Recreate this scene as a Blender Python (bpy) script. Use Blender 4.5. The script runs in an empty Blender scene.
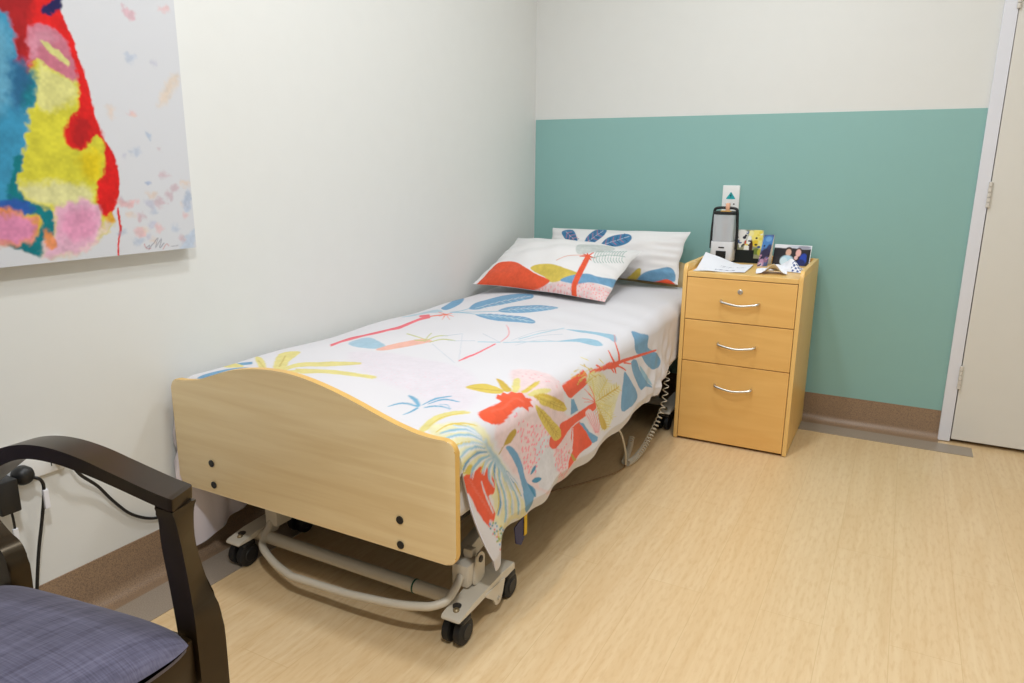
import math, random
import numpy as np

# ---------------------------------------------------------------- cloth shapes
def sstep(a, b, x):
    t = np.clip((x - a) / (b - a), 0.0, 1.0)
    return t * t * (3 - 2 * t)

DV_Y0, DV_Y1 = -2.226, -0.125           # foot end and head end of the duvet
DV_XL, DV_R = 0.020, 0.058              # wall-side x, shoulder radius

def duvet_surface(nL, nA, nT, nR, nV):
    """Returns P[nu,nv,3] and rest coordinates S (across) and V (along), in metres."""
    a = np.concatenate([np.linspace(-2, -1, nL, endpoint=False), np.linspace(-1, 0, nA, endpoint=False),
                        np.linspace(0, 1, nT, endpoint=False), np.linspace(1, 2, nA, endpoint=False),
                        np.linspace(2, 3, nR)])[:, None]
    v = np.linspace(DV_Y0 - 0.10, DV_Y1, nV)[None, :]
    A = a + 0 * v
    V = v + 0 * a
    g = np.maximum(DV_Y0 - V, 0.0)                       # length hanging behind the foot board
    Vr = V; V = np.maximum(V, DV_Y0)
    q = V - DV_Y0                                        # distance from the foot end
    xr = 0.968 - 0.016 * sstep(-0.95, -0.60, V) - 0.019 * sstep(0.22, 0.0, q)
    W = xr - DV_XL - 2 * DV_R
    arc = DV_R * math.pi / 2
    tt = np.clip(A, 0, 1)
    crown = 0.020 * np.sin(math.pi * tt) ** 0.8
    zt = 0.563 + crown + 0.012 * tt + 0.010 * sstep(-1.6, -0.5, V)
    zt = zt + 0.004 * np.sin(5.1 * V + 3 * tt) * np.sin(7 * tt + 2 * V) + 0.003 * np.sin(13 * V - 9 * tt + 1.0)
    zt = zt + 0.0022 * np.sin(31 * V + 11 * tt + 2 * np.sin(6 * V)) * sstep(0.2, 0.9, tt)
    zt = zt - 0.026 * sstep(0.20, 0.0, q) * sstep(0.35, 0.75, A) - 0.006 * sstep(0.03, 0.0, q)
    hemR = 0.262 + 0.022 * sstep(0.5, 1.4, q) + 0.045 * sstep(1.45, 1.75, q) - 0.092 * np.exp(-(q / 0.085) ** 2.6) \
        + 0.003 * np.sin(17 * V) + 0.003 * np.sin(41 * V + 1)
    hemL = 0.34 - 0.295 * np.exp(-(q / 0.42) ** 2) + 0.006 * np.sin(23 * V)
    dR = np.maximum(zt - DV_R - hemR, 0.02)
    dL = np.maximum(zt - DV_R - hemL, 0.02)
    X = np.zeros_like(A); Z = np.zeros_like(A); S = np.zeros_like(A); Y = V.copy()
    m = (A >= 0) & (A <= 1)
    X[m] = (DV_XL + DV_R + A * W)[m]; Z[m] = zt[m]; S[m] = (A * W)[m]
    m = (A > 1) & (A <= 2)
    th = (A - 1) * math.pi / 2
    X[m] = (DV_XL + DV_R + W + DV_R * np.sin(th))[m]; Z[m] = (zt - DV_R + DV_R * np.cos(th))[m]; S[m] = (W + (A - 1) * arc)[m]
    m = A > 2
    t = A - 2
    fold = 0.006 * t * np.sin(19 * V + 0.8 * np.sin(9 * V)) + 0.003 * t * np.sin(37 * V + 2.0)
    pk = sstep(-1.15, -0.8, V)
    fold = fold * (1 - 0.55 * pk) + pk * (0.009 * t * np.sin(62 * V + 5 * t) + 0.004 * np.sin(18 * t + 25 * V) * t)
    flare = 0.022 * t * (1 - sstep(-0.95, -0.62, V)) - 0.004 * t
    xx = xr + flare + fold * (1 - 0.75 * sstep(-0.68, -0.60, V)) - 0.030 * np.clip(t - 0.86, 0, 1) / 0.14 * 0.5
    xx = np.where(V > -0.62, np.minimum(xx, 0.954), xx)
    X[m] = xx[m]; Z[m] = (zt - DV_R - t * dR)[m]; S[m] = (W + arc + t * dR)[m]
    d = np.clip(A - 2, 0, 1) * dR + np.clip(A - 1, 0, 1) * DV_R
    Y = Y + 0.95 * d * d * np.exp(-q / 0.42) * (A > 1)
    m = (A < 0) & (A >= -1)
    th = (-A) * math.pi / 2
    X[m] = (DV_XL + DV_R - DV_R * np.sin(th))[m]; Z[m] = (zt - DV_R + DV_R * np.cos(th))[m]; S[m] = (A * arc)[m]
    m = A < -1
    t = -A - 1
    xx = DV_XL - 0.004 * t + (0.008 * t * (1 + np.sin(46 * V)) + 0.010 * t * (1 + np.sin(95 * V + 2 * t)) * 0.5) * (1 - np.exp(-q / 0.05)) + 0.010 * t ** 3 * np.exp(-q / 0.25)
    Y = Y - np.where(A < -1, 0.020 * sstep(0.02, 0.25, t) * np.exp(-q / 0.06), 0.0)
    X[m] = xx[m]; Z[m] = (zt - DV_R - t * dL)[m]; S[m] = (-arc - t * dL)[m]
    Z = Z - g * sstep(2.2, 1.2, A) * sstep(-1.6, -0.8, A)
    return np.stack([X, Y, Z], -1), S, Vr

def pillow_surface(corners, T, n, m, side, seed=1.0, seed0=1.0):
    """corners TL TR BL BR of the pillow's middle plane; side +1 front, -1 back. Local a (across), b (down)."""
    TL, TR, BL, BR = [np.array(c, float) for c in corners]
    k = np.linspace(-1, 1, n)[:, None]
    l = np.linspace(-1, 1, m)[None, :]
    A = k + 0 * l; B = l + 0 * k
    a = A * (1 - 0.05 * (1 - B * B)) + 0.008 * np.sin(8 * B + 3 * seed0) * np.clip(np.abs(A), 0, 1) ** 6 * np.sign(A)
    b = B * (1 - 0.07 * (1 - A * A)) + 0.008 * np.sin(7 * A + 2 * seed0) * np.abs(B) ** 6   # hollow, slightly wavy sides and pointed corners
    sa = (a[..., None] + 1) / 2; sb = (b[..., None] + 1) / 2
    P = (TL * (1 - sa) + TR * sa) * (1 - sb) + (BL * (1 - sa) + BR * sa) * sb
    nrm = np.cross(TR - TL, TL - BL); nrm = nrm / np.linalg.norm(nrm)
    h = T * (np.clip(1 - np.abs(A) ** 2.3, 0, 1) ** 0.62) * (np.clip(1 - np.abs(B) ** 2.1, 0, 1) ** 0.62)
    edge = np.clip(np.abs(A), 0, 1) ** 3 + np.clip(np.abs(B), 0, 1) ** 3
    wr = 0.006 * np.sin(9 * A + 4 * B + seed) * np.sin(7 * B - 3 * A + 2 * seed) + 0.006 * np.sin(22 * B + 5 * A * A + seed) * sstep(0.45, 0.95, np.abs(A))
    h = h * (1 + 0.06 * np.sin(3 * A + seed)) + wr * np.clip(h / T, 0, 1) * 1.2
    return P + side * nrm * h[..., None], A, B

PILLOW_FRONT = ((.052, -.268, .790), (.700, -.300, .764), (.040, -.690, .614), (.728, -.805, .612))
PILLOW_REAR = ((.165, -.105, .834), (.866, -.105, .846), (.150, -.270, .620), (.866, -.252, .618))
INKS = [(240,226,236),(244,176,188),(252,226,226),(240,238,242),(246,150,160),(116,164,198),(192,216,228),(150,110,160),(158,198,218),(238,112,122),(242,118,90),(246,188,170),(205,205,140),(205,212,222),(240,226,146),(192,160,66),(236,92,56),(250,243,196),(216,182,70),(230,203,92),(120,175,205),(244,246,250),(165,195,205),(70,140,175),(70,150,160),(235,205,90),(240,130,110),(110,170,210),(150,175,60),(252,224,222),(240,140,140),(222,226,222),(165,190,182),(70,128,170),(190,200,220),(200,120,140),(40,70,120),(226,26,24),(168,22,26),(236,228,66),(240,236,150),(246,214,0),(244,240,170),(206,120,140),(220,150,170),(58,150,190),(110,175,205),(0,122,132),(40,90,140),(40,90,170),(244,150,80),(238,150,190),(246,226,200),(244,192,216),(240,180,60),(28,24,84),(214,176,186),(190,205,228),(244,190,190),(250,220,196),(196,196,220),(200,215,235),(236,190,200),(250,222,190),(180,200,226),(160,180,216),(250,190,190),(250,222,200),(120,120,140),(210,110,110),(150,150,165),(200,110,120)]
ART = {}
ART['duvet'] = [
(0,0,30,48,"680 -3628 743 -3622 811 -3623 882 -3629 953 -3637 1024 -3641 1094 -3645 1163 -3654 1229 -3675 1289 -3702 1343 -3734 1395 -3776 1444 -3833 1496 -3912 1546 -4003 1592 -4101 1613 -4169 1604 -4204 1574 -4221 1533 -4226 1488 -4225 1438 -4215 1379 -4195 1318 -4173 1259 -4156 1203 -4144 1147 -4136 1091 -4127 1035 -4115 976 -4098 912 -4075 843 -4041 770 -3992 681 -3921 585 -3834 515 -3763 485 -3712 501 -3680 551 -3657 616 -3641"),
((2,24,4),1,2,45,"544 -3690 611 -3695 746 -3750 875 -3803 966 -3824 1049 -3835 1127 -3843 1202 -3842 1276 -3840 1348 -3861 1429 -3927 1509 -4019 1561 -4103 1556 -4146 1513 -4166 1452 -4171 1371 -4162 1272 -4143 1173 -4124 1073 -4108 969 -4086 866 -4039 736 -3928 594 -3772"),
(0,2,14,100,"1517 -3584 1526 -3552 1554 -3528 1590 -3510 1624 -3497 1654 -3486 1687 -3484 1717 -3480 1746 -3477 1770 -3471 1792 -3466 1826 -3466 1886 -3458 1991 -3459 2130 -3474 2267 -3500 2366 -3494 2362 -3560 2352 -3691 2353 -3705 2354 -3714 2277 -3849 2208 -3953 2120 -4048 2043 -4111 1969 -4152 1892 -4183 1823 -4201 1783 -4187 1771 -4136 1778 -4060 1787 -3976 1782 -3911 1762 -3883 1734 -3870 1700 -3849 1657 -3798 1614 -3740 1570 -3683 1534 -3629"),
(0,2,10,100,"1803 -4197 1799 -4181 1805 -4146 1814 -4100 1822 -4053 1824 -4008 1823 -3959 1824 -3900 1833 -3822 1873 -3700 1938 -3535 1994 -3371 2053 -3247 2107 -3208 2163 -3216 2215 -3245 2254 -3275 2274 -3302 2283 -3335 2285 -3377 2294 -3415 2322 -3434 2359 -3450 2366 -3499 2365 -3536 2318 -3611 2224 -3707 2162 -3752 2123 -3794 2115 -3838 2125 -3884 2132 -3928 2119 -3967 2078 -3996 2022 -4019 1964 -4043 1917 -4070 1879 -4108 1846 -4152 1819 -4186"),
(0,2,8,100,"1694 -3586 1672 -3523 1694 -3525 1727 -3540 1753 -3539 1771 -3525 1790 -3508 1813 -3492 1843 -3479 1884 -3482 1933 -3501 1981 -3521 2021 -3525 2050 -3504 2070 -3468 2090 -3430 2118 -3406 2159 -3399 2207 -3402 2254 -3417 2290 -3435 2322 -3446 2341 -3479 2344 -3521 2326 -3569 2269 -3634 2222 -3648 2174 -3656 2137 -3663 2122 -3669 2120 -3671 2109 -3672 2070 -3677 1979 -3691 1858 -3712 1758 -3682"),
(0,3,8,100,"1993 -3820 1983 -3787 1981 -3743 1990 -3698 2007 -3663 2034 -3645 2069 -3638 2107 -3636 2142 -3632 2174 -3620 2206 -3607 2235 -3597 2260 -3596 2287 -3601 2332 -3578 2359 -3583 2353 -3630 2318 -3713 2277 -3804 2260 -3847 2239 -3874 2208 -3884 2170 -3884 2129 -3879 2094 -3872 2064 -3864 2035 -3854 2010 -3840"),
((2,38,14),4,2,100,"1783 -4040 1781 -4016 1790 -3983 1804 -3952 1820 -3925 1843 -3894 1870 -3860 1909 -3816 1957 -3770 1995 -3745 2005 -3759 2002 -3794 2014 -3825 2058 -3841 2115 -3855 2152 -3878 2150 -3921 2124 -3971 2092 -4007 2063 -4020 2030 -4022 1995 -4022 1956 -4019 1916 -4014 1877 -4016 1837 -4033 1802 -4046"),
((2,44,11),4,2,70,"1558 -3660 1568 -3626 1603 -3574 1639 -3528 1678 -3512 1717 -3499 1746 -3477 1771 -3457 1793 -3443 1807 -3441 1812 -3458 1808 -3494 1795 -3539 1768 -3583 1732 -3615 1692 -3632 1640 -3646 1587 -3661"),
((2,35,14),4,2,100,"1888 -4000 1887 -3951 1891 -3878 1896 -3809 1904 -3751 1918 -3697 1942 -3654 1980 -3625 2026 -3610 2061 -3613 2076 -3643 2077 -3695 2077 -3749 2082 -3807 2090 -3865 2095 -3910 2095 -3937 2090 -3952 2075 -3965 2046 -3978 2008 -3988 1972 -3996 1938 -4005 1907 -4013"),
((2,33,14),4,2,100,"2133 -3564 2151 -3513 2174 -3452 2198 -3405 2220 -3389 2241 -3396 2263 -3419 2293 -3457 2337 -3480 2364 -3503 2366 -3522 2351 -3539 2309 -3577 2243 -3614 2178 -3627 2133 -3629 2119 -3618 2122 -3597"),
((2,35,14),4,2,100,"2137 -3663 2128 -3634 2135 -3587 2139 -3541 2135 -3494 2131 -3442 2142 -3410 2180 -3415 2234 -3443 2276 -3476 2309 -3500 2330 -3528 2315 -3576 2248 -3640 2182 -3663"),
((2,29,12),4,2,100,"2035 -3989 2050 -3957 2075 -3913 2095 -3886 2111 -3894 2124 -3921 2127 -3945 2114 -3962 2092 -3977 2072 -3988 2054 -3995 2039 -3998"),
(0,5,2,100,"337 -2113 309 -2061 284 -1999 267 -1937 258 -1885 259 -1843 267 -1806 279 -1770 291 -1731 301 -1688 312 -1641 323 -1593 337 -1549 354 -1512 374 -1478 397 -1451 423 -1430 453 -1415 488 -1405 522 -1404 552 -1416 579 -1446 603 -1488 621 -1531 630 -1570 628 -1602 618 -1632 604 -1664 591 -1703 579 -1752 565 -1807 550 -1860 534 -1905 517 -1941 498 -1973 480 -2003 466 -2033 461 -2070 461 -2111 461 -2146 451 -2165 430 -2170 400 -2164 367 -2145"),
(0,5,2,100,"671 -2232 662 -2197 654 -2144 647 -2080 648 -2028 661 -1996 683 -1974 710 -1957 737 -1939 763 -1915 788 -1885 813 -1853 844 -1836 887 -1834 940 -1844 987 -1859 1018 -1886 1029 -1933 1023 -1989 1002 -2033 979 -2069 956 -2104 933 -2147 912 -2193 887 -2228 858 -2250 824 -2264 791 -2272 761 -2275 734 -2273 709 -2266 687 -2253"),
(0,5,2,100,"570 -2400 571 -2382 588 -2368 617 -2358 651 -2351 693 -2346 743 -2342 793 -2337 836 -2334 872 -2330 903 -2326 933 -2325 961 -2329 990 -2339 1019 -2354 1044 -2371 1063 -2389 1076 -2407 1084 -2428 1087 -2448 1081 -2465 1066 -2475 1042 -2479 1013 -2482 982 -2489 950 -2502 914 -2516 876 -2526 839 -2529 805 -2524 774 -2516 743 -2505 711 -2491 673 -2473 630 -2450 592 -2424"),
(0,5,2,100,"71 -2115 59 -2086 51 -2052 43 -2011 32 -1962 10 -1893 -34 -1784 -38 -1736 -38 -1694 -38 -1661 -38 -1633 -38 -1610 -38 -1595 -38 -1591 20 -1679 77 -1780 110 -1847 130 -1901 144 -1953 155 -2003 162 -2047 167 -2088 170 -2128 170 -2160 163 -2179 145 -2178 119 -2164 92 -2141"),
(0,6,3,100,"10 -2563 1 -2520 8 -2469 17 -2411 27 -2354 33 -2299 41 -2241 53 -2194 71 -2170 99 -2174 138 -2203 174 -2244 195 -2282 186 -2303 159 -2317 125 -2332 101 -2356 92 -2397 92 -2449 93 -2500 89 -2538 74 -2566 52 -2581 28 -2582"),
(0,6,2,100,"392 -2105 400 -2041 416 -1954 440 -1864 468 -1784 499 -1709 534 -1631 566 -1561 588 -1510 576 -1488 555 -1541 522 -1611 487 -1689 456 -1764 428 -1844 402 -1932 384 -2016 374 -2077"),
(0,6,2,100,"400 -2014 399 -1995 399 -1968 400 -1942 400 -1925 390 -1910 389 -1927 389 -1953 388 -1978 388 -1997"),
(0,6,2,100,"398 -2013 421 -2036 456 -2072 494 -2113 521 -2142 510 -2120 483 -2092 446 -2052 412 -2018 390 -1997"),
(0,7,2,70,"417 -2011 417 -1995 417 -1971 418 -1948 418 -1932 411 -1921 410 -1936 409 -1959 409 -1982 409 -1998"),
(0,6,2,100,"415 -1938 416 -1920 417 -1895 418 -1870 419 -1853 410 -1839 409 -1856 407 -1880 406 -1905 405 -1922"),
(0,6,2,100,"414 -1938 434 -1956 466 -1986 499 -2021 524 -2047 513 -2026 490 -2001 457 -1969 427 -1941 406 -1923"),
(0,7,2,70,"432 -1934 433 -1919 434 -1896 435 -1874 437 -1859 430 -1848 428 -1863 427 -1885 425 -1907 424 -1923"),
(0,6,2,100,"435 -1868 436 -1851 438 -1826 439 -1801 440 -1784 431 -1770 430 -1787 428 -1812 427 -1837 426 -1854"),
(0,6,2,100,"434 -1868 453 -1884 482 -1910 512 -1939 533 -1960 525 -1942 504 -1922 474 -1895 446 -1870 427 -1854"),
(0,7,2,70,"451 -1863 453 -1849 454 -1826 456 -1804 457 -1788 451 -1778 449 -1793 447 -1815 446 -1837 444 -1853"),
(0,6,2,100,"458 -1802 459 -1784 461 -1759 462 -1733 463 -1715 454 -1702 453 -1720 452 -1745 450 -1771 449 -1788"),
(0,6,2,100,"457 -1802 475 -1817 502 -1841 530 -1866 550 -1885 543 -1869 523 -1851 496 -1826 469 -1803 450 -1788"),
(0,7,2,70,"474 -1796 475 -1781 477 -1758 478 -1735 480 -1719 473 -1709 472 -1725 470 -1747 468 -1770 467 -1786"),
(0,6,2,100,"483 -1737 484 -1719 485 -1693 487 -1666 487 -1647 479 -1634 478 -1653 477 -1679 475 -1706 474 -1724"),
(0,6,2,100,"482 -1738 499 -1752 525 -1774 552 -1797 570 -1813 563 -1797 545 -1781 519 -1759 493 -1738 476 -1724"),
(0,7,2,70,"498 -1730 499 -1714 501 -1691 502 -1667 503 -1651 497 -1640 496 -1657 494 -1680 493 -1704 492 -1720"),
(0,6,2,100,"509 -1674 510 -1655 511 -1628 513 -1601 513 -1581 505 -1567 504 -1587 503 -1615 502 -1642 501 -1660"),
(0,6,2,100,"508 -1674 525 -1687 550 -1707 575 -1728 592 -1742 586 -1727 568 -1713 544 -1693 519 -1674 502 -1660"),
(0,7,2,70,"524 -1666 525 -1649 527 -1625 528 -1601 529 -1584 523 -1574 522 -1591 520 -1614 519 -1639 518 -1656"),
(0,6,2,100,"537 -1612 538 -1593 539 -1565 540 -1536 541 -1516 531 -1501 531 -1521 531 -1551 529 -1579 529 -1598"),
(0,6,2,100,"536 -1612 552 -1625 576 -1644 600 -1663 617 -1675 611 -1661 595 -1649 571 -1630 547 -1611 530 -1598"),
(0,7,2,70,"552 -1603 553 -1586 554 -1562 556 -1536 556 -1519 550 -1508 549 -1526 548 -1551 547 -1576 545 -1593"),
(0,6,2,100,"697 -2238 727 -2213 764 -2167 801 -2104 841 -2055 891 -2022 946 -1994 992 -1960 1020 -1928 1006 -1898 979 -1933 935 -1971 881 -2003 830 -2034 788 -2080 751 -2143 715 -2192 686 -2219"),
(0,6,2,100,"733 -2197 733 -2178 730 -2147 726 -2113 723 -2088 711 -2068 714 -2093 719 -2129 723 -2162 724 -2183"),
(0,6,2,100,"732 -2197 749 -2212 772 -2231 794 -2247 808 -2258 804 -2247 789 -2236 767 -2218 743 -2198 725 -2182"),
(0,7,2,70,"747 -2191 747 -2173 745 -2146 742 -2115 739 -2094 731 -2079 733 -2101 737 -2132 739 -2161 740 -2180"),
(0,6,2,100,"765 -2153 763 -2130 758 -2096 755 -2061 753 -2039 742 -2021 744 -2044 748 -2078 752 -2113 755 -2137"),
(0,6,2,100,"764 -2154 781 -2170 805 -2190 828 -2208 842 -2219 837 -2207 822 -2195 799 -2176 774 -2154 756 -2136"),
(0,7,2,70,"777 -2144 775 -2124 772 -2093 770 -2064 769 -2044 761 -2031 762 -2050 765 -2080 768 -2111 770 -2131"),
(0,6,2,100,"794 -2104 792 -2082 790 -2050 789 -2020 788 -1999 779 -1983 779 -2004 781 -2034 782 -2065 784 -2088"),
(0,6,2,100,"793 -2105 810 -2120 834 -2142 857 -2161 872 -2173 866 -2158 851 -2146 828 -2126 803 -2104 785 -2088"),
(0,7,2,70,"806 -2094 805 -2075 804 -2048 804 -2022 804 -2005 797 -1993 797 -2010 798 -2036 798 -2063 799 -2082"),
(0,6,2,100,"828 -2062 828 -2043 828 -2015 828 -1986 827 -1965 816 -1947 818 -1970 819 -2000 819 -2028 819 -2048"),
(0,6,2,100,"827 -2063 843 -2077 866 -2096 887 -2113 902 -2125 896 -2111 882 -2099 860 -2082 837 -2062 820 -2048"),
(0,7,2,70,"841 -2055 841 -2037 842 -2013 843 -1988 842 -1970 835 -1957 836 -1976 836 -2002 835 -2027 835 -2043"),
(0,6,2,100,"867 -2031 868 -2013 868 -1985 867 -1953 864 -1927 852 -1905 856 -1933 859 -1970 860 -1999 859 -2018"),
(0,6,2,100,"866 -2031 881 -2044 903 -2061 924 -2077 937 -2087 933 -2075 919 -2065 898 -2049 876 -2031 861 -2018"),
(0,7,2,70,"881 -2024 882 -2008 883 -1983 882 -1955 880 -1933 871 -1916 874 -1942 876 -1971 876 -1997 875 -2014"),
(0,6,2,100,"910 -2006 910 -1987 909 -1955 904 -1915 897 -1881 884 -1858 891 -1891 899 -1937 902 -1972 902 -1992"),
(0,6,2,100,"909 -2006 923 -2019 944 -2035 964 -2050 978 -2059 974 -2048 960 -2038 940 -2022 919 -2006 903 -1992"),
(0,7,2,70,"923 -1998 923 -1980 922 -1951 918 -1914 913 -1886 903 -1866 909 -1897 915 -1937 917 -1969 917 -1987"),
(0,6,2,100,"952 -1981 952 -1956 947 -1919 938 -1870 932 -1837 921 -1816 926 -1846 935 -1895 942 -1941 944 -1966"),
(0,6,2,100,"951 -1980 966 -1994 987 -2011 1007 -2027 1020 -2035 1017 -2024 1003 -2015 983 -1998 961 -1980 945 -1966"),
(0,7,2,70,"965 -1970 963 -1949 959 -1912 951 -1867 947 -1841 939 -1825 943 -1852 950 -1895 956 -1935 958 -1958"),
(0,6,2,100,"595 -2405 640 -2408 702 -2407 768 -2404 831 -2401 895 -2403 964 -2408 1025 -2415 1068 -2419 1062 -2405 1019 -2400 957 -2394 888 -2389 823 -2387 760 -2388 692 -2391 630 -2390 584 -2386"),
(0,6,2,100,"653 -2403 654 -2388 655 -2365 656 -2342 656 -2327 648 -2315 647 -2330 646 -2353 645 -2376 645 -2392"),
(0,6,2,100,"652 -2404 667 -2415 690 -2431 711 -2447 726 -2457 721 -2446 706 -2436 684 -2420 662 -2404 646 -2392"),
(0,7,2,70,"666 -2397 667 -2384 669 -2364 670 -2344 671 -2330 665 -2321 664 -2335 663 -2355 662 -2375 661 -2389"),
(0,6,2,100,"707 -2402 708 -2387 709 -2365 711 -2343 712 -2329 705 -2318 704 -2332 702 -2354 700 -2376 699 -2392"),
(0,6,2,100,"706 -2403 721 -2413 742 -2428 763 -2443 777 -2452 772 -2442 758 -2432 737 -2417 716 -2402 701 -2391"),
(0,7,2,70,"720 -2395 721 -2382 723 -2363 725 -2344 727 -2331 721 -2323 720 -2336 718 -2355 716 -2374 714 -2387"),
(0,6,2,100,"760 -2400 761 -2385 763 -2364 765 -2343 767 -2329 761 -2319 759 -2333 756 -2354 754 -2375 753 -2390"),
(0,6,2,100,"759 -2401 773 -2410 793 -2424 814 -2438 828 -2448 823 -2437 809 -2427 789 -2413 768 -2400 754 -2390"),
(0,7,2,70,"773 -2393 774 -2380 776 -2361 779 -2343 781 -2331 776 -2323 774 -2336 771 -2354 769 -2372 768 -2385"),
(0,6,2,100,"813 -2399 814 -2384 817 -2363 820 -2343 822 -2330 816 -2321 813 -2334 810 -2354 808 -2375 806 -2389"),
(0,6,2,100,"812 -2399 825 -2408 845 -2421 865 -2435 878 -2444 874 -2433 860 -2424 841 -2411 821 -2398 807 -2389"),
(0,7,2,70,"825 -2391 827 -2378 830 -2360 833 -2343 835 -2331 830 -2324 828 -2336 825 -2353 822 -2371 820 -2384"),
(0,6,2,100,"866 -2399 868 -2385 871 -2364 874 -2345 876 -2332 871 -2323 868 -2336 865 -2356 862 -2376 860 -2390"),
(0,6,2,100,"865 -2399 878 -2408 897 -2420 917 -2433 930 -2442 925 -2431 912 -2422 893 -2410 874 -2398 861 -2389"),
(0,7,2,70,"878 -2391 880 -2378 883 -2361 887 -2344 889 -2332 885 -2326 882 -2337 879 -2354 876 -2372 874 -2384"),
(0,6,2,100,"920 -2401 922 -2387 925 -2367 928 -2348 931 -2335 925 -2326 923 -2339 919 -2358 916 -2378 914 -2392"),
(0,6,2,100,"919 -2402 932 -2410 950 -2422 969 -2434 982 -2443 978 -2432 965 -2423 946 -2411 928 -2400 915 -2392"),
(0,7,2,70,"932 -2393 934 -2381 937 -2363 941 -2346 943 -2335 939 -2328 937 -2340 933 -2357 930 -2374 928 -2386"),
(0,6,2,100,"974 -2405 976 -2391 980 -2371 983 -2352 986 -2339 980 -2331 978 -2344 974 -2363 971 -2382 968 -2396"),
(0,6,2,100,"973 -2406 986 -2414 1004 -2426 1023 -2438 1036 -2447 1031 -2436 1019 -2427 1000 -2415 982 -2404 970 -2396"),
(0,7,2,70,"986 -2397 989 -2385 992 -2367 995 -2350 998 -2339 994 -2332 991 -2344 988 -2361 984 -2378 982 -2390"),
(0,8,2,100,"290 -2318 301 -2308 316 -2295 332 -2275 342 -2252 345 -2216 344 -2171 343 -2130 344 -2103 324 -2074 323 -2099 322 -2138 321 -2180 318 -2215 307 -2239 291 -2257 275 -2270 265 -2280"),
(0,8,2,100,"290 -2318 331 -2317 390 -2319 454 -2318 511 -2312 564 -2301 618 -2285 665 -2270 697 -2258 685 -2237 652 -2247 604 -2261 548 -2273 493 -2282 433 -2284 367 -2283 306 -2280 265 -2280"),
(0,8,2,100,"290 -2318 318 -2325 357 -2335 401 -2346 442 -2357 484 -2370 528 -2383 566 -2393 591 -2398 578 -2376 552 -2370 513 -2358 468 -2342 423 -2325 379 -2311 333 -2297 293 -2287 265 -2280"),
(0,9,2,100,"272 -3636 269 -3617 266 -3589 261 -3558 257 -3527 258 -3505 259 -3483 262 -3462 265 -3439 262 -3407 260 -3372 258 -3339 255 -3302 261 -3278 267 -3252 273 -3227 278 -3199 279 -3167 281 -3133 282 -3101 285 -3072 293 -3051 301 -3035 309 -3015 313 -2991 310 -2957 305 -2921 300 -2884 295 -2848 291 -2812 287 -2776 283 -2740 281 -2705 285 -2675 292 -2644 298 -2617 304 -2601 184 -2439 195 -2481 205 -2532 215 -2585 223 -2634 228 -2673 233 -2712 238 -2749 241 -2786 244 -2821 248 -2856 250 -2889 250 -2917 248 -2943 244 -2965 239 -2986 234 -3011 227 -3036 221 -3063 214 -3090 207 -3117 202 -3145 197 -3172 193 -3200 190 -3229 181 -3252 172 -3274 165 -3300 159 -3324 165 -3358 173 -3392 183 -3428 193 -3461 200 -3496 208 -3533 214 -3564 217 -3584"),
(0,9,2,100,"199 -2593 209 -2581 224 -2563 239 -2547 249 -2533 169 -2420 158 -2432 143 -2451 128 -2472 117 -2481"),
(0,10,2,100,"308 -2397 277 -2373 230 -2333 183 -2295 153 -2273 166 -2293 200 -2322 251 -2367 300 -2411 331 -2435"),
(0,10,2,100,"308 -2403 325 -2435 346 -2476 363 -2512 374 -2535 382 -2543 374 -2523 360 -2491 343 -2456 331 -2430"),
(0,10,2,100,"309 -2405 340 -2461 374 -2528 402 -2584 419 -2619 425 -2624 410 -2591 386 -2539 356 -2478 330 -2428"),
(0,10,2,100,"325 -2429 364 -2476 411 -2532 451 -2577 476 -2605 475 -2598 448 -2568 407 -2520 357 -2459 315 -2405"),
(0,10,2,100,"332 -2435 356 -2452 390 -2472 422 -2490 442 -2500 435 -2487 412 -2473 376 -2449 337 -2421 308 -2397"),
(0,10,2,100,"333 -2436 336 -2423 341 -2404 346 -2385 348 -2371 334 -2350 328 -2359 320 -2373 312 -2388 306 -2396"),
(0,10,2,100,"306 -2397 310 -2421 315 -2457 318 -2489 320 -2511 331 -2526 332 -2509 333 -2482 333 -2454 333 -2435"),
(0,10,2,100,"269 -2555 282 -2532 302 -2498 323 -2465 337 -2442 301 -2389 287 -2413 267 -2449 248 -2484 235 -2508"),
(0,8,3,85,"336 -3549 319 -3525 309 -3496 304 -3465 302 -3436 300 -3406 300 -3373 308 -3349 328 -3342 364 -3358 408 -3385 450 -3413 487 -3436 523 -3458 558 -3479 588 -3499 607 -3518 613 -3536 610 -3554 601 -3571 586 -3585 563 -3595 532 -3602 497 -3605 464 -3604 431 -3598 396 -3586 363 -3569"),
(0,11,3,100,"596 -3598 593 -3579 594 -3551 599 -3519 605 -3486 614 -3450 625 -3410 637 -3370 648 -3335 659 -3303 670 -3275 683 -3252 698 -3239 719 -3237 743 -3243 764 -3254 776 -3267 778 -3282 774 -3300 765 -3323 756 -3349 745 -3381 732 -3418 719 -3456 706 -3491 693 -3522 680 -3553 666 -3578 652 -3596 637 -3606 620 -3610 606 -3608"),
(0,12,2,100,"500 -3163 526 -3177 560 -3195 597 -3213 629 -3227 660 -3240 692 -3252 719 -3262 737 -3268 725 -3248 706 -3241 678 -3229 645 -3215 612 -3200 577 -3183 539 -3162 502 -3142 475 -3126"),
(0,12,2,100,"748 -3306 737 -3283 721 -3248 702 -3208 685 -3173 672 -3144 660 -3117 651 -3094 644 -3076 621 -3051 629 -3069 640 -3095 653 -3125 668 -3158 687 -3197 708 -3239 725 -3275 736 -3298"),
(0,12,2,100,"742 -3272 741 -3250 738 -3216 736 -3181 738 -3153 749 -3136 765 -3125 782 -3118 793 -3113 776 -3087 765 -3092 747 -3098 730 -3109 720 -3128 718 -3159 721 -3197 725 -3231 727 -3254"),
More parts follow.
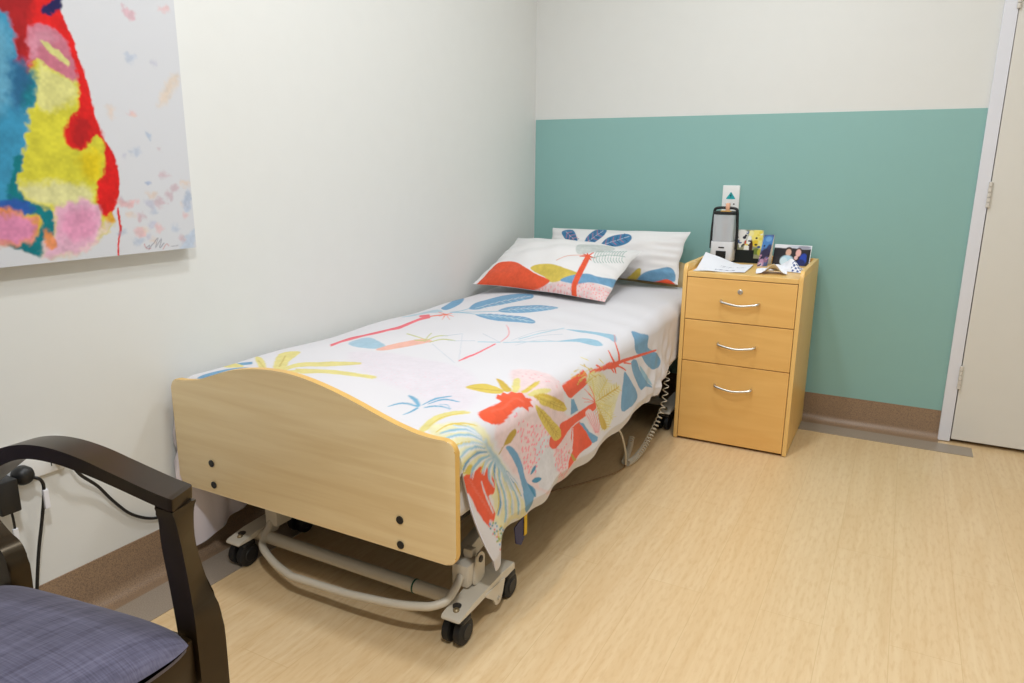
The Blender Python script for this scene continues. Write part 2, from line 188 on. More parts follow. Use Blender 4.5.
(0,12,2,100,"783 -3303 786 -3283 792 -3255 800 -3226 813 -3206 834 -3198 862 -3197 888 -3198 907 -3199 895 -3179 877 -3178 850 -3176 821 -3177 798 -3185 785 -3207 777 -3236 772 -3266 769 -3286"),
(0,12,2,100,"721 -3272 708 -3275 689 -3281 669 -3286 656 -3290 671 -3312 684 -3308 703 -3302 722 -3296 735 -3292"),
(0,13,2,100,"810 -3318 880 -3370 983 -3450 1092 -3544 1168 -3612 1164 -3602 1088 -3533 979 -3441 877 -3362 807 -3309"),
(0,13,2,100,"838 -3007 918 -3144 1006 -3297 1095 -3450 1165 -3568 1168 -3567 1099 -3450 1010 -3297 922 -3144 842 -3008"),
(0,13,2,100,"764 -3134 781 -3110 805 -3076 829 -3040 845 -3015 835 -3000 819 -3025 795 -3061 771 -3096 755 -3120"),
(0,13,2,100,"858 -3217 890 -3201 938 -3178 985 -3154 1016 -3137 1009 -3126 978 -3144 931 -3168 884 -3190 851 -3206"),
(0,13,2,100,"963 -2955 1010 -2987 1071 -3025 1128 -3057 1166 -3077 1162 -3067 1124 -3047 1066 -3014 1004 -2974 957 -2940"),
(0,9,2,100,"1167 -3566 1166 -3548 1166 -3522 1166 -3494 1167 -3469 1169 -3446 1171 -3425 1173 -3400 1174 -3365 1172 -3311 1167 -3241 1163 -3174 1160 -3126 1145 -3107 1147 -3153 1150 -3219 1153 -3287 1154 -3340 1153 -3373 1149 -3396 1146 -3416 1144 -3438 1144 -3467 1146 -3498 1149 -3527 1152 -3548"),
(0,9,2,80,"1159 -3061 1156 -3037 1152 -3003 1147 -2964 1138 -2926 1124 -2889 1105 -2849 1084 -2809 1061 -2769 1034 -2727 1004 -2684 976 -2647 957 -2621 959 -2630 979 -2659 1006 -2697 1033 -2739 1057 -2776 1078 -2813 1098 -2850 1114 -2885 1127 -2917 1136 -2953 1143 -2993 1149 -3029 1153 -3054"),
(0,6,2,100,"1182 -3071 1202 -3051 1230 -3023 1266 -2991 1304 -2960 1351 -2926 1404 -2884 1451 -2840 1481 -2803 1471 -2783 1442 -2821 1396 -2867 1342 -2908 1295 -2943 1256 -2973 1220 -3004 1191 -3032 1171 -3052"),
(0,6,2,100,"1227 -2951 1237 -2921 1252 -2878 1269 -2828 1285 -2775 1300 -2705 1308 -2607 1323 -2528 1339 -2488 1327 -2464 1310 -2505 1292 -2577 1285 -2678 1273 -2754 1258 -2810 1241 -2861 1226 -2904 1217 -2934"),
(0,6,2,100,"1044 -3152 1070 -3139 1106 -3117 1142 -3094 1166 -3077 1156 -3058 1131 -3074 1095 -3097 1058 -3119 1032 -3133"),
(0,14,4,100,"454 -4085 475 -4065 506 -4037 544 -4008 584 -3985 627 -3965 676 -3948 717 -3930 743 -3914 724 -3892 690 -3898 639 -3906 582 -3914 529 -3924 484 -3945 442 -3971 406 -3996 381 -4014"),
(0,14,4,100,"586 -4221 611 -4209 645 -4189 686 -4169 736 -4153 798 -4140 874 -4128 943 -4118 990 -4110 977 -4092 926 -4095 850 -4097 764 -4097 687 -4097 632 -4110 589 -4131 555 -4152 531 -4166"),
(0,14,4,100,"487 -4232 520 -4220 567 -4201 613 -4182 644 -4168 590 -4111 559 -4127 513 -4147 466 -4167 435 -4182"),
(0,5,3,100,"48 -4439 43 -4426 46 -4413 51 -4394 42 -4361 40 -4327 44 -4291 53 -4256 67 -4229 85 -4208 109 -4192 133 -4181 152 -4179 168 -4188 182 -4206 193 -4230 199 -4254 195 -4278 183 -4302 171 -4328 165 -4356 169 -4389 163 -4413 152 -4430 145 -4445 134 -4456 121 -4460 111 -4464 100 -4465 87 -4463 73 -4459 63 -4453"),
(0,5,2,100,"46 -4161 59 -4151 77 -4136 95 -4120 107 -4110 55 -4064 42 -4074 23 -4089 0 -4100 -13 -4111"),
(0,14,3,100,"-46 -4188 -46 -4169 -46 -4141 -46 -4113 -4 -4123 30 -4132 66 -4145 96 -4161 109 -4175 98 -4190 69 -4205 33 -4216 -3 -4215 -38 -4202 -38 -4207 -38 -4202"),
(0,14,3,100,"-28 -3968 -46 -3944 -8 -3959 30 -3974 71 -3997 125 -4036 197 -4093 271 -4156 319 -4200 330 -4217 315 -4218 283 -4204 240 -4178 176 -4131 98 -4072 26 -4015"),
(0,14,4,100,"358 -4190 283 -4119 193 -4027 118 -3939 71 -3870 65 -3823 92 -3793 132 -3780 166 -3787 191 -3817 213 -3867 237 -3924 265 -3978 305 -4031 357 -4092 406 -4149 434 -4189 438 -4212 427 -4224 400 -4219"),
(0,15,2,100,"137 -3885 170 -3928 219 -3991 272 -4058 313 -4107 326 -4114 284 -4064 231 -3997 181 -3934 148 -3891"),
(0,15,2,100,"68 -4033 108 -4060 166 -4099 227 -4142 272 -4174 266 -4165 221 -4133 160 -4091 103 -4052 64 -4025"),
(0,14,4,100,"448 -4220 445 -4195 437 -4156 433 -4116 445 -4086 473 -4068 515 -4057 564 -4049 610 -4037 653 -4012 699 -3985 739 -3957 762 -3933 726 -3891 691 -3902 639 -3917 579 -3931 521 -3940 474 -3953 425 -3963 382 -3976 353 -3998 345 -4036 354 -4084 371 -4131 383 -4164"),
(0,14,4,100,"519 -4188 567 -4186 630 -4179 696 -4166 759 -4153 822 -4136 891 -4120 954 -4106 997 -4096 982 -4075 934 -4079 864 -4084 783 -4088 705 -4089 637 -4100 567 -4111 504 -4121 459 -4127"),
(0,8,3,100,"1357 -2504 1368 -2497 1395 -2489 1430 -2482 1465 -2475 1500 -2469 1538 -2463 1575 -2455 1607 -2447 1632 -2438 1654 -2427 1675 -2425 1693 -2435 1710 -2459 1725 -2491 1735 -2520 1737 -2540 1731 -2547 1719 -2548 1702 -2543 1683 -2538 1660 -2531 1635 -2526 1607 -2521 1580 -2517 1553 -2517 1526 -2519 1499 -2522 1471 -2522 1438 -2520 1401 -2516 1371 -2511"),
(0,8,3,100,"1445 -2833 1451 -2811 1468 -2764 1489 -2708 1507 -2668 1519 -2647 1529 -2633 1540 -2625 1553 -2618 1571 -2613 1592 -2609 1613 -2609 1632 -2612 1651 -2622 1671 -2636 1686 -2651 1695 -2662 1696 -2674 1690 -2687 1681 -2699 1670 -2707 1658 -2712 1643 -2715 1626 -2717 1609 -2719 1592 -2720 1574 -2720 1555 -2722 1534 -2732 1510 -2759 1482 -2797 1458 -2826"),
(0,13,2,100,"1200 -2994 1207 -2944 1220 -2872 1236 -2794 1251 -2717 1269 -2638 1294 -2566 1329 -2524 1356 -2500 1351 -2490 1323 -2512 1287 -2551 1260 -2621 1245 -2704 1230 -2785 1214 -2865 1202 -2936 1194 -2987"),
(0,13,2,100,"1266 -3066 1276 -3029 1292 -2978 1313 -2927 1337 -2890 1365 -2868 1398 -2855 1427 -2845 1447 -2838 1443 -2829 1423 -2836 1394 -2846 1361 -2860 1333 -2882 1309 -2920 1287 -2970 1271 -3022 1261 -3058"),
(0,13,2,100,"1245 -2976 1257 -2943 1276 -2896 1298 -2845 1320 -2798 1342 -2756 1364 -2711 1384 -2671 1399 -2642 1393 -2630 1378 -2660 1359 -2699 1336 -2746 1315 -2789 1294 -2837 1271 -2888 1253 -2935 1240 -2969"),
(0,5,3,100,"1731 -2210 1737 -2186 1751 -2155 1766 -2114 1778 -2075 1786 -2040 1795 -2008 1805 -1983 1818 -1968 1834 -1971 1854 -1986 1873 -2001 1894 -1997 1919 -1960 1947 -1897 1964 -1853 1979 -1817 2009 -1731 2034 -1693 2053 -1680 2068 -1677 2081 -1683 2092 -1696 2101 -1712 2107 -1731 2109 -1757 2101 -1830 2097 -1871 2091 -1896 2079 -1922 2057 -1963 2030 -2011 2010 -2041 1990 -2066 1968 -2091 1948 -2119 1931 -2147 1918 -2177 1907 -2209 1894 -2238 1877 -2260 1855 -2273 1830 -2277 1808 -2269 1789 -2257 1771 -2250 1752 -2242 1737 -2228"),
(0,5,3,100,"1917 -2353 1915 -2333 1918 -2304 1928 -2271 1941 -2243 1959 -2223 1981 -2206 2007 -2188 2032 -2165 2058 -2136 2084 -2108 2111 -2079 2139 -2036 2174 -1980 2196 -1952 2212 -1934 2222 -1927 2219 -1939 2208 -1965 2188 -2010 2172 -2065 2174 -2092 2181 -2112 2187 -2130 2183 -2148 2167 -2172 2139 -2201 2107 -2231 2077 -2258 2050 -2283 2025 -2305 2003 -2322 1982 -2336 1962 -2347 1943 -2356 1927 -2359"),
(0,5,3,100,"1959 -2496 1972 -2473 1995 -2441 2024 -2405 2055 -2367 2091 -2322 2135 -2270 2174 -2232 2204 -2212 2224 -2213 2237 -2230 2241 -2262 2235 -2319 2227 -2406 2226 -2481 2219 -2542 2202 -2582 2175 -2595 2142 -2589 2108 -2576 2080 -2565 2060 -2557 2043 -2548 2029 -2538 2015 -2528 1996 -2522 1977 -2517 1962 -2510"),
(0,3,2,100,"1920 -2235 1942 -2220 1974 -2199 2008 -2171 2039 -2140 2065 -2108 2090 -2072 2128 -1997 2160 -1947 2178 -1921 2194 -1890 2227 -1770 2233 -1754 2226 -1746 2219 -1762 2187 -1877 2172 -1909 2155 -1930 2132 -1959 2087 -2043 2060 -2084 2037 -2114 2009 -2145 1976 -2177 1945 -2201 1922 -2219"),
(0,8,3,100,"1995 -2178 2001 -2162 2016 -2135 2037 -2105 2059 -2079 2091 -2039 2150 -1956 2184 -1935 2204 -1925 2205 -1932 2192 -1952 2170 -1981 2139 -2036 2119 -2072 2101 -2095 2083 -2113 2066 -2129 2046 -2146 2022 -2164 2003 -2177"),
(0,16,2,100,"1813 -3077 1816 -3053 1822 -3017 1827 -2974 1833 -2929 1837 -2883 1842 -2834 1848 -2782 1855 -2730 1861 -2682 1869 -2635 1878 -2585 1888 -2530 1897 -2461 1903 -2379 1916 -2293 1931 -2217 1936 -2160 1936 -2111 1937 -2066 1941 -2018 1956 -1949 1966 -1883 1967 -1838 1967 -1797 1955 -1805 1954 -1843 1951 -1892 1935 -1968 1922 -2032 1917 -2080 1916 -2128 1914 -2178 1906 -2237 1890 -2313 1879 -2397 1872 -2479 1861 -2548 1847 -2607 1834 -2660 1825 -2707 1818 -2753 1814 -2801 1811 -2848 1809 -2894 1806 -2936 1803 -2978 1800 -3018 1796 -3052 1795 -3075"),
(0,16,2,100,"1807 -2798 1808 -2773 1813 -2740 1821 -2705 1831 -2675 1844 -2647 1859 -2620 1873 -2601 1881 -2593 1884 -2602 1882 -2623 1878 -2651 1872 -2679 1865 -2712 1857 -2750 1849 -2786 1841 -2811 1832 -2822 1821 -2823 1812 -2814"),
(0,16,2,100,"1836 -2659 1826 -2667 1814 -2676 1801 -2682 1790 -2685 1778 -2686 1766 -2683 1755 -2679 1747 -2675 1746 -2688 1753 -2694 1764 -2700 1776 -2705 1787 -2707 1799 -2706 1811 -2703 1823 -2697 1831 -2692"),
(0,16,2,100,"1861 -2568 1851 -2570 1837 -2572 1821 -2573 1805 -2571 1787 -2568 1767 -2560 1748 -2547 1736 -2535 1733 -2547 1746 -2561 1764 -2576 1783 -2587 1799 -2593 1813 -2599 1826 -2603 1839 -2605 1848 -2605"),
(0,16,2,100,"1860 -2696 1871 -2688 1888 -2677 1904 -2666 1916 -2658 1920 -2642 1909 -2645 1894 -2651 1878 -2657 1868 -2661"),
(0,16,2,100,"1900 -2509 1908 -2480 1919 -2436 1929 -2390 1937 -2356 1932 -2352 1922 -2385 1910 -2431 1897 -2473 1888 -2502"),
(0,16,2,100,"1874 -2644 1881 -2626 1893 -2601 1906 -2574 1918 -2551 1929 -2530 1941 -2509 1952 -2490 1959 -2476 1957 -2464 1949 -2476 1939 -2494 1926 -2515 1913 -2537 1900 -2562 1886 -2590 1873 -2614 1865 -2631"),
(0,16,2,100,"1828 -2775 1842 -2758 1863 -2732 1885 -2707 1900 -2690 1901 -2675 1886 -2689 1864 -2709 1843 -2730 1829 -2744"),
(0,16,2,100,"1790 -2966 1796 -2952 1805 -2931 1815 -2909 1821 -2891 1817 -2882 1810 -2896 1800 -2915 1790 -2932 1783 -2942"),
(0,16,2,100,"1736 -2538 1727 -2521 1713 -2491 1696 -2452 1682 -2415 1679 -2420 1694 -2457 1711 -2497 1725 -2527 1733 -2544"),
(0,16,2,100,"1797 -3464 1791 -3461 1790 -3456 1789 -3444 1788 -3417 1783 -3366 1779 -3296 1775 -3225 1773 -3173 1772 -3147 1771 -3138 1773 -3136 1779 -3134 1791 -3128 1810 -3118 1829 -3104 1845 -3090 1852 -3084 1855 -3082 1856 -3090 1858 -3112 1864 -3158 1872 -3220 1879 -3282 1884 -3328 1887 -3351 1889 -3361 1889 -3365 1887 -3372 1884 -3382 1881 -3391 1875 -3401 1865 -3413 1849 -3430 1829 -3451 1810 -3463"),
(0,5,2,100,"1893 -3367 1902 -3330 1943 -3301 1985 -3273 1984 -3384 1954 -3378 1923 -3372"),
(0,16,2,100,"2042 -3685 2035 -3681 2029 -3674 2024 -3665 2022 -3650 2025 -3626 2030 -3597 2034 -3568 2033 -3547 2026 -3538 2015 -3536 2005 -3534 1998 -3522 1996 -3501 1997 -3474 1998 -3437 1998 -3386 1998 -3305 1997 -3208 1994 -3119 1997 -3046 2002 -3009 2008 -3000 2014 -3006 2019 -3011 2026 -3008 2034 -3008 2040 -3017 2044 -3040 2045 -3078 2045 -3124 2047 -3171 2049 -3214 2051 -3257 2051 -3303 2053 -3351 2058 -3395 2069 -3436 2084 -3474 2099 -3508 2110 -3537 2115 -3561 2117 -3581 2117 -3599 2113 -3617 2106 -3635 2096 -3653 2085 -3668 2075 -3678 2066 -3685 2057 -3687 2049 -3687"),
(0,16,2,100,"2062 -3381 2057 -3266 2096 -3220 2139 -3186 2181 -3153 2224 -3122 2244 -3143 2249 -3203 2251 -3269 2263 -3338 2274 -3407 2301 -3475 2243 -3457 2221 -3425 2199 -3391 2158 -3398 2118 -3406 2090 -3393"),
(0,5,2,100,"2061 -3272 2082 -3213 2121 -3180 2159 -3148 2223 -3039 2240 -3056 2237 -3129 2191 -3158 2144 -3188 2103 -3228"),
(0,15,2,100,"2196 -3455 2203 -3448 2212 -3437 2222 -3426 2231 -3417 2239 -3412 2249 -3408 2260 -3401 2270 -3389 2275 -3364 2272 -3355 2267 -3349 2264 -3346 2256 -3363 2257 -3369 2260 -3377 2261 -3383 2264 -3372 2264 -3370 2255 -3373 2243 -3380 2232 -3390 2220 -3404 2209 -3418 2199 -3431 2193 -3440"),
(0,2,2,100,"2065 -3371 2083 -3377 2109 -3386 2138 -3397 2166 -3413 2194 -3432 2224 -3456 2251 -3479 2270 -3493 2275 -3482 2257 -3465 2231 -3440 2202 -3411 2175 -3388 2146 -3376 2115 -3368 2087 -3364 2067 -3362"),
(0,17,10,100,"1826 -3141 1817 -3124 1813 -3095 1813 -3060 1816 -3025 1823 -2989 1834 -2947 1849 -2902 1864 -2864 1881 -2839 1899 -2823 1918 -2807 1937 -2781 1955 -2735 1977 -2676 2003 -2619 2027 -2585 2046 -2584 2060 -2605 2075 -2638 2094 -2671 2126 -2704 2167 -2739 2207 -2773 2234 -2803 2243 -2833 2239 -2866 2225 -2903 2206 -2938 2182 -2962 2154 -2974 2125 -2982 2098 -2991 2073 -3001 2048 -3010 2024 -3019 2001 -3029 1979 -3041 1959 -3053 1938 -3066 1917 -3079 1893 -3097 1867 -3119 1843 -3137"),
(0,18,2,100,"2002 -3034 2006 -2990 2012 -2921 2015 -2851 2015 -2795 2014 -2745 2016 -2692 2020 -2642 2024 -2607 2016 -2615 2011 -2652 2006 -2702 2004 -2755 2004 -2807 2005 -2862 2003 -2930 1999 -2996 1997 -3039"),
(0,18,2,100,"2006 -2937 1999 -2937 1988 -2938 1976 -2939 1969 -2940 1967 -2947 1974 -2948 1985 -2949 1996 -2950 2003 -2951"),
(0,18,2,100,"2006 -2947 2014 -2927 2026 -2898 2038 -2871 2046 -2853 2044 -2849 2036 -2867 2024 -2893 2012 -2921 2003 -2940"),
(0,19,2,100,"2008 -2890 2000 -2891 1989 -2892 1978 -2894 1970 -2895 1968 -2902 1976 -2902 1987 -2903 1998 -2903 2005 -2903"),
(0,19,2,100,"2008 -2900 2016 -2881 2027 -2855 2038 -2830 2046 -2813 2044 -2810 2036 -2826 2025 -2850 2013 -2875 2005 -2893"),
(0,19,2,100,"2008 -2848 2001 -2849 1989 -2850 1978 -2851 1970 -2852 1968 -2859 1976 -2859 1987 -2859 1998 -2859 2006 -2860"),
(0,19,2,100,"2008 -2856 2016 -2839 2027 -2815 2038 -2791 2045 -2776 2043 -2773 2036 -2788 2025 -2811 2013 -2834 2006 -2851"),
(0,18,2,100,"2008 -2808 2000 -2809 1989 -2810 1977 -2811 1969 -2812 1968 -2819 1975 -2819 1987 -2819 1998 -2819 2005 -2819"),
(0,18,2,100,"2008 -2816 2015 -2800 2026 -2777 2038 -2754 2045 -2738 2044 -2735 2036 -2750 2024 -2773 2013 -2795 2005 -2811"),
(0,19,2,100,"2007 -2770 2000 -2770 1988 -2771 1977 -2772 1969 -2773 1967 -2779 1975 -2780 1986 -2780 1997 -2780 2005 -2781"),
(0,19,2,100,"2007 -2778 2015 -2762 2027 -2739 2039 -2715 2048 -2699 2046 -2695 2037 -2711 2025 -2734 2013 -2757 2005 -2773"),
(0,19,2,100,"2008 -2731 2000 -2732 1989 -2732 1977 -2733 1969 -2734 1968 -2740 1975 -2741 1986 -2741 1997 -2742 2005 -2742"),
(0,19,2,100,"2008 -2740 2016 -2723 2029 -2699 2042 -2674 2052 -2657 2051 -2653 2041 -2670 2027 -2694 2014 -2718 2005 -2734"),
(0,18,2,100,"2011 -2691 2003 -2691 1991 -2692 1980 -2692 1972 -2693 1970 -2700 1977 -2700 1988 -2701 1999 -2702 2007 -2703"),
(0,18,2,100,"2010 -2700 2019 -2683 2033 -2657 2049 -2631 2059 -2613 2058 -2609 2047 -2627 2032 -2652 2017 -2677 2008 -2694"),
(0,19,2,100,"2016 -2648 2008 -2649 1996 -2649 1985 -2650 1977 -2650 1974 -2658 1982 -2658 1993 -2659 2004 -2660 2011 -2661"),
(0,19,2,100,"2014 -2658 2025 -2640 2040 -2613 2056 -2587 2066 -2569 2065 -2565 2054 -2583 2039 -2608 2023 -2634 2012 -2652"),
(0,18,2,100,"2006 -3028 2025 -3014 2054 -2990 2087 -2960 2119 -2933 2150 -2906 2181 -2882 2209 -2863 2229 -2851 2231 -2838 2212 -2847 2185 -2862 2154 -2881 2124 -2903 2091 -2935 2057 -2970 2027 -2999 2007 -3018"),
(0,18,2,100,"2051 -2994 2058 -2971 2070 -2935 2080 -2901 2087 -2879 2085 -2878 2078 -2899 2067 -2933 2055 -2968 2047 -2991"),
(0,18,2,100,"2046 -2998 2048 -3012 2050 -3033 2054 -3052 2056 -3064 2059 -3059 2057 -3046 2055 -3025 2053 -3003 2052 -2987"),
(0,19,2,100,"2072 -2976 2080 -2952 2092 -2916 2102 -2883 2109 -2862 2106 -2861 2100 -2881 2089 -2914 2077 -2949 2069 -2974"),
(0,19,2,100,"2068 -2980 2069 -2996 2071 -3018 2074 -3039 2076 -3052 2079 -3047 2078 -3032 2076 -3010 2074 -2986 2074 -2969"),
(0,19,2,100,"2095 -2957 2103 -2932 2114 -2897 2124 -2865 2131 -2846 2128 -2845 2122 -2864 2111 -2895 2100 -2929 2091 -2954"),
(0,19,2,100,"2090 -2962 2091 -2978 2093 -3002 2095 -3024 2097 -3038 2100 -3033 2099 -3017 2098 -2993 2097 -2968 2096 -2950"),
(0,18,2,100,"2118 -2937 2126 -2912 2137 -2879 2146 -2849 2152 -2830 2150 -2829 2143 -2847 2134 -2877 2123 -2909 2114 -2934"),
(0,18,2,100,"2113 -2942 2114 -2959 2115 -2984 2117 -3008 2118 -3024 2121 -3018 2121 -3001 2120 -2975 2120 -2948 2119 -2930"),
(0,19,2,100,"2141 -2917 2149 -2893 2159 -2861 2168 -2834 2174 -2816 2171 -2815 2165 -2832 2156 -2860 2145 -2890 2137 -2914"),
(0,19,2,100,"2136 -2921 2137 -2938 2138 -2964 2139 -2991 2140 -3007 2144 -3001 2144 -2982 2144 -2954 2143 -2927 2142 -2909"),
(0,19,2,100,"2164 -2897 2171 -2874 2181 -2845 2190 -2819 2195 -2802 2193 -2801 2187 -2818 2178 -2844 2168 -2872 2160 -2894"),
(0,19,2,100,"2159 -2901 2161 -2917 2162 -2943 2162 -2970 2163 -2989 2167 -2982 2167 -2961 2167 -2933 2167 -2906 2165 -2890"),
(0,18,2,100,"2187 -2878 2194 -2858 2203 -2830 2211 -2805 2217 -2789 2214 -2788 2208 -2804 2199 -2829 2190 -2856 2183 -2876"),
(0,18,2,100,"2182 -2882 2184 -2897 2186 -2921 2187 -2948 2187 -2968 2191 -2960 2192 -2939 2191 -2911 2190 -2887 2188 -2872"),
(0,19,2,100,"2210 -2861 2216 -2842 2225 -2816 2233 -2792 2238 -2777 2236 -2775 2230 -2791 2221 -2815 2212 -2840 2205 -2859"),
(0,19,2,100,"2205 -2865 2207 -2878 2210 -2900 2211 -2926 2211 -2945 2216 -2936 2216 -2916 2215 -2891 2212 -2869 2210 -2855"),
(0,14,2,100,"1984 -3049 1974 -3044 1959 -3037 1942 -3031 1925 -3027 1906 -3030 1886 -3035 1868 -3040 1856 -3044 1854 -3056 1866 -3055 1883 -3052 1902 -3050 1919 -3050 1937 -3051 1954 -3053 1970 -3057 1982 -3059"),
(0,14,2,100,"1956 -3050 1949 -3066 1939 -3087 1929 -3108 1922 -3123 1923 -3126 1930 -3112 1941 -3092 1951 -3071 1958 -3056"),
(0,14,2,100,"1960 -3050 1960 -3034 1960 -3010 1960 -2984 1961 -2966 1957 -2970 1957 -2989 1956 -3015 1955 -3039 1955 -3056"),
(0,14,2,100,"1943 -3049 1936 -3065 1926 -3087 1916 -3108 1909 -3123 1911 -3126 1918 -3112 1928 -3091 1938 -3070 1946 -3055"),
(0,14,2,100,"1947 -3050 1947 -3034 1947 -3010 1947 -2985 1947 -2967 1944 -2971 1943 -2989 1943 -3014 1942 -3039 1942 -3055"),
(0,14,2,100,"1930 -3049 1923 -3065 1913 -3087 1903 -3108 1896 -3123 1898 -3125 1905 -3112 1915 -3091 1925 -3070 1933 -3055"),
(0,14,2,100,"1934 -3049 1934 -3033 1934 -3010 1934 -2985 1934 -2968 1931 -2972 1930 -2989 1930 -3014 1929 -3039 1929 -3055"),
(0,14,2,100,"1917 -3049 1910 -3064 1900 -3086 1890 -3108 1884 -3122 1885 -3125 1892 -3111 1902 -3090 1913 -3069 1920 -3054"),
(0,14,2,100,"1921 -3049 1921 -3033 1921 -3010 1921 -2985 1920 -2968 1917 -2972 1917 -2990 1917 -3014 1916 -3038 1916 -3054"),
(0,14,2,100,"1905 -3048 1898 -3064 1888 -3086 1878 -3108 1871 -3122 1873 -3125 1880 -3111 1890 -3090 1900 -3069 1907 -3054"),
(0,14,2,100,"1908 -3048 1908 -3033 1908 -3010 1907 -2986 1907 -2969 1904 -2973 1904 -2990 1904 -3014 1903 -3038 1903 -3054"),
(0,14,2,100,"1892 -3048 1885 -3064 1875 -3086 1865 -3107 1858 -3122 1860 -3125 1867 -3111 1877 -3090 1887 -3069 1894 -3054"),
(0,14,2,100,"1896 -3048 1895 -3033 1895 -3010 1894 -2986 1894 -2970 1891 -2973 1891 -2990 1891 -3014 1891 -3038 1891 -3054"),
(0,14,2,100,"1879 -3048 1872 -3063 1862 -3085 1852 -3107 1846 -3122 1847 -3125 1854 -3111 1864 -3090 1874 -3068 1882 -3053"),
(0,14,2,100,"1883 -3048 1882 -3033 1882 -3010 1881 -2986 1881 -2970 1878 -2974 1878 -2991 1878 -3014 1878 -3038 1878 -3053"),
(0,14,2,100,"1866 -3048 1859 -3063 1850 -3085 1839 -3108 1833 -3124 1834 -3127 1841 -3112 1852 -3089 1862 -3068 1869 -3053"),
(0,14,2,100,"1870 -3048 1869 -3032 1869 -3010 1868 -2987 1867 -2971 1864 -2975 1865 -2991 1865 -3014 1865 -3037 1865 -3053"),
(0,14,2,100,"1993 -3038 1989 -3010 1981 -2969 1972 -2924 1961 -2886 1948 -2857 1932 -2829 1918 -2806 1909 -2790 1904 -2802 1912 -2820 1925 -2846 1939 -2876 1951 -2908 1963 -2943 1974 -2984 1983 -3021 1989 -3046"),
(0,14,2,100,"1977 -2984 1968 -2994 1955 -3008 1943 -3021 1934 -3029 1934 -3035 1942 -3028 1955 -3016 1967 -3004 1976 -2996"),
(0,14,2,100,"1979 -2991 1984 -2969 1992 -2937 2000 -2905 2005 -2883 2003 -2883 1997 -2904 1989 -2936 1980 -2968 1974 -2990"),
(0,14,2,100,"1970 -2958 1961 -2968 1948 -2982 1935 -2996 1926 -3005 1926 -3011 1935 -3003 1947 -2991 1960 -2978 1969 -2970"),
(0,14,2,100,"1971 -2964 1977 -2942 1984 -2910 1992 -2880 1996 -2859 1993 -2859 1988 -2879 1981 -2910 1973 -2942 1967 -2963"),
(0,14,2,100,"1962 -2931 1953 -2942 1940 -2956 1927 -2971 1918 -2980 1918 -2986 1927 -2978 1939 -2965 1952 -2952 1961 -2943"),
(0,14,2,100,"1963 -2938 1969 -2916 1976 -2885 1982 -2856 1987 -2837 1984 -2836 1979 -2856 1972 -2885 1964 -2916 1959 -2937"),
(0,14,2,100,"1953 -2906 1944 -2917 1931 -2931 1919 -2946 1910 -2956 1910 -2962 1918 -2953 1931 -2940 1944 -2927 1953 -2918"),
(0,14,2,100,"1955 -2912 1960 -2891 1967 -2862 1973 -2833 1977 -2814 1975 -2814 1970 -2833 1963 -2861 1956 -2891 1951 -2912"),
(0,14,2,100,"1944 -2882 1935 -2892 1923 -2907 1910 -2921 1901 -2931 1901 -2938 1910 -2929 1922 -2916 1935 -2902 1944 -2893"),
(0,14,2,100,"1946 -2888 1951 -2867 1957 -2839 1963 -2811 1968 -2792 1965 -2792 1960 -2811 1953 -2839 1947 -2867 1942 -2887"),
(0,14,2,100,"1935 -2859 1926 -2869 1913 -2883 1901 -2898 1892 -2908 1892 -2914 1901 -2905 1913 -2892 1926 -2878 1935 -2869"),
(0,14,2,100,"1937 -2864 1941 -2844 1948 -2816 1954 -2789 1958 -2770 1956 -2770 1951 -2789 1944 -2816 1937 -2844 1932 -2864"),
(0,14,2,100,"1925 -2836 1917 -2846 1904 -2860 1891 -2874 1883 -2884 1883 -2890 1891 -2882 1904 -2868 1916 -2855 1925 -2846"),
(0,14,2,100,"1928 -2841 1932 -2822 1938 -2794 1945 -2767 1949 -2748 1947 -2748 1941 -2766 1934 -2794 1928 -2822 1923 -2841"),
(0,14,2,100,"1916 -2813 1907 -2823 1894 -2837 1882 -2851 1873 -2861 1873 -2868 1882 -2859 1894 -2845 1907 -2832 1916 -2824"),
(0,14,2,100,"1918 -2819 1922 -2799 1929 -2772 1936 -2744 1941 -2725 1938 -2725 1933 -2744 1925 -2771 1918 -2799 1913 -2818"),
(0,14,2,100,"2003 -3031 2014 -3003 2031 -2958 2051 -2906 2067 -2864 2080 -2829 2093 -2796 2104 -2769 2112 -2749 2109 -2745 2100 -2763 2087 -2790 2074 -2821 2060 -2856 2045 -2899 2027 -2951 2010 -2998 2000 -3028"),
(0,14,2,100,"2027 -2965 2027 -2948 2026 -2922 2024 -2898 2023 -2882 2020 -2887 2020 -2904 2021 -2929 2021 -2956 2021 -2974"),
(0,14,2,100,"2023 -2977 2031 -2972 2044 -2966 2056 -2959 2065 -2954 2067 -2945 2058 -2949 2046 -2954 2034 -2959 2026 -2963"),
(0,14,2,100,"2039 -2932 2039 -2915 2037 -2891 2035 -2868 2033 -2854 2030 -2858 2031 -2874 2033 -2898 2033 -2923 2033 -2942"),
(0,14,2,100,"2035 -2944 2044 -2939 2056 -2932 2069 -2925 2078 -2920 2079 -2911 2071 -2915 2058 -2921 2046 -2926 2038 -2930"),
(0,14,2,100,"2051 -2900 2050 -2884 2048 -2862 2045 -2841 2043 -2827 2040 -2831 2042 -2846 2044 -2868 2045 -2892 2045 -2909"),
(0,14,2,100,"2047 -2912 2056 -2906 2068 -2899 2081 -2892 2090 -2887 2091 -2880 2083 -2883 2070 -2889 2058 -2894 2049 -2898"),
(0,14,2,100,"2062 -2870 2061 -2855 2058 -2835 2055 -2815 2053 -2801 2050 -2806 2052 -2820 2054 -2841 2056 -2863 2057 -2879"),
(0,14,2,100,"2058 -2881 2067 -2876 2080 -2869 2092 -2863 2101 -2858 2102 -2851 2094 -2854 2081 -2859 2069 -2865 2061 -2868"),
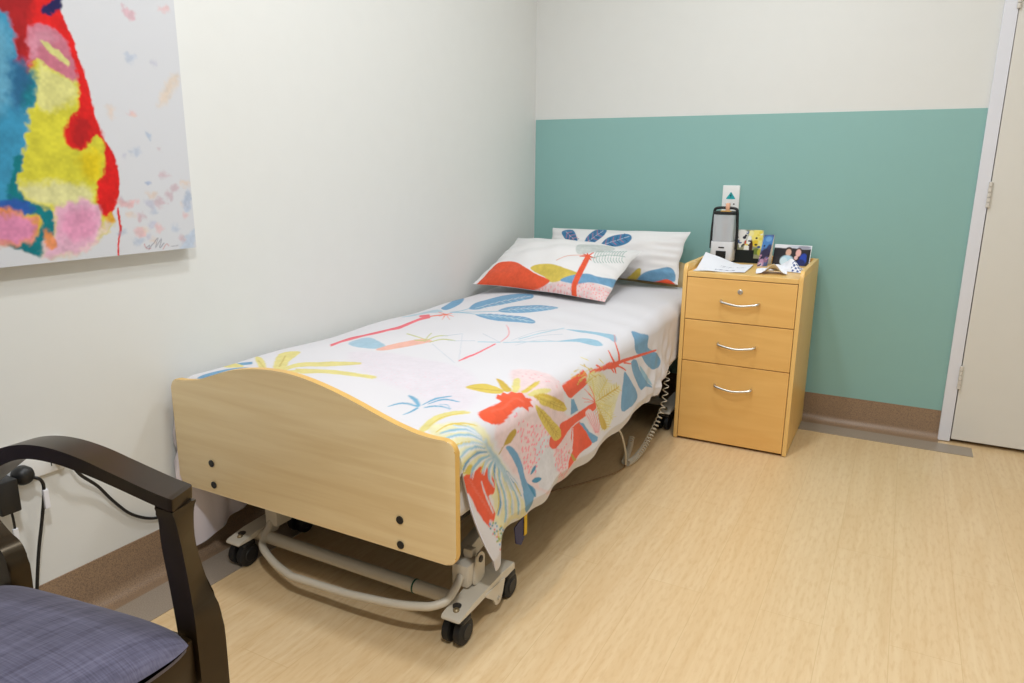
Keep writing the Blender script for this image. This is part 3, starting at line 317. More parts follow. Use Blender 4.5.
(0,14,2,100,"2073 -2842 2071 -2829 2068 -2809 2065 -2790 2063 -2777 2060 -2781 2062 -2794 2064 -2815 2066 -2835 2067 -2850"),
(0,14,2,100,"2069 -2852 2078 -2848 2090 -2841 2103 -2835 2111 -2831 2112 -2825 2104 -2828 2092 -2832 2079 -2837 2071 -2840"),
(0,14,2,100,"2083 -2816 2081 -2803 2078 -2784 2075 -2765 2074 -2752 2070 -2756 2072 -2770 2074 -2790 2076 -2810 2077 -2824"),
(0,14,2,100,"2079 -2826 2088 -2821 2100 -2816 2113 -2810 2121 -2806 2122 -2800 2114 -2803 2102 -2807 2089 -2812 2081 -2815"),
(0,14,2,100,"2093 -2792 2091 -2779 2088 -2760 2086 -2741 2084 -2728 2081 -2732 2082 -2746 2084 -2765 2086 -2785 2087 -2799"),
(0,14,2,100,"2089 -2800 2098 -2797 2110 -2791 2123 -2786 2131 -2782 2132 -2776 2124 -2779 2112 -2783 2099 -2787 2091 -2790"),
(0,14,2,100,"2103 -2768 2101 -2755 2099 -2736 2097 -2716 2096 -2702 2093 -2706 2093 -2721 2094 -2741 2096 -2761 2097 -2775"),
(0,14,2,100,"2099 -2776 2108 -2773 2120 -2767 2133 -2762 2141 -2759 2143 -2753 2134 -2755 2122 -2759 2109 -2763 2101 -2766"),
(0,14,2,100,"2000 -3040 2018 -3013 2045 -2967 2078 -2912 2106 -2866 2131 -2828 2157 -2794 2180 -2765 2197 -2745 2196 -2736 2179 -2755 2156 -2781 2129 -2813 2104 -2849 2076 -2895 2045 -2952 2017 -3002 1999 -3033"),
(0,14,2,100,"2041 -2974 2045 -2950 2051 -2917 2056 -2885 2059 -2865 2056 -2867 2053 -2887 2047 -2919 2041 -2953 2036 -2977"),
(0,14,2,100,"2036 -2982 2042 -2988 2049 -2998 2057 -3008 2063 -3014 2065 -3007 2061 -2999 2053 -2987 2046 -2976 2041 -2968"),
(0,14,2,100,"2062 -2938 2066 -2915 2072 -2883 2076 -2854 2078 -2836 2075 -2838 2072 -2856 2067 -2886 2062 -2918 2057 -2942"),
(0,14,2,100,"2057 -2947 2063 -2954 2071 -2964 2078 -2974 2084 -2981 2087 -2972 2082 -2964 2075 -2952 2067 -2941 2062 -2933"),
(0,14,2,100,"2083 -2903 2087 -2882 2091 -2853 2095 -2826 2097 -2809 2094 -2810 2091 -2828 2087 -2855 2082 -2884 2078 -2906"),
(0,14,2,100,"2078 -2912 2084 -2917 2092 -2927 2100 -2937 2106 -2943 2109 -2934 2104 -2926 2096 -2915 2089 -2905 2083 -2898"),
(0,14,2,100,"2104 -2870 2107 -2851 2110 -2824 2113 -2800 2116 -2783 2112 -2784 2110 -2801 2106 -2827 2102 -2853 2098 -2873"),
(0,14,2,100,"2099 -2878 2105 -2883 2114 -2891 2122 -2900 2128 -2906 2131 -2898 2126 -2891 2117 -2881 2109 -2872 2103 -2866"),
(0,14,2,100,"2123 -2841 2126 -2823 2129 -2798 2132 -2774 2134 -2758 2131 -2759 2128 -2776 2125 -2800 2121 -2825 2118 -2843"),
(0,14,2,100,"2118 -2848 2125 -2852 2134 -2860 2143 -2867 2149 -2872 2152 -2865 2146 -2859 2137 -2850 2129 -2842 2123 -2836"),
(0,14,2,100,"2142 -2814 2144 -2797 2148 -2773 2151 -2750 2154 -2733 2151 -2734 2147 -2751 2143 -2775 2139 -2799 2137 -2816"),
(0,14,2,100,"2137 -2820 2144 -2824 2153 -2831 2163 -2838 2169 -2842 2172 -2836 2165 -2830 2157 -2823 2148 -2815 2141 -2810"),
(0,14,2,100,"2161 -2788 2163 -2772 2167 -2749 2171 -2725 2174 -2707 2171 -2709 2167 -2726 2162 -2751 2158 -2774 2155 -2791"),
(0,14,2,100,"2156 -2794 2163 -2799 2172 -2805 2182 -2811 2188 -2815 2191 -2810 2184 -2804 2175 -2797 2166 -2790 2160 -2784"),
(0,14,2,100,"2180 -2764 2182 -2748 2187 -2724 2192 -2699 2196 -2680 2193 -2682 2188 -2700 2182 -2726 2177 -2750 2174 -2766"),
(0,14,2,100,"2175 -2770 2181 -2774 2191 -2780 2200 -2787 2207 -2791 2209 -2785 2203 -2780 2194 -2773 2185 -2765 2179 -2760"),
(0,18,3,100,"2092 -2975 2094 -2962 2103 -2942 2116 -2921 2131 -2901 2150 -2880 2173 -2859 2195 -2842 2212 -2833 2222 -2832 2229 -2838 2232 -2848 2233 -2859 2231 -2872 2225 -2889 2217 -2908 2205 -2926 2191 -2943 2174 -2958 2157 -2970 2142 -2978 2126 -2982 2111 -2984 2098 -2982"),
(0,19,2,100,"1825 -3088 1831 -3099 1840 -3114 1849 -3128 1855 -3138 1857 -3132 1852 -3121 1843 -3105 1835 -3090 1829 -3078"),
(0,14,2,100,"1847 -3047 1847 -3069 1847 -3101 1846 -3133 1846 -3155 1849 -3152 1850 -3130 1851 -3098 1852 -3065 1853 -3042"),
(0,18,2,100,"1844 -2974 1844 -2982 1845 -2994 1846 -3006 1846 -3013 1849 -3010 1849 -3001 1849 -2989 1849 -2976 1849 -2967"),
(0,19,2,100,"1781 -3106 1784 -3121 1787 -3144 1790 -3167 1792 -3182 1795 -3180 1793 -3164 1790 -3141 1788 -3118 1786 -3102"),
(0,14,2,100,"1749 -3213 1753 -3235 1759 -3268 1764 -3300 1768 -3321 1770 -3320 1767 -3298 1762 -3266 1757 -3234 1754 -3211"),
(0,18,2,100,"1796 -3016 1796 -3026 1797 -3040 1797 -3055 1798 -3064 1800 -3063 1800 -3053 1801 -3039 1801 -3024 1801 -3013"),
(0,19,2,100,"1784 -3056 1786 -3081 1790 -3118 1793 -3153 1796 -3177 1798 -3175 1796 -3151 1794 -3115 1791 -3079 1789 -3053"),
(0,14,2,100,"1763 -3170 1768 -3184 1776 -3203 1784 -3221 1789 -3233 1791 -3229 1786 -3216 1779 -3198 1771 -3178 1766 -3164"),
(0,18,2,100,"1814 -3197 1817 -3211 1822 -3232 1826 -3252 1829 -3266 1832 -3262 1829 -3247 1825 -3226 1821 -3205 1819 -3190"),
(0,19,2,100,"1807 -3221 1812 -3235 1820 -3254 1828 -3272 1834 -3283 1836 -3279 1831 -3266 1824 -3247 1816 -3227 1811 -3213"),
(0,14,2,100,"1814 -2982 1813 -2999 1812 -3023 1811 -3047 1810 -3063 1812 -3063 1814 -3046 1816 -3022 1818 -2998 1819 -2981"),
(0,18,2,100,"1748 -3166 1750 -3186 1753 -3214 1756 -3242 1758 -3261 1760 -3261 1759 -3242 1756 -3214 1754 -3186 1753 -3167"),
(0,19,2,100,"1777 -3255 1777 -3271 1778 -3294 1778 -3316 1778 -3332 1780 -3332 1781 -3317 1781 -3294 1781 -3271 1782 -3255"),
(0,14,2,100,"1821 -3015 1822 -3033 1824 -3059 1825 -3085 1826 -3103 1829 -3100 1829 -3082 1828 -3055 1827 -3028 1827 -3010"),
(0,18,2,100,"1785 -3026 1785 -3033 1786 -3043 1786 -3053 1786 -3059 1788 -3059 1789 -3052 1789 -3042 1790 -3032 1790 -3025"),
(0,19,2,100,"1842 -3045 1845 -3067 1848 -3099 1850 -3132 1852 -3153 1855 -3150 1854 -3127 1852 -3094 1850 -3060 1848 -3036"),
(0,19,2,100,"1784 -3054 1774 -3071 1759 -3092 1744 -3110 1734 -3120 1736 -3127 1747 -3118 1762 -3101 1777 -3080 1787 -3064"),
(0,14,2,100,"1811 -3145 1811 -3161 1809 -3186 1808 -3210 1807 -3227 1811 -3226 1812 -3209 1814 -3184 1816 -3160 1817 -3142"),
(0,18,2,100,"1867 -2899 1863 -2909 1858 -2924 1852 -2939 1848 -2949 1851 -2953 1855 -2944 1861 -2930 1867 -2916 1871 -2906"),
(0,19,2,100,"1815 -3034 1813 -3057 1810 -3089 1806 -3121 1804 -3142 1808 -3142 1810 -3120 1814 -3088 1818 -3056 1821 -3033"),
(0,14,2,100,"1845 -2951 1844 -2980 1842 -3022 1841 -3063 1839 -3091 1844 -3087 1846 -3058 1848 -3017 1850 -2974 1851 -2945"),
(0,18,2,100,"1742 -3089 1748 -3092 1756 -3095 1764 -3097 1769 -3098 1769 -3091 1764 -3089 1756 -3085 1748 -3081 1742 -3077"),
(0,19,2,100,"1825 -3091 1823 -3088 1821 -3084 1818 -3079 1817 -3076 1814 -3083 1815 -3087 1816 -3092 1818 -3098 1819 -3102"),
(0,14,2,100,"1736 -2994 1727 -3003 1714 -3012 1699 -3018 1688 -3018 1691 -3030 1702 -3029 1717 -3024 1731 -3015 1740 -3008"),
(0,18,2,100,"1856 -2982 1846 -3002 1832 -3032 1818 -3057 1809 -3073 1810 -3079 1820 -3064 1834 -3039 1849 -3010 1859 -2991"),
(0,19,2,100,"1819 -2869 1815 -2874 1810 -2880 1804 -2885 1800 -2888 1800 -2897 1804 -2895 1810 -2891 1816 -2886 1820 -2883"),
(0,14,2,100,"1828 -3010 1826 -3012 1824 -3016 1822 -3020 1821 -3023 1822 -3029 1824 -3027 1826 -3025 1828 -3022 1830 -3020"),
(0,18,2,100,"1799 -3172 1794 -3194 1786 -3225 1779 -3255 1774 -3275 1777 -3278 1782 -3259 1790 -3229 1798 -3198 1804 -3176"),
(0,19,2,100,"1765 -2876 1772 -2871 1783 -2863 1793 -2852 1801 -2844 1800 -2836 1792 -2843 1781 -2852 1770 -2859 1763 -2862"),
(0,14,2,100,"1824 -3000 1818 -3022 1810 -3053 1803 -3082 1797 -3101 1800 -3104 1806 -3085 1814 -3056 1823 -3026 1829 -3003"),
(0,2,3,100,"2036 -3181 2022 -3176 2015 -3160 2015 -3138 2023 -3115 2041 -3091 2070 -3061 2103 -3028 2135 -3001 2164 -2984 2193 -2976 2215 -2978 2225 -2993 2221 -3020 2208 -3051 2191 -3079 2170 -3103 2140 -3125 2101 -3150 2063 -3170"),
(0,9,2,100,"2035 -3175 2049 -3165 2069 -3150 2091 -3135 2112 -3121 2132 -3109 2153 -3097 2171 -3086 2184 -3079 2185 -3073 2172 -3081 2153 -3092 2132 -3104 2112 -3116 2092 -3130 2069 -3145 2049 -3160 2035 -3170"),
(0,9,2,100,"2039 -3146 2053 -3137 2074 -3125 2097 -3111 2118 -3100 2138 -3091 2157 -3082 2175 -3075 2187 -3070 2188 -3063 2176 -3069 2158 -3076 2138 -3085 2119 -3095 2098 -3106 2075 -3120 2054 -3132 2039 -3141"),
(0,9,2,100,"2043 -3116 2058 -3109 2080 -3098 2104 -3087 2125 -3077 2144 -3071 2162 -3066 2178 -3063 2190 -3060 2191 -3053 2180 -3056 2164 -3060 2145 -3065 2126 -3071 2105 -3081 2081 -3093 2059 -3104 2044 -3111"),
(0,9,2,100,"2048 -3085 2064 -3078 2086 -3069 2111 -3059 2133 -3052 2151 -3049 2168 -3048 2183 -3049 2193 -3050 2195 -3042 2185 -3042 2170 -3041 2153 -3041 2134 -3045 2112 -3052 2087 -3063 2065 -3072 2049 -3079"),
(0,9,2,100,"2054 -3050 2071 -3044 2094 -3036 2120 -3027 2142 -3022 2159 -3023 2174 -3028 2187 -3034 2196 -3039 2199 -3031 2190 -3026 2177 -3020 2162 -3015 2144 -3013 2122 -3019 2096 -3028 2072 -3037 2056 -3043"),
(0,9,2,100,"2062 -3009 2079 -3004 2104 -2996 2131 -2988 2153 -2986 2169 -2993 2182 -3005 2192 -3018 2200 -3026 2203 -3018 2196 -3009 2185 -2996 2172 -2983 2156 -2976 2133 -2979 2106 -2987 2081 -2995 2064 -3001"),
(0,10,2,100,"2000 -3030 1989 -3040 1975 -3054 1958 -3070 1942 -3088 1925 -3110 1907 -3136 1890 -3160 1878 -3177 1879 -3182 1891 -3165 1908 -3142 1926 -3117 1943 -3096 1958 -3080 1974 -3065 1989 -3052 1999 -3043"),
(0,10,2,100,"1998 -3033 1992 -3047 1983 -3066 1974 -3088 1964 -3110 1954 -3136 1942 -3166 1932 -3194 1925 -3213 1927 -3215 1935 -3196 1945 -3168 1957 -3139 1967 -3114 1977 -3092 1986 -3071 1995 -3053 2001 -3040"),
(0,10,2,100,"2001 -3029 1991 -3032 1977 -3035 1960 -3039 1944 -3047 1927 -3059 1908 -3075 1891 -3089 1880 -3100 1879 -3107 1891 -3097 1908 -3083 1926 -3068 1943 -3057 1958 -3050 1974 -3047 1988 -3045 1998 -3043"),
(0,10,2,100,"2000 -3030 1994 -3035 1986 -3041 1976 -3050 1965 -3061 1954 -3076 1942 -3095 1931 -3112 1923 -3124 1924 -3129 1932 -3118 1943 -3101 1955 -3083 1966 -3069 1975 -3060 1985 -3052 1993 -3047 1999 -3043"),
(0,10,2,100,"1997 -3036 1994 -3047 1990 -3063 1985 -3081 1980 -3100 1974 -3122 1967 -3148 1961 -3172 1956 -3189 1959 -3190 1964 -3173 1970 -3149 1978 -3123 1984 -3100 1989 -3082 1994 -3064 1998 -3048 2002 -3037"),
(0,14,4,100,"1661 -3841 1643 -3810 1618 -3764 1598 -3721 1587 -3690 1585 -3671 1590 -3658 1599 -3653 1610 -3660 1627 -3687 1649 -3729 1670 -3775 1685 -3812 1689 -3834 1685 -3850 1676 -3855"),
(0,19,3,100,"1442 -3940 1439 -3931 1441 -3919 1447 -3905 1455 -3892 1465 -3878 1476 -3861 1490 -3846 1508 -3837 1535 -3836 1569 -3842 1601 -3853 1624 -3866 1636 -3881 1641 -3901 1640 -3919 1636 -3933 1626 -3942 1612 -3948 1595 -3952 1577 -3954 1559 -3955 1540 -3954 1521 -3952 1503 -3950 1485 -3949 1467 -3948 1451 -3945"),
(0,18,3,100,"1504 -3722 1509 -3718 1520 -3720 1535 -3727 1553 -3738 1577 -3756 1606 -3780 1634 -3807 1652 -3829 1658 -3849 1657 -3868 1651 -3881 1641 -3882 1624 -3869 1601 -3844 1576 -3815 1556 -3791 1538 -3770 1522 -3750 1509 -3732"),
(0,19,3,100,"1696 -3804 1692 -3779 1690 -3744 1690 -3709 1692 -3680 1694 -3657 1697 -3636 1700 -3619 1703 -3612 1707 -3616 1711 -3629 1715 -3647 1717 -3668 1718 -3695 1717 -3730 1717 -3764 1716 -3791 1713 -3807 1708 -3816 1702 -3815"),
(0,14,3,100,"1731 -3797 1728 -3779 1728 -3749 1731 -3717 1737 -3689 1745 -3663 1757 -3635 1768 -3609 1776 -3592 1781 -3588 1785 -3594 1786 -3608 1785 -3627 1781 -3654 1775 -3687 1767 -3721 1760 -3748 1753 -3769 1744 -3788 1736 -3799"),
(0,18,3,100,"1753 -3766 1751 -3751 1756 -3725 1765 -3697 1775 -3671 1788 -3647 1803 -3621 1820 -3592 1838 -3561 1854 -3529 1871 -3501 1886 -3477 1900 -3459 1914 -3448 1927 -3441 1937 -3442 1942 -3451 1940 -3470 1932 -3499 1921 -3532 1906 -3566 1887 -3601 1864 -3639 1839 -3676 1817 -3706 1798 -3731 1778 -3754 1763 -3766"),
(0,19,3,100,"1797 -3793 1801 -3781 1813 -3764 1831 -3741 1853 -3714 1878 -3687 1907 -3657 1936 -3626 1963 -3599 1985 -3574 2005 -3551 2023 -3533 2037 -3523 2049 -3521 2059 -3527 2066 -3538 2066 -3553 2059 -3575 2044 -3604 2024 -3636 2005 -3663 1987 -3683 1968 -3700 1950 -3715 1932 -3729 1915 -3743 1898 -3755 1882 -3767 1865 -3777 1844 -3787 1822 -3798 1805 -3799"),
(0,19,3,100,"1771 -3713 1777 -3698 1788 -3678 1803 -3655 1818 -3631 1835 -3603 1854 -3570 1872 -3539 1888 -3510 1901 -3484 1914 -3458 1924 -3439 1932 -3429 1938 -3431 1942 -3443 1942 -3461 1939 -3484 1930 -3511 1917 -3543 1900 -3579 1881 -3615 1861 -3653 1838 -3694 1818 -3727 1803 -3744 1791 -3747 1780 -3740 1773 -3727"),
(0,19,3,100,"1828 -3757 1830 -3748 1840 -3735 1855 -3719 1872 -3703 1892 -3685 1916 -3665 1942 -3642 1966 -3620 1988 -3596 2009 -3572 2027 -3550 2043 -3535 2055 -3526 2065 -3521 2072 -3521 2077 -3527 2080 -3540 2081 -3561 2077 -3585 2067 -3608 2052 -3628 2032 -3647 2009 -3666 1985 -3686 1959 -3709 1930 -3733 1904 -3754 1882 -3767 1863 -3771 1846 -3769 1833 -3765"),
(0,15,2,100,"1785 -3729 1796 -3714 1813 -3688 1834 -3653 1857 -3614 1879 -3573 1901 -3529 1919 -3490 1932 -3463 1929 -3460 1917 -3487 1898 -3526 1877 -3570 1855 -3611 1832 -3650 1811 -3684 1794 -3710 1783 -3725"),
(0,15,2,100,"1844 -3751 1862 -3737 1889 -3716 1920 -3693 1950 -3669 1981 -3644 2015 -3616 2044 -3591 2064 -3574 2065 -3566 2045 -3583 2016 -3608 1983 -3635 1952 -3661 1921 -3685 1890 -3709 1863 -3730 1844 -3744"),
(0,15,2,100,"1851 -3744 1854 -3747 1860 -3753 1865 -3758 1869 -3762 1871 -3758 1867 -3754 1862 -3748 1857 -3743 1853 -3739"),
(0,15,2,100,"1852 -3743 1858 -3734 1865 -3720 1873 -3707 1879 -3698 1877 -3696 1872 -3705 1864 -3718 1856 -3732 1851 -3740"),
(0,15,2,100,"1875 -3724 1879 -3727 1884 -3733 1889 -3738 1893 -3742 1895 -3738 1891 -3734 1886 -3729 1881 -3723 1877 -3719"),
(0,15,2,100,"1877 -3723 1882 -3713 1890 -3700 1899 -3686 1904 -3676 1903 -3674 1897 -3684 1889 -3698 1881 -3711 1875 -3721"),
(0,15,2,100,"1900 -3703 1904 -3707 1909 -3713 1914 -3718 1917 -3722 1920 -3718 1916 -3714 1911 -3708 1906 -3703 1902 -3699"),
(0,15,2,100,"1902 -3702 1908 -3693 1916 -3678 1925 -3664 1931 -3654 1930 -3652 1924 -3662 1915 -3676 1906 -3690 1901 -3700"),
(0,15,2,100,"1926 -3682 1930 -3686 1935 -3692 1940 -3697 1943 -3701 1946 -3697 1942 -3693 1937 -3687 1932 -3681 1929 -3677"),
(0,15,2,100,"1928 -3681 1934 -3671 1943 -3656 1952 -3641 1958 -3631 1957 -3629 1951 -3639 1942 -3654 1933 -3668 1927 -3678"),
(0,15,2,100,"1953 -3659 1956 -3663 1962 -3669 1967 -3675 1970 -3679 1973 -3675 1969 -3670 1964 -3664 1959 -3659 1956 -3655"),
(0,15,2,100,"1955 -3658 1961 -3648 1970 -3633 1979 -3617 1985 -3607 1984 -3605 1978 -3615 1969 -3630 1960 -3646 1954 -3656"),
(0,15,2,100,"1980 -3636 1984 -3640 1989 -3646 1994 -3652 1998 -3656 2001 -3651 1997 -3647 1992 -3641 1987 -3635 1983 -3631"),
(0,15,2,100,"1982 -3635 1989 -3624 1998 -3609 2007 -3593 2012 -3583 2011 -3581 2005 -3591 1996 -3606 1987 -3622 1981 -3632"),
(0,15,2,100,"2008 -3612 2012 -3616 2017 -3622 2022 -3628 2026 -3632 2029 -3627 2025 -3623 2020 -3617 2015 -3611 2011 -3607"),
(0,15,2,100,"2010 -3611 2016 -3600 2025 -3585 2034 -3570 2039 -3559 2038 -3557 2032 -3567 2024 -3582 2015 -3598 2009 -3608"),
(0,15,2,100,"2036 -3588 2040 -3592 2045 -3598 2051 -3604 2054 -3608 2057 -3603 2053 -3599 2048 -3593 2042 -3587 2038 -3583"),
(0,15,2,100,"2038 -3587 2044 -3576 2052 -3561 2060 -3546 2065 -3537 2064 -3534 2058 -3544 2050 -3559 2042 -3574 2036 -3584"),
(0,15,2,80,"1629 -3878 1597 -3894 1546 -3911 1492 -3923 1454 -3930 1458 -3937 1496 -3930 1550 -3919 1601 -3903 1634 -3888"),
(0,15,2,80,"1654 -3836 1628 -3814 1589 -3783 1551 -3753 1524 -3733 1526 -3741 1553 -3761 1592 -3792 1630 -3823 1657 -3845"),
(0,15,2,80,"1696 -3825 1694 -3783 1696 -3728 1701 -3677 1704 -3641 1700 -3638 1697 -3673 1692 -3724 1690 -3779 1692 -3820"),
(0,15,2,80,"1762 -3751 1786 -3717 1827 -3649 1875 -3555 1904 -3488 1901 -3485 1872 -3552 1825 -3646 1785 -3712 1760 -3747"),
(0,15,2,80,"1808 -3787 1848 -3751 1915 -3690 1989 -3621 2040 -3571 2040 -3565 1990 -3614 1916 -3684 1848 -3745 1807 -3781"),
(0,15,2,80,"1770 -3739 1769 -3732 1769 -3721 1769 -3711 1769 -3704 1766 -3705 1766 -3712 1766 -3722 1767 -3732 1767 -3739"),
(0,15,2,80,"1767 -3741 1771 -3747 1776 -3755 1781 -3764 1784 -3769 1786 -3765 1782 -3760 1777 -3752 1773 -3743 1769 -3737"),
(0,15,2,80,"1785 -3717 1785 -3710 1784 -3700 1784 -3689 1784 -3682 1781 -3683 1782 -3691 1782 -3701 1782 -3711 1782 -3718"),
(0,15,2,80,"1782 -3719 1786 -3725 1791 -3732 1795 -3739 1799 -3744 1801 -3740 1797 -3735 1793 -3728 1788 -3721 1784 -3716"),
(0,15,2,80,"1801 -3692 1801 -3685 1801 -3674 1801 -3664 1801 -3657 1798 -3659 1798 -3666 1798 -3676 1798 -3687 1798 -3694"),
(0,15,2,80,"1798 -3695 1802 -3699 1807 -3706 1812 -3712 1815 -3716 1818 -3711 1814 -3707 1809 -3701 1804 -3695 1801 -3691"),
(0,15,2,80,"1818 -3663 1818 -3656 1818 -3645 1818 -3635 1818 -3627 1815 -3630 1815 -3637 1815 -3648 1815 -3658 1815 -3665"),
(0,15,2,80,"1816 -3666 1819 -3670 1825 -3675 1830 -3680 1834 -3683 1837 -3677 1833 -3674 1827 -3670 1822 -3665 1818 -3661"),
(0,15,2,80,"1838 -3628 1837 -3620 1837 -3610 1837 -3599 1836 -3592 1833 -3595 1833 -3603 1834 -3613 1834 -3624 1834 -3631"),
(0,15,2,80,"1835 -3632 1839 -3635 1845 -3638 1851 -3642 1855 -3644 1858 -3638 1854 -3636 1848 -3632 1841 -3629 1837 -3627"),
(0,15,2,80,"1858 -3588 1858 -3580 1857 -3569 1856 -3558 1856 -3551 1852 -3555 1853 -3562 1854 -3573 1854 -3584 1855 -3591"),
(0,15,2,80,"1855 -3593 1859 -3595 1866 -3599 1872 -3602 1876 -3605 1879 -3599 1875 -3596 1868 -3592 1862 -3589 1858 -3586"),
(0,15,2,80,"1877 -3547 1877 -3539 1876 -3528 1875 -3517 1874 -3509 1871 -3513 1871 -3521 1872 -3532 1873 -3543 1874 -3551"),
(0,15,2,80,"1875 -3552 1879 -3554 1886 -3558 1892 -3562 1896 -3564 1899 -3558 1895 -3555 1888 -3552 1881 -3548 1877 -3545"),
(0,15,2,80,"1896 -3505 1895 -3498 1893 -3486 1892 -3475 1891 -3467 1888 -3471 1889 -3479 1890 -3490 1891 -3502 1892 -3509"),
(0,15,2,80,"1893 -3510 1897 -3513 1904 -3517 1911 -3520 1915 -3523 1918 -3517 1913 -3514 1906 -3510 1900 -3507 1895 -3504"),
(0,15,2,80,"1820 -3774 1820 -3767 1819 -3757 1819 -3747 1818 -3740 1815 -3742 1816 -3749 1816 -3759 1817 -3770 1817 -3777"),
(0,15,2,80,"1818 -3778 1822 -3782 1827 -3787 1833 -3791 1837 -3793 1840 -3788 1835 -3785 1829 -3781 1824 -3776 1820 -3773"),
(0,15,2,80,"1846 -3750 1846 -3743 1846 -3733 1845 -3723 1845 -3716 1841 -3720 1842 -3727 1842 -3737 1842 -3747 1843 -3753"),
(0,15,2,80,"1843 -3754 1847 -3757 1853 -3761 1859 -3765 1863 -3768 1866 -3762 1862 -3760 1856 -3756 1850 -3752 1846 -3749"),
(0,15,2,80,"1874 -3725 1874 -3718 1874 -3707 1874 -3697 1874 -3690 1870 -3693 1870 -3700 1870 -3711 1870 -3721 1870 -3728"),
(0,15,2,80,"1871 -3729 1875 -3732 1880 -3736 1886 -3740 1890 -3743 1893 -3737 1889 -3735 1883 -3730 1877 -3726 1873 -3724"),
(0,15,2,80,"1902 -3698 1903 -3691 1903 -3680 1903 -3669 1904 -3662 1900 -3666 1900 -3673 1899 -3684 1899 -3695 1899 -3702"),
(0,15,2,80,"1899 -3703 1903 -3706 1909 -3710 1915 -3714 1918 -3717 1921 -3712 1917 -3709 1912 -3704 1906 -3700 1902 -3697"),
(0,15,2,80,"1933 -3671 1933 -3663 1933 -3652 1934 -3641 1934 -3633 1930 -3637 1930 -3645 1930 -3656 1929 -3667 1929 -3675"),
(0,15,2,80,"1929 -3676 1933 -3679 1939 -3683 1944 -3687 1948 -3690 1951 -3684 1948 -3681 1942 -3677 1936 -3673 1932 -3670"),
(0,15,2,80,"1964 -3642 1964 -3634 1965 -3622 1965 -3611 1965 -3603 1961 -3607 1961 -3615 1961 -3626 1960 -3638 1960 -3646"),
(0,15,2,80,"1960 -3647 1964 -3650 1970 -3654 1976 -3659 1980 -3662 1983 -3655 1979 -3652 1973 -3648 1967 -3643 1963 -3640"),
(0,15,2,80,"1995 -3611 1996 -3603 1996 -3592 1996 -3581 1996 -3573 1992 -3577 1992 -3585 1992 -3596 1992 -3607 1991 -3615"),
(0,15,2,80,"1992 -3617 1996 -3620 2002 -3624 2008 -3628 2012 -3631 2015 -3625 2011 -3622 2005 -3617 1999 -3613 1995 -3610"),
(0,15,2,80,"2027 -3581 2027 -3573 2026 -3562 2026 -3551 2025 -3543 2022 -3547 2022 -3555 2023 -3566 2023 -3577 2023 -3585"),
(0,15,2,80,"2023 -3586 2028 -3589 2034 -3593 2040 -3598 2044 -3601 2047 -3594 2043 -3591 2037 -3587 2031 -3583 2026 -3580"),
(0,16,2,100,"1677 -4209 1673 -4156 1684 -4099 1689 -4056 1694 -4013 1656 -3998 1632 -3943 1654 -3949 1637 -3897 1671 -3908 1659 -3846 1687 -3851 1702 -3811 1741 -3832 1761 -3792 1776 -3830 1802 -3815 1791 -3866 1814 -3880 1782 -3911 1766 -3959 1771 -4007 1780 -4067 1785 -4118 1779 -4159 1759 -4194 1726 -4219 1700 -4222"),
(0,10,6,60,"1713 -4143 1716 -4128 1722 -4106 1728 -4081 1731 -4053 1731 -4020 1729 -3983 1726 -3947 1725 -3919 1730 -3905 1740 -3897 1750 -3891 1757 -3886 1752 -3869 1745 -3874 1734 -3880 1723 -3889 1716 -3909 1717 -3942 1720 -3981 1723 -4017 1723 -4048 1720 -4074 1714 -4099 1708 -4120 1704 -4134"),
(0,20,2,100,"1367 -4242 1349 -4241 1323 -4238 1295 -4237 1272 -4241 1256 -4254 1244 -4273 1237 -4293 1233 -4308 1238 -4313 1244 -4300 1253 -4282 1266 -4265 1282 -4255 1303 -4251 1331 -4252 1357 -4255 1375 -4257"),
(0,20,2,100,"1378 -4242 1370 -4233 1358 -4220 1342 -4205 1324 -4190 1305 -4183 1286 -4177 1269 -4174 1258 -4173 1260 -4181 1274 -4189 1292 -4199 1311 -4209 1326 -4220 1337 -4227 1349 -4237 1361 -4248 1370 -4256"),
(0,20,2,100,"1369 -4252 1368 -4261 1365 -4273 1363 -4286 1361 -4299 1359 -4312 1356 -4326 1355 -4339 1355 -4349 1360 -4354 1362 -4347 1365 -4335 1369 -4323 1373 -4311 1375 -4298 1378 -4284 1381 -4272 1383 -4264"),
(0,20,2,100,"1384 -4236 1389 -4223 1396 -4205 1405 -4185 1414 -4166 1425 -4145 1438 -4122 1449 -4100 1455 -4082 1449 -4073 1440 -4088 1427 -4108 1413 -4129 1400 -4150 1393 -4173 1387 -4196 1382 -4217 1378 -4230"),
(0,20,2,100,"1406 -4217 1415 -4206 1426 -4188 1439 -4169 1453 -4154 1471 -4145 1495 -4141 1518 -4140 1533 -4138 1528 -4128 1511 -4127 1487 -4126 1461 -4129 1441 -4137 1428 -4156 1418 -4179 1409 -4199 1402 -4212"),
(0,20,2,100,"1407 -4252 1417 -4247 1431 -4238 1447 -4229 1464 -4224 1482 -4222 1504 -4222 1524 -4223 1538 -4223 1536 -4218 1521 -4216 1499 -4212 1476 -4210 1455 -4211 1438 -4218 1423 -4229 1411 -4239 1402 -4246"),
(0,20,2,100,"1458 -4199 1467 -4198 1479 -4196 1492 -4195 1503 -4197 1512 -4203 1522 -4213 1530 -4223 1536 -4230 1537 -4228 1532 -4221 1523 -4210 1513 -4199 1501 -4190 1489 -4189 1476 -4191 1464 -4193 1456 -4195"),
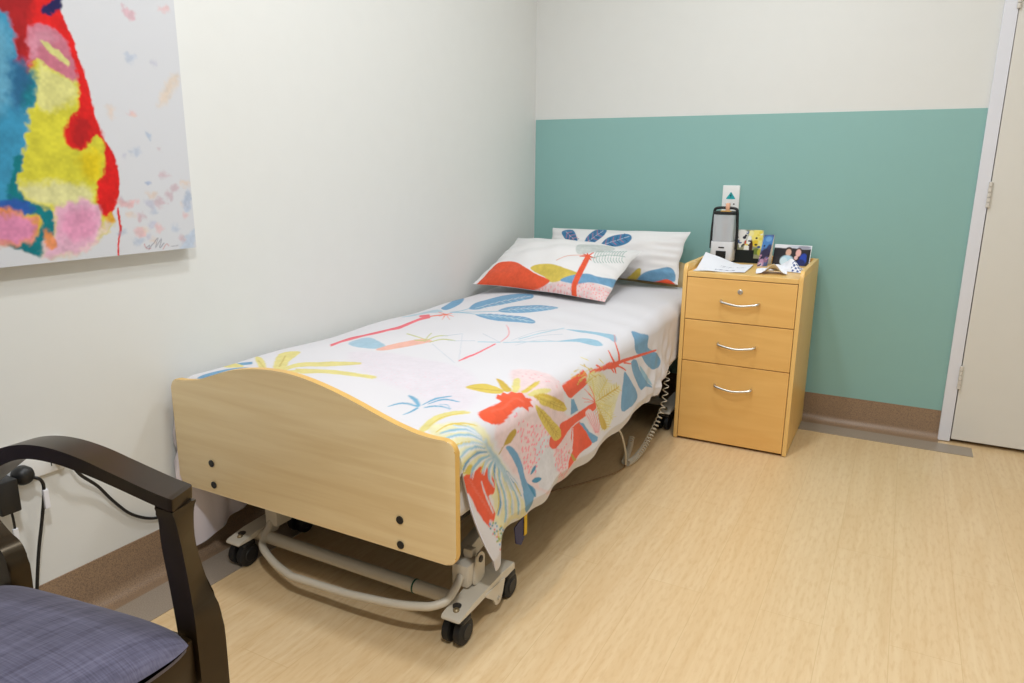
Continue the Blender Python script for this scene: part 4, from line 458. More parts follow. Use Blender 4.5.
(0,17,14,100,"1535 -4415 1524 -4389 1533 -4367 1556 -4351 1578 -4337 1597 -4322 1620 -4310 1644 -4299 1666 -4289 1687 -4279 1707 -4268 1728 -4258 1749 -4250 1773 -4245 1800 -4241 1833 -4231 1868 -4218 1904 -4201 1940 -4184 1977 -4166 2015 -4149 2056 -4130 2099 -4110 2142 -4091 2182 -4077 2220 -4065 2255 -4055 2290 -4046 2334 -4030 2357 -4047 2355 -4089 2348 -4132 2340 -4179 2338 -4216 2335 -4239 2257 -4302 2220 -4318 2182 -4314 2142 -4297 2097 -4285 2049 -4290 1996 -4321 1943 -4366 1896 -4414 1856 -4493 1766 -4619 1744 -4573 1727 -4543 1703 -4520 1665 -4501 1621 -4476 1578 -4448"),
(0,14,4,100,"1510 -4440 1505 -4424 1502 -4404 1494 -4373 1491 -4345 1493 -4323 1498 -4302 1507 -4284 1517 -4269 1529 -4256 1542 -4245 1556 -4236 1570 -4227 1586 -4220 1604 -4213 1620 -4209 1631 -4206 1638 -4208 1643 -4214 1643 -4221 1640 -4228 1632 -4236 1619 -4243 1604 -4250 1590 -4259 1577 -4269 1564 -4281 1553 -4294 1544 -4310 1539 -4330 1539 -4356 1541 -4384 1542 -4407 1540 -4421 1538 -4433 1537 -4444 1535 -4452 1528 -4455 1521 -4455 1517 -4451"),
(0,19,2,100,"1535 -4394 1532 -4374 1530 -4348 1532 -4323 1540 -4302 1555 -4284 1577 -4266 1597 -4250 1611 -4238 1606 -4232 1593 -4244 1572 -4260 1551 -4278 1534 -4297 1527 -4318 1525 -4344 1527 -4370 1529 -4389"),
(0,19,3,100,"1587 -4421 1590 -4409 1593 -4389 1597 -4366 1604 -4348 1616 -4335 1632 -4323 1648 -4313 1663 -4304 1677 -4296 1693 -4289 1706 -4282 1715 -4276 1714 -4272 1704 -4277 1690 -4283 1674 -4289 1658 -4295 1641 -4303 1623 -4312 1608 -4325 1596 -4339 1588 -4358 1586 -4383 1585 -4405 1582 -4418"),
(0,16,3,100,"1862 -4657 1851 -4647 1843 -4633 1851 -4445 1851 -4435 1855 -4424 1862 -4411 1870 -4398 1875 -4384 1876 -4371 1877 -4358 1878 -4345 1881 -4333 1887 -4320 1895 -4308 1904 -4296 1917 -4285 1934 -4275 1954 -4266 1975 -4259 1994 -4253 2009 -4250 2023 -4248 2034 -4248 2045 -4249 2055 -4252 2063 -4256 2070 -4262 2073 -4269 2070 -4279 2061 -4291 2054 -4302 2054 -4309 2067 -4310 2087 -4308 2109 -4305 2127 -4302 2141 -4300 2152 -4297 2162 -4295 2171 -4297 2178 -4303 2184 -4313 2189 -4323 2192 -4333 2197 -4341 2203 -4348 2204 -4356 2196 -4365 2176 -4375 2147 -4388 2115 -4400 2084 -4409 2054 -4416 2024 -4422 1994 -4428 1966 -4434 1938 -4442 1911 -4657 1883 -4657"),
(0,10,3,100,"1877 -4432 1883 -4427 1891 -4420 1900 -4413 1906 -4409 1905 -4404 1899 -4409 1890 -4416 1882 -4423 1876 -4427"),
(0,10,3,100,"1899 -4423 1905 -4418 1914 -4411 1923 -4404 1928 -4400 1927 -4395 1921 -4400 1913 -4406 1904 -4413 1898 -4418"),
(0,10,3,100,"1922 -4414 1928 -4409 1937 -4403 1945 -4396 1950 -4391 1948 -4385 1943 -4390 1935 -4398 1927 -4405 1921 -4409"),
(0,10,3,100,"1945 -4405 1951 -4401 1959 -4394 1967 -4387 1972 -4382 1970 -4376 1965 -4381 1957 -4389 1949 -4396 1943 -4400"),
(0,10,3,100,"1967 -4397 1973 -4392 1980 -4385 1988 -4378 1994 -4373 1993 -4368 1987 -4373 1979 -4380 1971 -4387 1965 -4392"),
(0,10,3,100,"1989 -4388 1994 -4383 2003 -4376 2011 -4369 2017 -4365 2015 -4359 2009 -4364 2001 -4371 1993 -4378 1987 -4383"),
(0,10,3,100,"2011 -4380 2017 -4375 2025 -4368 2034 -4361 2040 -4356 2039 -4351 2032 -4356 2024 -4363 2015 -4370 2009 -4374"),
(0,10,3,100,"2034 -4372 2039 -4367 2048 -4360 2057 -4353 2063 -4348 2062 -4343 2056 -4348 2047 -4354 2038 -4361 2032 -4366"),
(0,10,3,100,"2056 -4364 2062 -4359 2071 -4352 2081 -4345 2087 -4340 2086 -4335 2080 -4340 2070 -4346 2061 -4353 2055 -4358"),
(0,10,3,100,"2080 -4356 2086 -4351 2095 -4344 2105 -4337 2111 -4333 2111 -4327 2104 -4332 2094 -4339 2085 -4346 2079 -4350"),
(0,10,3,100,"2103 -4348 2110 -4344 2119 -4337 2129 -4330 2136 -4325 2135 -4319 2128 -4324 2119 -4331 2109 -4338 2103 -4343"),
(0,10,3,100,"2128 -4341 2134 -4336 2144 -4329 2154 -4322 2161 -4318 2160 -4312 2153 -4317 2143 -4323 2133 -4330 2127 -4335"),
(0,19,4,100,"1828 -4483 1828 -4464 1820 -4446 1817 -4439 1816 -4431 1819 -4420 1825 -4406 1831 -4393 1837 -4383 1845 -4379 1855 -4377 1864 -4379 1870 -4383 1871 -4391 1869 -4402 1864 -4414 1858 -4424 1852 -4433 1844 -4442 1837 -4449"),
(0,8,4,100,"1784 -4282 1770 -4293 1750 -4307 1730 -4321 1712 -4333 1697 -4348 1684 -4363 1672 -4379 1662 -4396 1653 -4413 1644 -4430 1640 -4449 1629 -4459 1632 -4464 1645 -4456 1654 -4439 1663 -4422 1674 -4408 1684 -4393 1695 -4377 1707 -4362 1720 -4348 1735 -4334 1754 -4318 1773 -4302 1787 -4289"),
(0,6,4,100,"1802 -4282 1791 -4293 1777 -4308 1762 -4324 1749 -4340 1739 -4358 1730 -4377 1723 -4398 1715 -4416 1710 -4436 1702 -4463 1686 -4485 1675 -4498 1679 -4500 1691 -4488 1710 -4466 1720 -4439 1727 -4420 1734 -4403 1742 -4384 1751 -4365 1760 -4348 1771 -4332 1784 -4315 1798 -4298 1807 -4286"),
(0,8,4,100,"1830 -4273 1818 -4285 1801 -4303 1785 -4322 1772 -4340 1763 -4359 1757 -4378 1753 -4398 1750 -4415 1750 -4431 1754 -4447 1748 -4481 1741 -4503 1750 -4499 1763 -4464 1763 -4440 1762 -4424 1764 -4410 1767 -4395 1771 -4378 1777 -4360 1785 -4344 1795 -4327 1810 -4308 1825 -4290 1836 -4277"),
(0,5,4,100,"1851 -4265 1841 -4277 1828 -4295 1813 -4317 1801 -4339 1796 -4359 1793 -4380 1793 -4400 1793 -4417 1796 -4431 1804 -4443 1813 -4452 1793 -4597 1825 -4450 1820 -4441 1816 -4430 1812 -4417 1812 -4403 1811 -4387 1812 -4368 1815 -4349 1821 -4332 1828 -4315 1840 -4296 1851 -4278 1859 -4265"),
(0,8,4,100,"1874 -4254 1869 -4265 1861 -4280 1853 -4298 1847 -4315 1844 -4331 1843 -4348 1844 -4364 1847 -4378 1856 -4389 1866 -4398 1876 -4405 1883 -4409 1889 -4402 1884 -4395 1876 -4385 1869 -4374 1864 -4363 1862 -4350 1863 -4335 1865 -4319 1868 -4305 1871 -4291 1877 -4275 1882 -4261 1885 -4251"),
(0,6,4,100,"1893 -4243 1890 -4253 1885 -4267 1881 -4283 1882 -4297 1889 -4307 1900 -4316 1911 -4322 1920 -4326 1926 -4319 1922 -4311 1915 -4300 1908 -4289 1903 -4280 1903 -4269 1904 -4257 1905 -4245 1905 -4237"),
(0,8,4,100,"1909 -4232 1910 -4241 1912 -4253 1916 -4266 1923 -4276 1934 -4281 1947 -4285 1962 -4286 1976 -4287 1991 -4283 2007 -4278 2021 -4273 2031 -4269 2035 -4261 2026 -4262 2014 -4265 2001 -4266 1989 -4266 1976 -4265 1963 -4263 1951 -4259 1942 -4254 1935 -4248 1929 -4238 1924 -4229 1920 -4222"),
(0,5,4,100,"1925 -4219 1933 -4225 1944 -4234 1958 -4242 1975 -4248 1995 -4248 2019 -4246 2043 -4242 2066 -4240 2088 -4240 2110 -4241 2130 -4243 2148 -4247 2161 -4255 2172 -4267 2180 -4279 2186 -4287 2194 -4280 2191 -4269 2185 -4255 2175 -4240 2162 -4229 2144 -4222 2123 -4219 2101 -4218 2078 -4217 2055 -4219 2030 -4222 2008 -4225 1988 -4227 1972 -4224 1957 -4217 1944 -4211 1934 -4207"),
(0,8,4,100,"1948 -4202 1961 -4205 1980 -4209 2002 -4212 2025 -4214 2050 -4212 2078 -4207 2105 -4202 2130 -4201 2155 -4203 2179 -4208 2201 -4215 2220 -4222 2235 -4229 2247 -4239 2256 -4248 2263 -4254 2275 -4243 2267 -4238 2259 -4227 2248 -4214 2233 -4204 2214 -4195 2191 -4187 2166 -4181 2141 -4178 2114 -4179 2086 -4184 2059 -4189 2035 -4193 2012 -4193 1989 -4192 1969 -4190 1955 -4190"),
(0,6,4,100,"1983 -4184 1999 -4183 2022 -4180 2049 -4176 2075 -4173 2102 -4168 2130 -4162 2157 -4158 2181 -4157 2205 -4161 2228 -4168 2248 -4176 2263 -4182 2269 -4172 2255 -4165 2237 -4154 2214 -4143 2190 -4136 2164 -4136 2136 -4139 2108 -4144 2082 -4149 2055 -4155 2028 -4161 2004 -4167 1987 -4172"),
(0,8,4,100,"2003 -4170 2022 -4164 2048 -4154 2078 -4143 2106 -4135 2132 -4126 2158 -4118 2183 -4112 2206 -4110 2230 -4112 2254 -4119 2276 -4127 2300 -4120 2307 -4109 2285 -4112 2262 -4105 2239 -4094 2215 -4087 2189 -4089 2163 -4094 2136 -4102 2110 -4111 2081 -4122 2050 -4136 2023 -4149 2005 -4158"),
(0,5,4,100,"2023 -4156 2042 -4147 2069 -4133 2098 -4118 2124 -4104 2148 -4094 2171 -4085 2192 -4076 2207 -4069 2209 -4060 2195 -4062 2175 -4065 2151 -4072 2126 -4082 2099 -4095 2069 -4114 2041 -4132 2023 -4145"),
(0,8,4,100,"1773 -4283 1758 -4291 1738 -4299 1717 -4307 1698 -4313 1683 -4322 1670 -4331 1658 -4341 1646 -4352 1633 -4366 1622 -4385 1612 -4403 1604 -4413 1609 -4419 1619 -4411 1632 -4398 1646 -4382 1659 -4369 1670 -4357 1680 -4347 1691 -4338 1704 -4330 1720 -4322 1740 -4312 1759 -4301 1774 -4292"),
(0,6,4,100,"1762 -4283 1749 -4288 1730 -4292 1710 -4296 1690 -4301 1671 -4308 1651 -4317 1633 -4323 1620 -4328 1624 -4336 1639 -4335 1658 -4332 1678 -4325 1695 -4318 1712 -4314 1731 -4308 1749 -4300 1762 -4293"),
(0,21,3,100,"1797 -4277 1782 -4290 1762 -4306 1741 -4322 1724 -4336 1710 -4352 1697 -4368 1686 -4385 1676 -4402 1666 -4419 1658 -4437 1650 -4456 1638 -4465 1639 -4468 1652 -4459 1662 -4441 1671 -4423 1681 -4407 1691 -4391 1702 -4374 1714 -4358 1727 -4343 1744 -4328 1764 -4311 1783 -4294 1798 -4280"),
(0,21,3,100,"1817 -4274 1806 -4287 1791 -4303 1776 -4321 1763 -4338 1752 -4356 1743 -4376 1736 -4397 1728 -4416 1722 -4436 1714 -4464 1696 -4488 1685 -4501 1687 -4503 1699 -4490 1718 -4465 1727 -4436 1733 -4417 1741 -4399 1749 -4379 1758 -4359 1768 -4341 1780 -4324 1794 -4306 1809 -4288 1820 -4275"),
(0,19,3,100,"1744 -4346 1737 -4359 1728 -4378 1718 -4399 1709 -4418 1704 -4437 1696 -4462 1680 -4482 1669 -4495 1671 -4496 1682 -4484 1699 -4464 1709 -4438 1715 -4420 1723 -4402 1731 -4380 1740 -4361 1746 -4347"),
(0,21,3,100,"1846 -4265 1835 -4277 1818 -4295 1801 -4316 1787 -4335 1778 -4353 1771 -4372 1767 -4392 1764 -4409 1764 -4425 1766 -4440 1769 -4460 1758 -4500 1765 -4494 1775 -4449 1771 -4436 1770 -4421 1771 -4406 1774 -4390 1778 -4372 1785 -4353 1794 -4336 1806 -4318 1822 -4297 1838 -4279 1848 -4266"),
(0,21,3,100,"1868 -4255 1859 -4268 1846 -4286 1831 -4307 1821 -4327 1815 -4347 1811 -4367 1811 -4387 1812 -4404 1815 -4418 1820 -4430 1827 -4440 1832 -4446 1835 -4442 1831 -4435 1826 -4424 1822 -4412 1820 -4398 1819 -4381 1820 -4362 1824 -4342 1830 -4324 1838 -4306 1851 -4286 1863 -4269 1871 -4256"),
(0,14,3,100,"1797 -4344 1794 -4358 1790 -4379 1788 -4402 1786 -4421 1788 -4435 1795 -4447 1783 -4539 1771 -4573 1781 -4576 1807 -4493 1800 -4442 1795 -4429 1794 -4415 1794 -4398 1795 -4376 1798 -4356 1799 -4342"),
(0,21,3,100,"1892 -4243 1887 -4254 1880 -4269 1873 -4287 1867 -4304 1864 -4319 1862 -4336 1862 -4351 1865 -4365 1872 -4376 1882 -4386 1891 -4394 1898 -4399 1901 -4395 1895 -4389 1887 -4380 1878 -4369 1873 -4358 1871 -4345 1871 -4330 1874 -4314 1877 -4299 1881 -4283 1887 -4267 1892 -4253 1896 -4242"),
(0,21,3,100,"1911 -4232 1908 -4242 1904 -4255 1902 -4270 1903 -4283 1909 -4293 1919 -4303 1929 -4311 1936 -4316 1940 -4312 1934 -4305 1926 -4296 1917 -4285 1912 -4275 1912 -4264 1913 -4251 1915 -4238 1915 -4230"),
(0,19,3,100,"1878 -4297 1883 -4305 1890 -4316 1900 -4326 1907 -4332 1911 -4328 1906 -4320 1898 -4308 1888 -4300 1880 -4294"),
(0,21,3,100,"1926 -4220 1928 -4228 1932 -4239 1936 -4252 1943 -4261 1953 -4266 1967 -4270 1981 -4272 1994 -4272 2009 -4270 2024 -4266 2038 -4262 2047 -4259 2049 -4254 2040 -4256 2028 -4259 2013 -4262 2000 -4263 1987 -4262 1974 -4260 1962 -4256 1952 -4251 1944 -4244 1939 -4233 1934 -4223 1930 -4216"),
(0,21,3,100,"1942 -4206 1950 -4211 1962 -4220 1977 -4228 1993 -4233 2014 -4233 2037 -4230 2061 -4227 2084 -4225 2107 -4225 2129 -4226 2150 -4229 2167 -4234 2181 -4243 2191 -4256 2199 -4269 2204 -4277 2209 -4273 2205 -4264 2198 -4250 2187 -4236 2173 -4225 2156 -4219 2135 -4216 2112 -4215 2090 -4215 2066 -4216 2042 -4219 2019 -4222 1999 -4223 1982 -4219 1967 -4213 1955 -4206 1945 -4201"),
(0,19,3,100,"1967 -4246 1984 -4245 2007 -4242 2033 -4240 2056 -4240 2078 -4240 2100 -4242 2120 -4244 2137 -4249 2150 -4258 2160 -4270 2167 -4283 2173 -4292 2177 -4287 2173 -4278 2167 -4265 2157 -4251 2144 -4241 2126 -4235 2106 -4232 2083 -4232 2061 -4232 2036 -4234 2010 -4237 1986 -4241 1969 -4243"),
(0,21,3,100,"1964 -4189 1977 -4191 1996 -4195 2018 -4198 2042 -4199 2067 -4197 2094 -4192 2122 -4187 2148 -4186 2172 -4189 2197 -4194 2219 -4201 2239 -4209 2254 -4217 2268 -4226 2287 -4226 2302 -4225 2312 -4215 2299 -4214 2281 -4212 2260 -4210 2245 -4200 2225 -4192 2203 -4184 2178 -4178 2152 -4175 2126 -4176 2098 -4181 2071 -4186 2046 -4189 2023 -4189 2000 -4187 1980 -4185 1966 -4184"),
(0,21,3,100,"1997 -4171 2014 -4168 2037 -4165 2064 -4161 2090 -4158 2117 -4153 2145 -4147 2172 -4143 2197 -4143 2221 -4147 2245 -4156 2264 -4166 2286 -4162 2291 -4156 2268 -4159 2249 -4149 2226 -4139 2201 -4133 2176 -4133 2148 -4136 2120 -4142 2094 -4146 2067 -4151 2039 -4157 2016 -4162 1999 -4166"),
(0,14,3,100,"2065 -4170 2085 -4167 2113 -4162 2144 -4159 2171 -4159 2194 -4163 2217 -4171 2237 -4180 2250 -4186 2254 -4182 2240 -4174 2221 -4164 2199 -4154 2175 -4149 2146 -4150 2115 -4156 2086 -4162 2066 -4167"),
(0,21,3,100,"2017 -4157 2035 -4150 2062 -4139 2092 -4128 2121 -4119 2147 -4111 2173 -4102 2199 -4097 2223 -4095 2246 -4099 2270 -4107 2300 -4105 2324 -4099 2328 -4092 2305 -4096 2274 -4099 2251 -4089 2227 -4084 2202 -4086 2175 -4091 2149 -4099 2122 -4108 2094 -4119 2063 -4131 2036 -4144 2017 -4152"),
(0,21,3,100,"2036 -4143 2055 -4133 2082 -4119 2112 -4102 2139 -4089 2162 -4079 2186 -4070 2207 -4063 2222 -4057 2223 -4052 2208 -4055 2188 -4060 2164 -4068 2140 -4078 2112 -4092 2082 -4109 2055 -4127 2036 -4139"),
(0,19,3,100,"2112 -4103 2129 -4099 2153 -4092 2177 -4082 2194 -4075 2195 -4070 2179 -4074 2154 -4082 2130 -4092 2113 -4099"),
(0,21,3,100,"1785 -4280 1770 -4290 1749 -4300 1728 -4310 1710 -4318 1696 -4328 1683 -4338 1672 -4350 1661 -4362 1649 -4377 1638 -4396 1625 -4410 1617 -4420 1620 -4423 1629 -4414 1643 -4402 1655 -4384 1667 -4369 1677 -4356 1688 -4345 1699 -4335 1712 -4326 1729 -4317 1750 -4306 1770 -4294 1785 -4283"),
(0,21,3,100,"1773 -4282 1759 -4288 1740 -4294 1720 -4300 1701 -4307 1683 -4316 1664 -4326 1647 -4333 1634 -4337 1636 -4341 1650 -4339 1668 -4332 1686 -4323 1703 -4314 1721 -4308 1741 -4301 1759 -4293 1773 -4285"),
(0,19,3,100,"1682 -4306 1668 -4311 1647 -4315 1624 -4319 1609 -4322 1611 -4326 1628 -4326 1651 -4324 1671 -4316 1683 -4308"),
(0,6,8,100,"1784 -4284 1798 -4281 1821 -4273 1848 -4263 1874 -4254 1899 -4242 1924 -4229 1950 -4217 1980 -4203 2021 -4185 2068 -4164 2112 -4146 2143 -4132 2144 -4123 2114 -4130 2071 -4142 2025 -4157 1986 -4170 1956 -4184 1930 -4196 1906 -4208 1883 -4219 1856 -4235 1828 -4250 1803 -4263 1788 -4270"),
(0,22,8,70,"1858 -4254 1873 -4247 1894 -4235 1917 -4223 1940 -4211 1963 -4196 1988 -4180 2010 -4166 2026 -4156 2026 -4147 2011 -4154 1989 -4166 1964 -4179 1941 -4191 1918 -4206 1895 -4222 1874 -4236 1859 -4246"),
(0,3,2,100,"1949 -4342 1961 -4341 1979 -4340 1999 -4338 2019 -4336 2039 -4333 2060 -4330 2080 -4326 2098 -4322 2114 -4320 2129 -4318 2141 -4316 2150 -4315 2155 -4305 2147 -4306 2135 -4307 2121 -4309 2105 -4311 2087 -4314 2066 -4317 2045 -4321 2025 -4325 2005 -4328 1984 -4331 1966 -4333 1953 -4334"),
(0,15,2,100,"1920 -4183 1917 -4178 1912 -4171 1907 -4163 1902 -4155 1899 -4146 1895 -4136 1892 -4127 1890 -4120 1885 -4125 1887 -4132 1890 -4141 1894 -4151 1897 -4160 1902 -4169 1907 -4177 1912 -4184 1915 -4189"),
(0,15,3,100,"1887 -4141 1881 -4137 1873 -4126 1865 -4112 1858 -4099 1854 -4087 1851 -4073 1849 -4059 1849 -4047 1851 -4038 1857 -4029 1863 -4023 1868 -4021 1874 -4022 1880 -4026 1885 -4033 1889 -4042 1893 -4054 1897 -4068 1900 -4083 1900 -4097 1899 -4111 1896 -4125 1892 -4136"),
(0,5,3,100,"1909 -4127 1905 -4122 1906 -4113 1910 -4101 1916 -4090 1924 -4080 1934 -4070 1947 -4059 1961 -4049 1977 -4039 1996 -4029 2017 -4020 2036 -4013 2057 -4009 2077 -4006 2097 -4005 2116 -4002 2132 -4000 2147 -3997 2160 -3993 2174 -3986 2188 -3974 2200 -3957 2212 -3941 2224 -3929 2237 -3924 2250 -3923 2263 -3925 2271 -3928 2274 -3932 2272 -3938 2270 -3945 2271 -3953 2276 -3961 2285 -3967 2299 -3968 2311 -3972 2322 -3982 2334 -3997 2340 -4013 2338 -4028 2325 -4040 2304 -4051 2279 -4060 2262 -4056 2242 -4053 2221 -4049 2197 -4046 2172 -4045 2143 -4047 2111 -4050 2080 -4055 2051 -4061 2026 -4070 2002 -4080 1981 -4090 1962 -4099 1944 -4109 1929 -4118 1917 -4125"),
(0,23,2,100,"2137 -3943 2132 -3940 2126 -3933 2119 -3925 2114 -3916 2110 -3906 2106 -3893 2104 -3881 2104 -3874 2108 -3873 2114 -3876 2122 -3882 2128 -3889 2132 -3898 2136 -3909 2139 -3921 2140 -3930 2141 -3936 2141 -3941 2139 -3943"),
(0,23,2,100,"2178 -3945 2175 -3940 2172 -3928 2170 -3913 2170 -3898 2174 -3882 2180 -3862 2187 -3846 2193 -3839 2197 -3846 2201 -3862 2203 -3881 2203 -3897 2199 -3912 2192 -3928 2184 -3940"),
(0,23,2,100,"2172 -3990 2171 -3987 2178 -3978 2189 -3967 2199 -3958 2210 -3952 2223 -3946 2236 -3942 2247 -3938 2257 -3936 2266 -3934 2272 -3933 2276 -3934 2275 -3937 2272 -3942 2265 -3947 2254 -3954 2235 -3963 2210 -3975 2186 -3986"),
(0,3,6,85,"2170 -4360 2157 -4354 2160 -4346 2174 -4335 2190 -4324 2211 -4313 2240 -4302 2269 -4289 2323 -4244 2338 -4211 2329 -4190 2312 -4175 2306 -4160 2311 -4142 2323 -4121 2345 -4102 2353 -4104 2348 -4132 2365 -4282 2404 -4329 2431 -4361 2438 -4371 2431 -4361 2416 -4343 2328 -4375 2266 -4369 2208 -4364"),
(0,24,1,100,"2255 -4288 2256 -4285 2259 -4282 2262 -4278 2264 -4276 2267 -4276 2269 -4276 2271 -4277 2272 -4279 2271 -4281 2268 -4285 2265 -4289 2262 -4291 2260 -4291 2257 -4291 2256 -4289"),
(0,25,1,100,"2246 -4327 2247 -4324 2250 -4321 2253 -4318 2255 -4316 2258 -4315 2260 -4316 2262 -4317 2263 -4319 2261 -4321 2259 -4325 2256 -4328 2253 -4331 2251 -4331 2249 -4330 2247 -4329"),
(0,26,1,100,"2400 -4324 2404 -4329 2400 -4324"),
(0,27,1,100,"2395 -4324 2396 -4319 2395 -4324 2400 -4324 2399 -4329 2404 -4329 2399 -4329 2400 -4324"),
(0,28,1,100,"2353 -4263 2348 -4263 2350 -4258 2353 -4263 2351 -4268 2355 -4268 2354 -4272 2355 -4268 2351 -4268 2353 -4263"),
(0,24,1,100,"2269 -4341 2270 -4338 2273 -4335 2276 -4332 2278 -4330 2280 -4329 2283 -4330 2285 -4331 2286 -4333 2284 -4335 2282 -4339 2279 -4343 2276 -4345 2274 -4345 2272 -4344 2270 -4343"),
(0,25,1,100,"2243 -4355 2244 -4352 2246 -4349 2248 -4346 2251 -4344 2253 -4343 2256 -4344 2258 -4345 2257 -4349 2255 -4353 2252 -4356 2250 -4358 2247 -4359 2245 -4358 2243 -4356"),
(0,26,1,100,"2344 -4244 2343 -4239 2344 -4244 2346 -4249 2348 -4254 2346 -4249 2344 -4244"),
(0,27,1,100,"2396 -4319 2400 -4324 2396 -4319"),
(0,28,1,100,"2277 -4337 2278 -4334 2281 -4331 2284 -4327 2286 -4325 2289 -4325 2291 -4325 2293 -4327 2294 -4328 2292 -4331 2290 -4335 2287 -4338 2284 -4340 2282 -4341 2279 -4340 2278 -4338"),
(0,24,1,100,"2189 -4348 2190 -4345 2193 -4342 2195 -4339 2197 -4337 2200 -4336 2202 -4337 2204 -4338 2205 -4339 2204 -4342 2202 -4345 2199 -4349 2196 -4351 2194 -4351 2192 -4351 2190 -4349"),
(0,25,1,100,"2375 -4300 2375 -4296 2375 -4300 2379 -4300 2379 -4305 2383 -4305 2379 -4305 2379 -4300"),
(0,26,1,100,"2289 -4295 2290 -4293 2314 -4271 2331 -4254 2340 -4244 2344 -4244 2346 -4249 2344 -4254 2342 -4258 2331 -4272 2300 -4296 2295 -4300 2292 -4298 2289 -4297"),
(0,27,1,100,"2375 -4300 2375 -4296 2375 -4300 2379 -4300 2379 -4305 2383 -4305 2379 -4305 2379 -4300 2375 -4300"),
(0,28,1,100,"2364 -4286 2365 -4282 2364 -4286 2368 -4286 2367 -4291 2372 -4291 2367 -4291 2368 -4286"),
(0,24,1,100,"2282 -4303 2284 -4300 2286 -4297 2289 -4293 2295 -4289 2315 -4274 2328 -4265 2336 -4261 2340 -4263 2325 -4277 2295 -4301 2292 -4304 2289 -4306 2287 -4307 2284 -4306 2283 -4305"),
(0,25,1,100,"2246 -4324 2248 -4321 2250 -4318 2253 -4315 2255 -4313 2258 -4312 2260 -4313 2262 -4314 2263 -4315 2262 -4318 2259 -4322 2256 -4325 2253 -4327 2251 -4328 2249 -4327 2247 -4326"),
(0,26,1,100,"2375 -4296 2375 -4300 2379 -4300 2379 -4305 2379 -4300 2375 -4300"),
(0,27,1,100,"2323 -4252 2327 -4245 2337 -4236 2341 -4230 2342 -4235 2343 -4239 2340 -4244 2337 -4248 2328 -4252 2326 -4254"),
(0,28,1,100,"2365 -4282 2364 -4286 2368 -4286 2367 -4291 2368 -4286 2364 -4286"),
(0,24,1,100,"2200 -4320 2201 -4317 2203 -4314 2206 -4311 2208 -4309 2211 -4308 2213 -4309 2215 -4310 2216 -4311 2215 -4314 2212 -4317 2209 -4321 2207 -4323 2204 -4323 2202 -4323 2200 -4321"),
(0,25,1,100,"2258 -4306 2259 -4303 2261 -4300 2264 -4296 2267 -4294 2269 -4294 2272 -4294 2274 -4295 2274 -4297 2273 -4300 2270 -4303 2267 -4307 2264 -4309 2262 -4309 2260 -4309 2258 -4307"),
(0,26,1,100,"2350 -4258 2346 -4258 2348 -4254 2350 -4258 2353 -4263 2351 -4268 2353 -4263 2348 -4263"),
(0,27,1,100,"2365 -4282 2360 -4282 2365 -4282 2368 -4286 2367 -4291 2368 -4286 2365 -4282"),
(0,28,1,100,"2274 -4309 2275 -4306 2278 -4303 2281 -4299 2283 -4297 2286 -4297 2288 -4297 2290 -4299 2291 -4300 2289 -4303 2286 -4306 2283 -4310 2281 -4312 2278 -4313 2276 -4312 2274 -4310"),
(0,24,1,100,"2372 -4291 2371 -4296 2375 -4296 2375 -4300 2379 -4300 2375 -4300 2375 -4296 2371 -4296"),
(0,25,1,100,"2309 -4276 2322 -4263 2336 -4249 2343 -4239 2344 -4244 2346 -4249 2344 -4254 2338 -4260 2325 -4270 2316 -4277 2301 -4282"),
(0,26,1,100,"2387 -4310 2383 -4310 2387 -4310 2387 -4314 2392 -4314 2387 -4314 2387 -4310"),
(0,27,1,100,"2396 -4319 2400 -4324 2404 -4329 2400 -4324"),
(0,28,1,100,"2297 -4320 2298 -4317 2301 -4314 2307 -4310 2342 -4282 2355 -4268 2354 -4272 2358 -4272 2360 -4276 2310 -4318 2306 -4322 2303 -4324 2301 -4324 2299 -4323 2297 -4322"),
(0,24,1,100,"2257 -4289 2259 -4286 2261 -4283 2264 -4279 2267 -4277 2269 -4277 2272 -4277 2274 -4278 2274 -4280 2273 -4282 2270 -4286 2267 -4290 2264 -4292 2262 -4292 2260 -4292 2258 -4290"),
(0,25,1,100,"2391 -4319 2392 -4314 2391 -4319 2396 -4319 2395 -4324 2400 -4324 2395 -4324 2396 -4319"),
(0,26,1,100,"2368 -4286 2367 -4291 2372 -4291 2371 -4296 2372 -4291 2367 -4291"),
(0,27,1,100,"2312 -4350 2313 -4347 2315 -4344 2318 -4340 2320 -4339 2323 -4338 2327 -4337 2339 -4333 2330 -4340 2327 -4345 2324 -4348 2321 -4352 2318 -4354 2316 -4354 2314 -4353 2312 -4352"),
(0,28,1,100,"2375 -4300 2375 -4296 2375 -4300 2379 -4300 2379 -4305 2383 -4305 2379 -4305 2379 -4300"),
(0,24,1,100,"2321 -4329 2329 -4319 2364 -4286 2368 -4286 2367 -4291 2372 -4291 2361 -4300 2333 -4326 2322 -4334 2319 -4333"),
(0,25,1,100,"2360 -4282 2361 -4277 2365 -4282 2364 -4286 2368 -4286 2364 -4286 2365 -4282"),
(0,26,1,100,"2365 -4282 2360 -4282 2365 -4282 2364 -4286 2368 -4286 2364 -4286 2365 -4282"),
(0,27,1,100,"2168 -4361 2168 -4358 2170 -4355 2173 -4352 2175 -4350 2177 -4349 2180 -4350 2182 -4351 2183 -4352 2182 -4355 2179 -4358 2177 -4362 2175 -4364 2172 -4364 2170 -4364 2168 -4362"),
(0,28,1,100,"2292 -4308 2294 -4306 2298 -4305 2324 -4281 2340 -4263 2346 -4258 2350 -4258 2348 -4263 2353 -4263 2327 -4286 2302 -4310 2300 -4313 2297 -4312 2294 -4312 2293 -4310"),
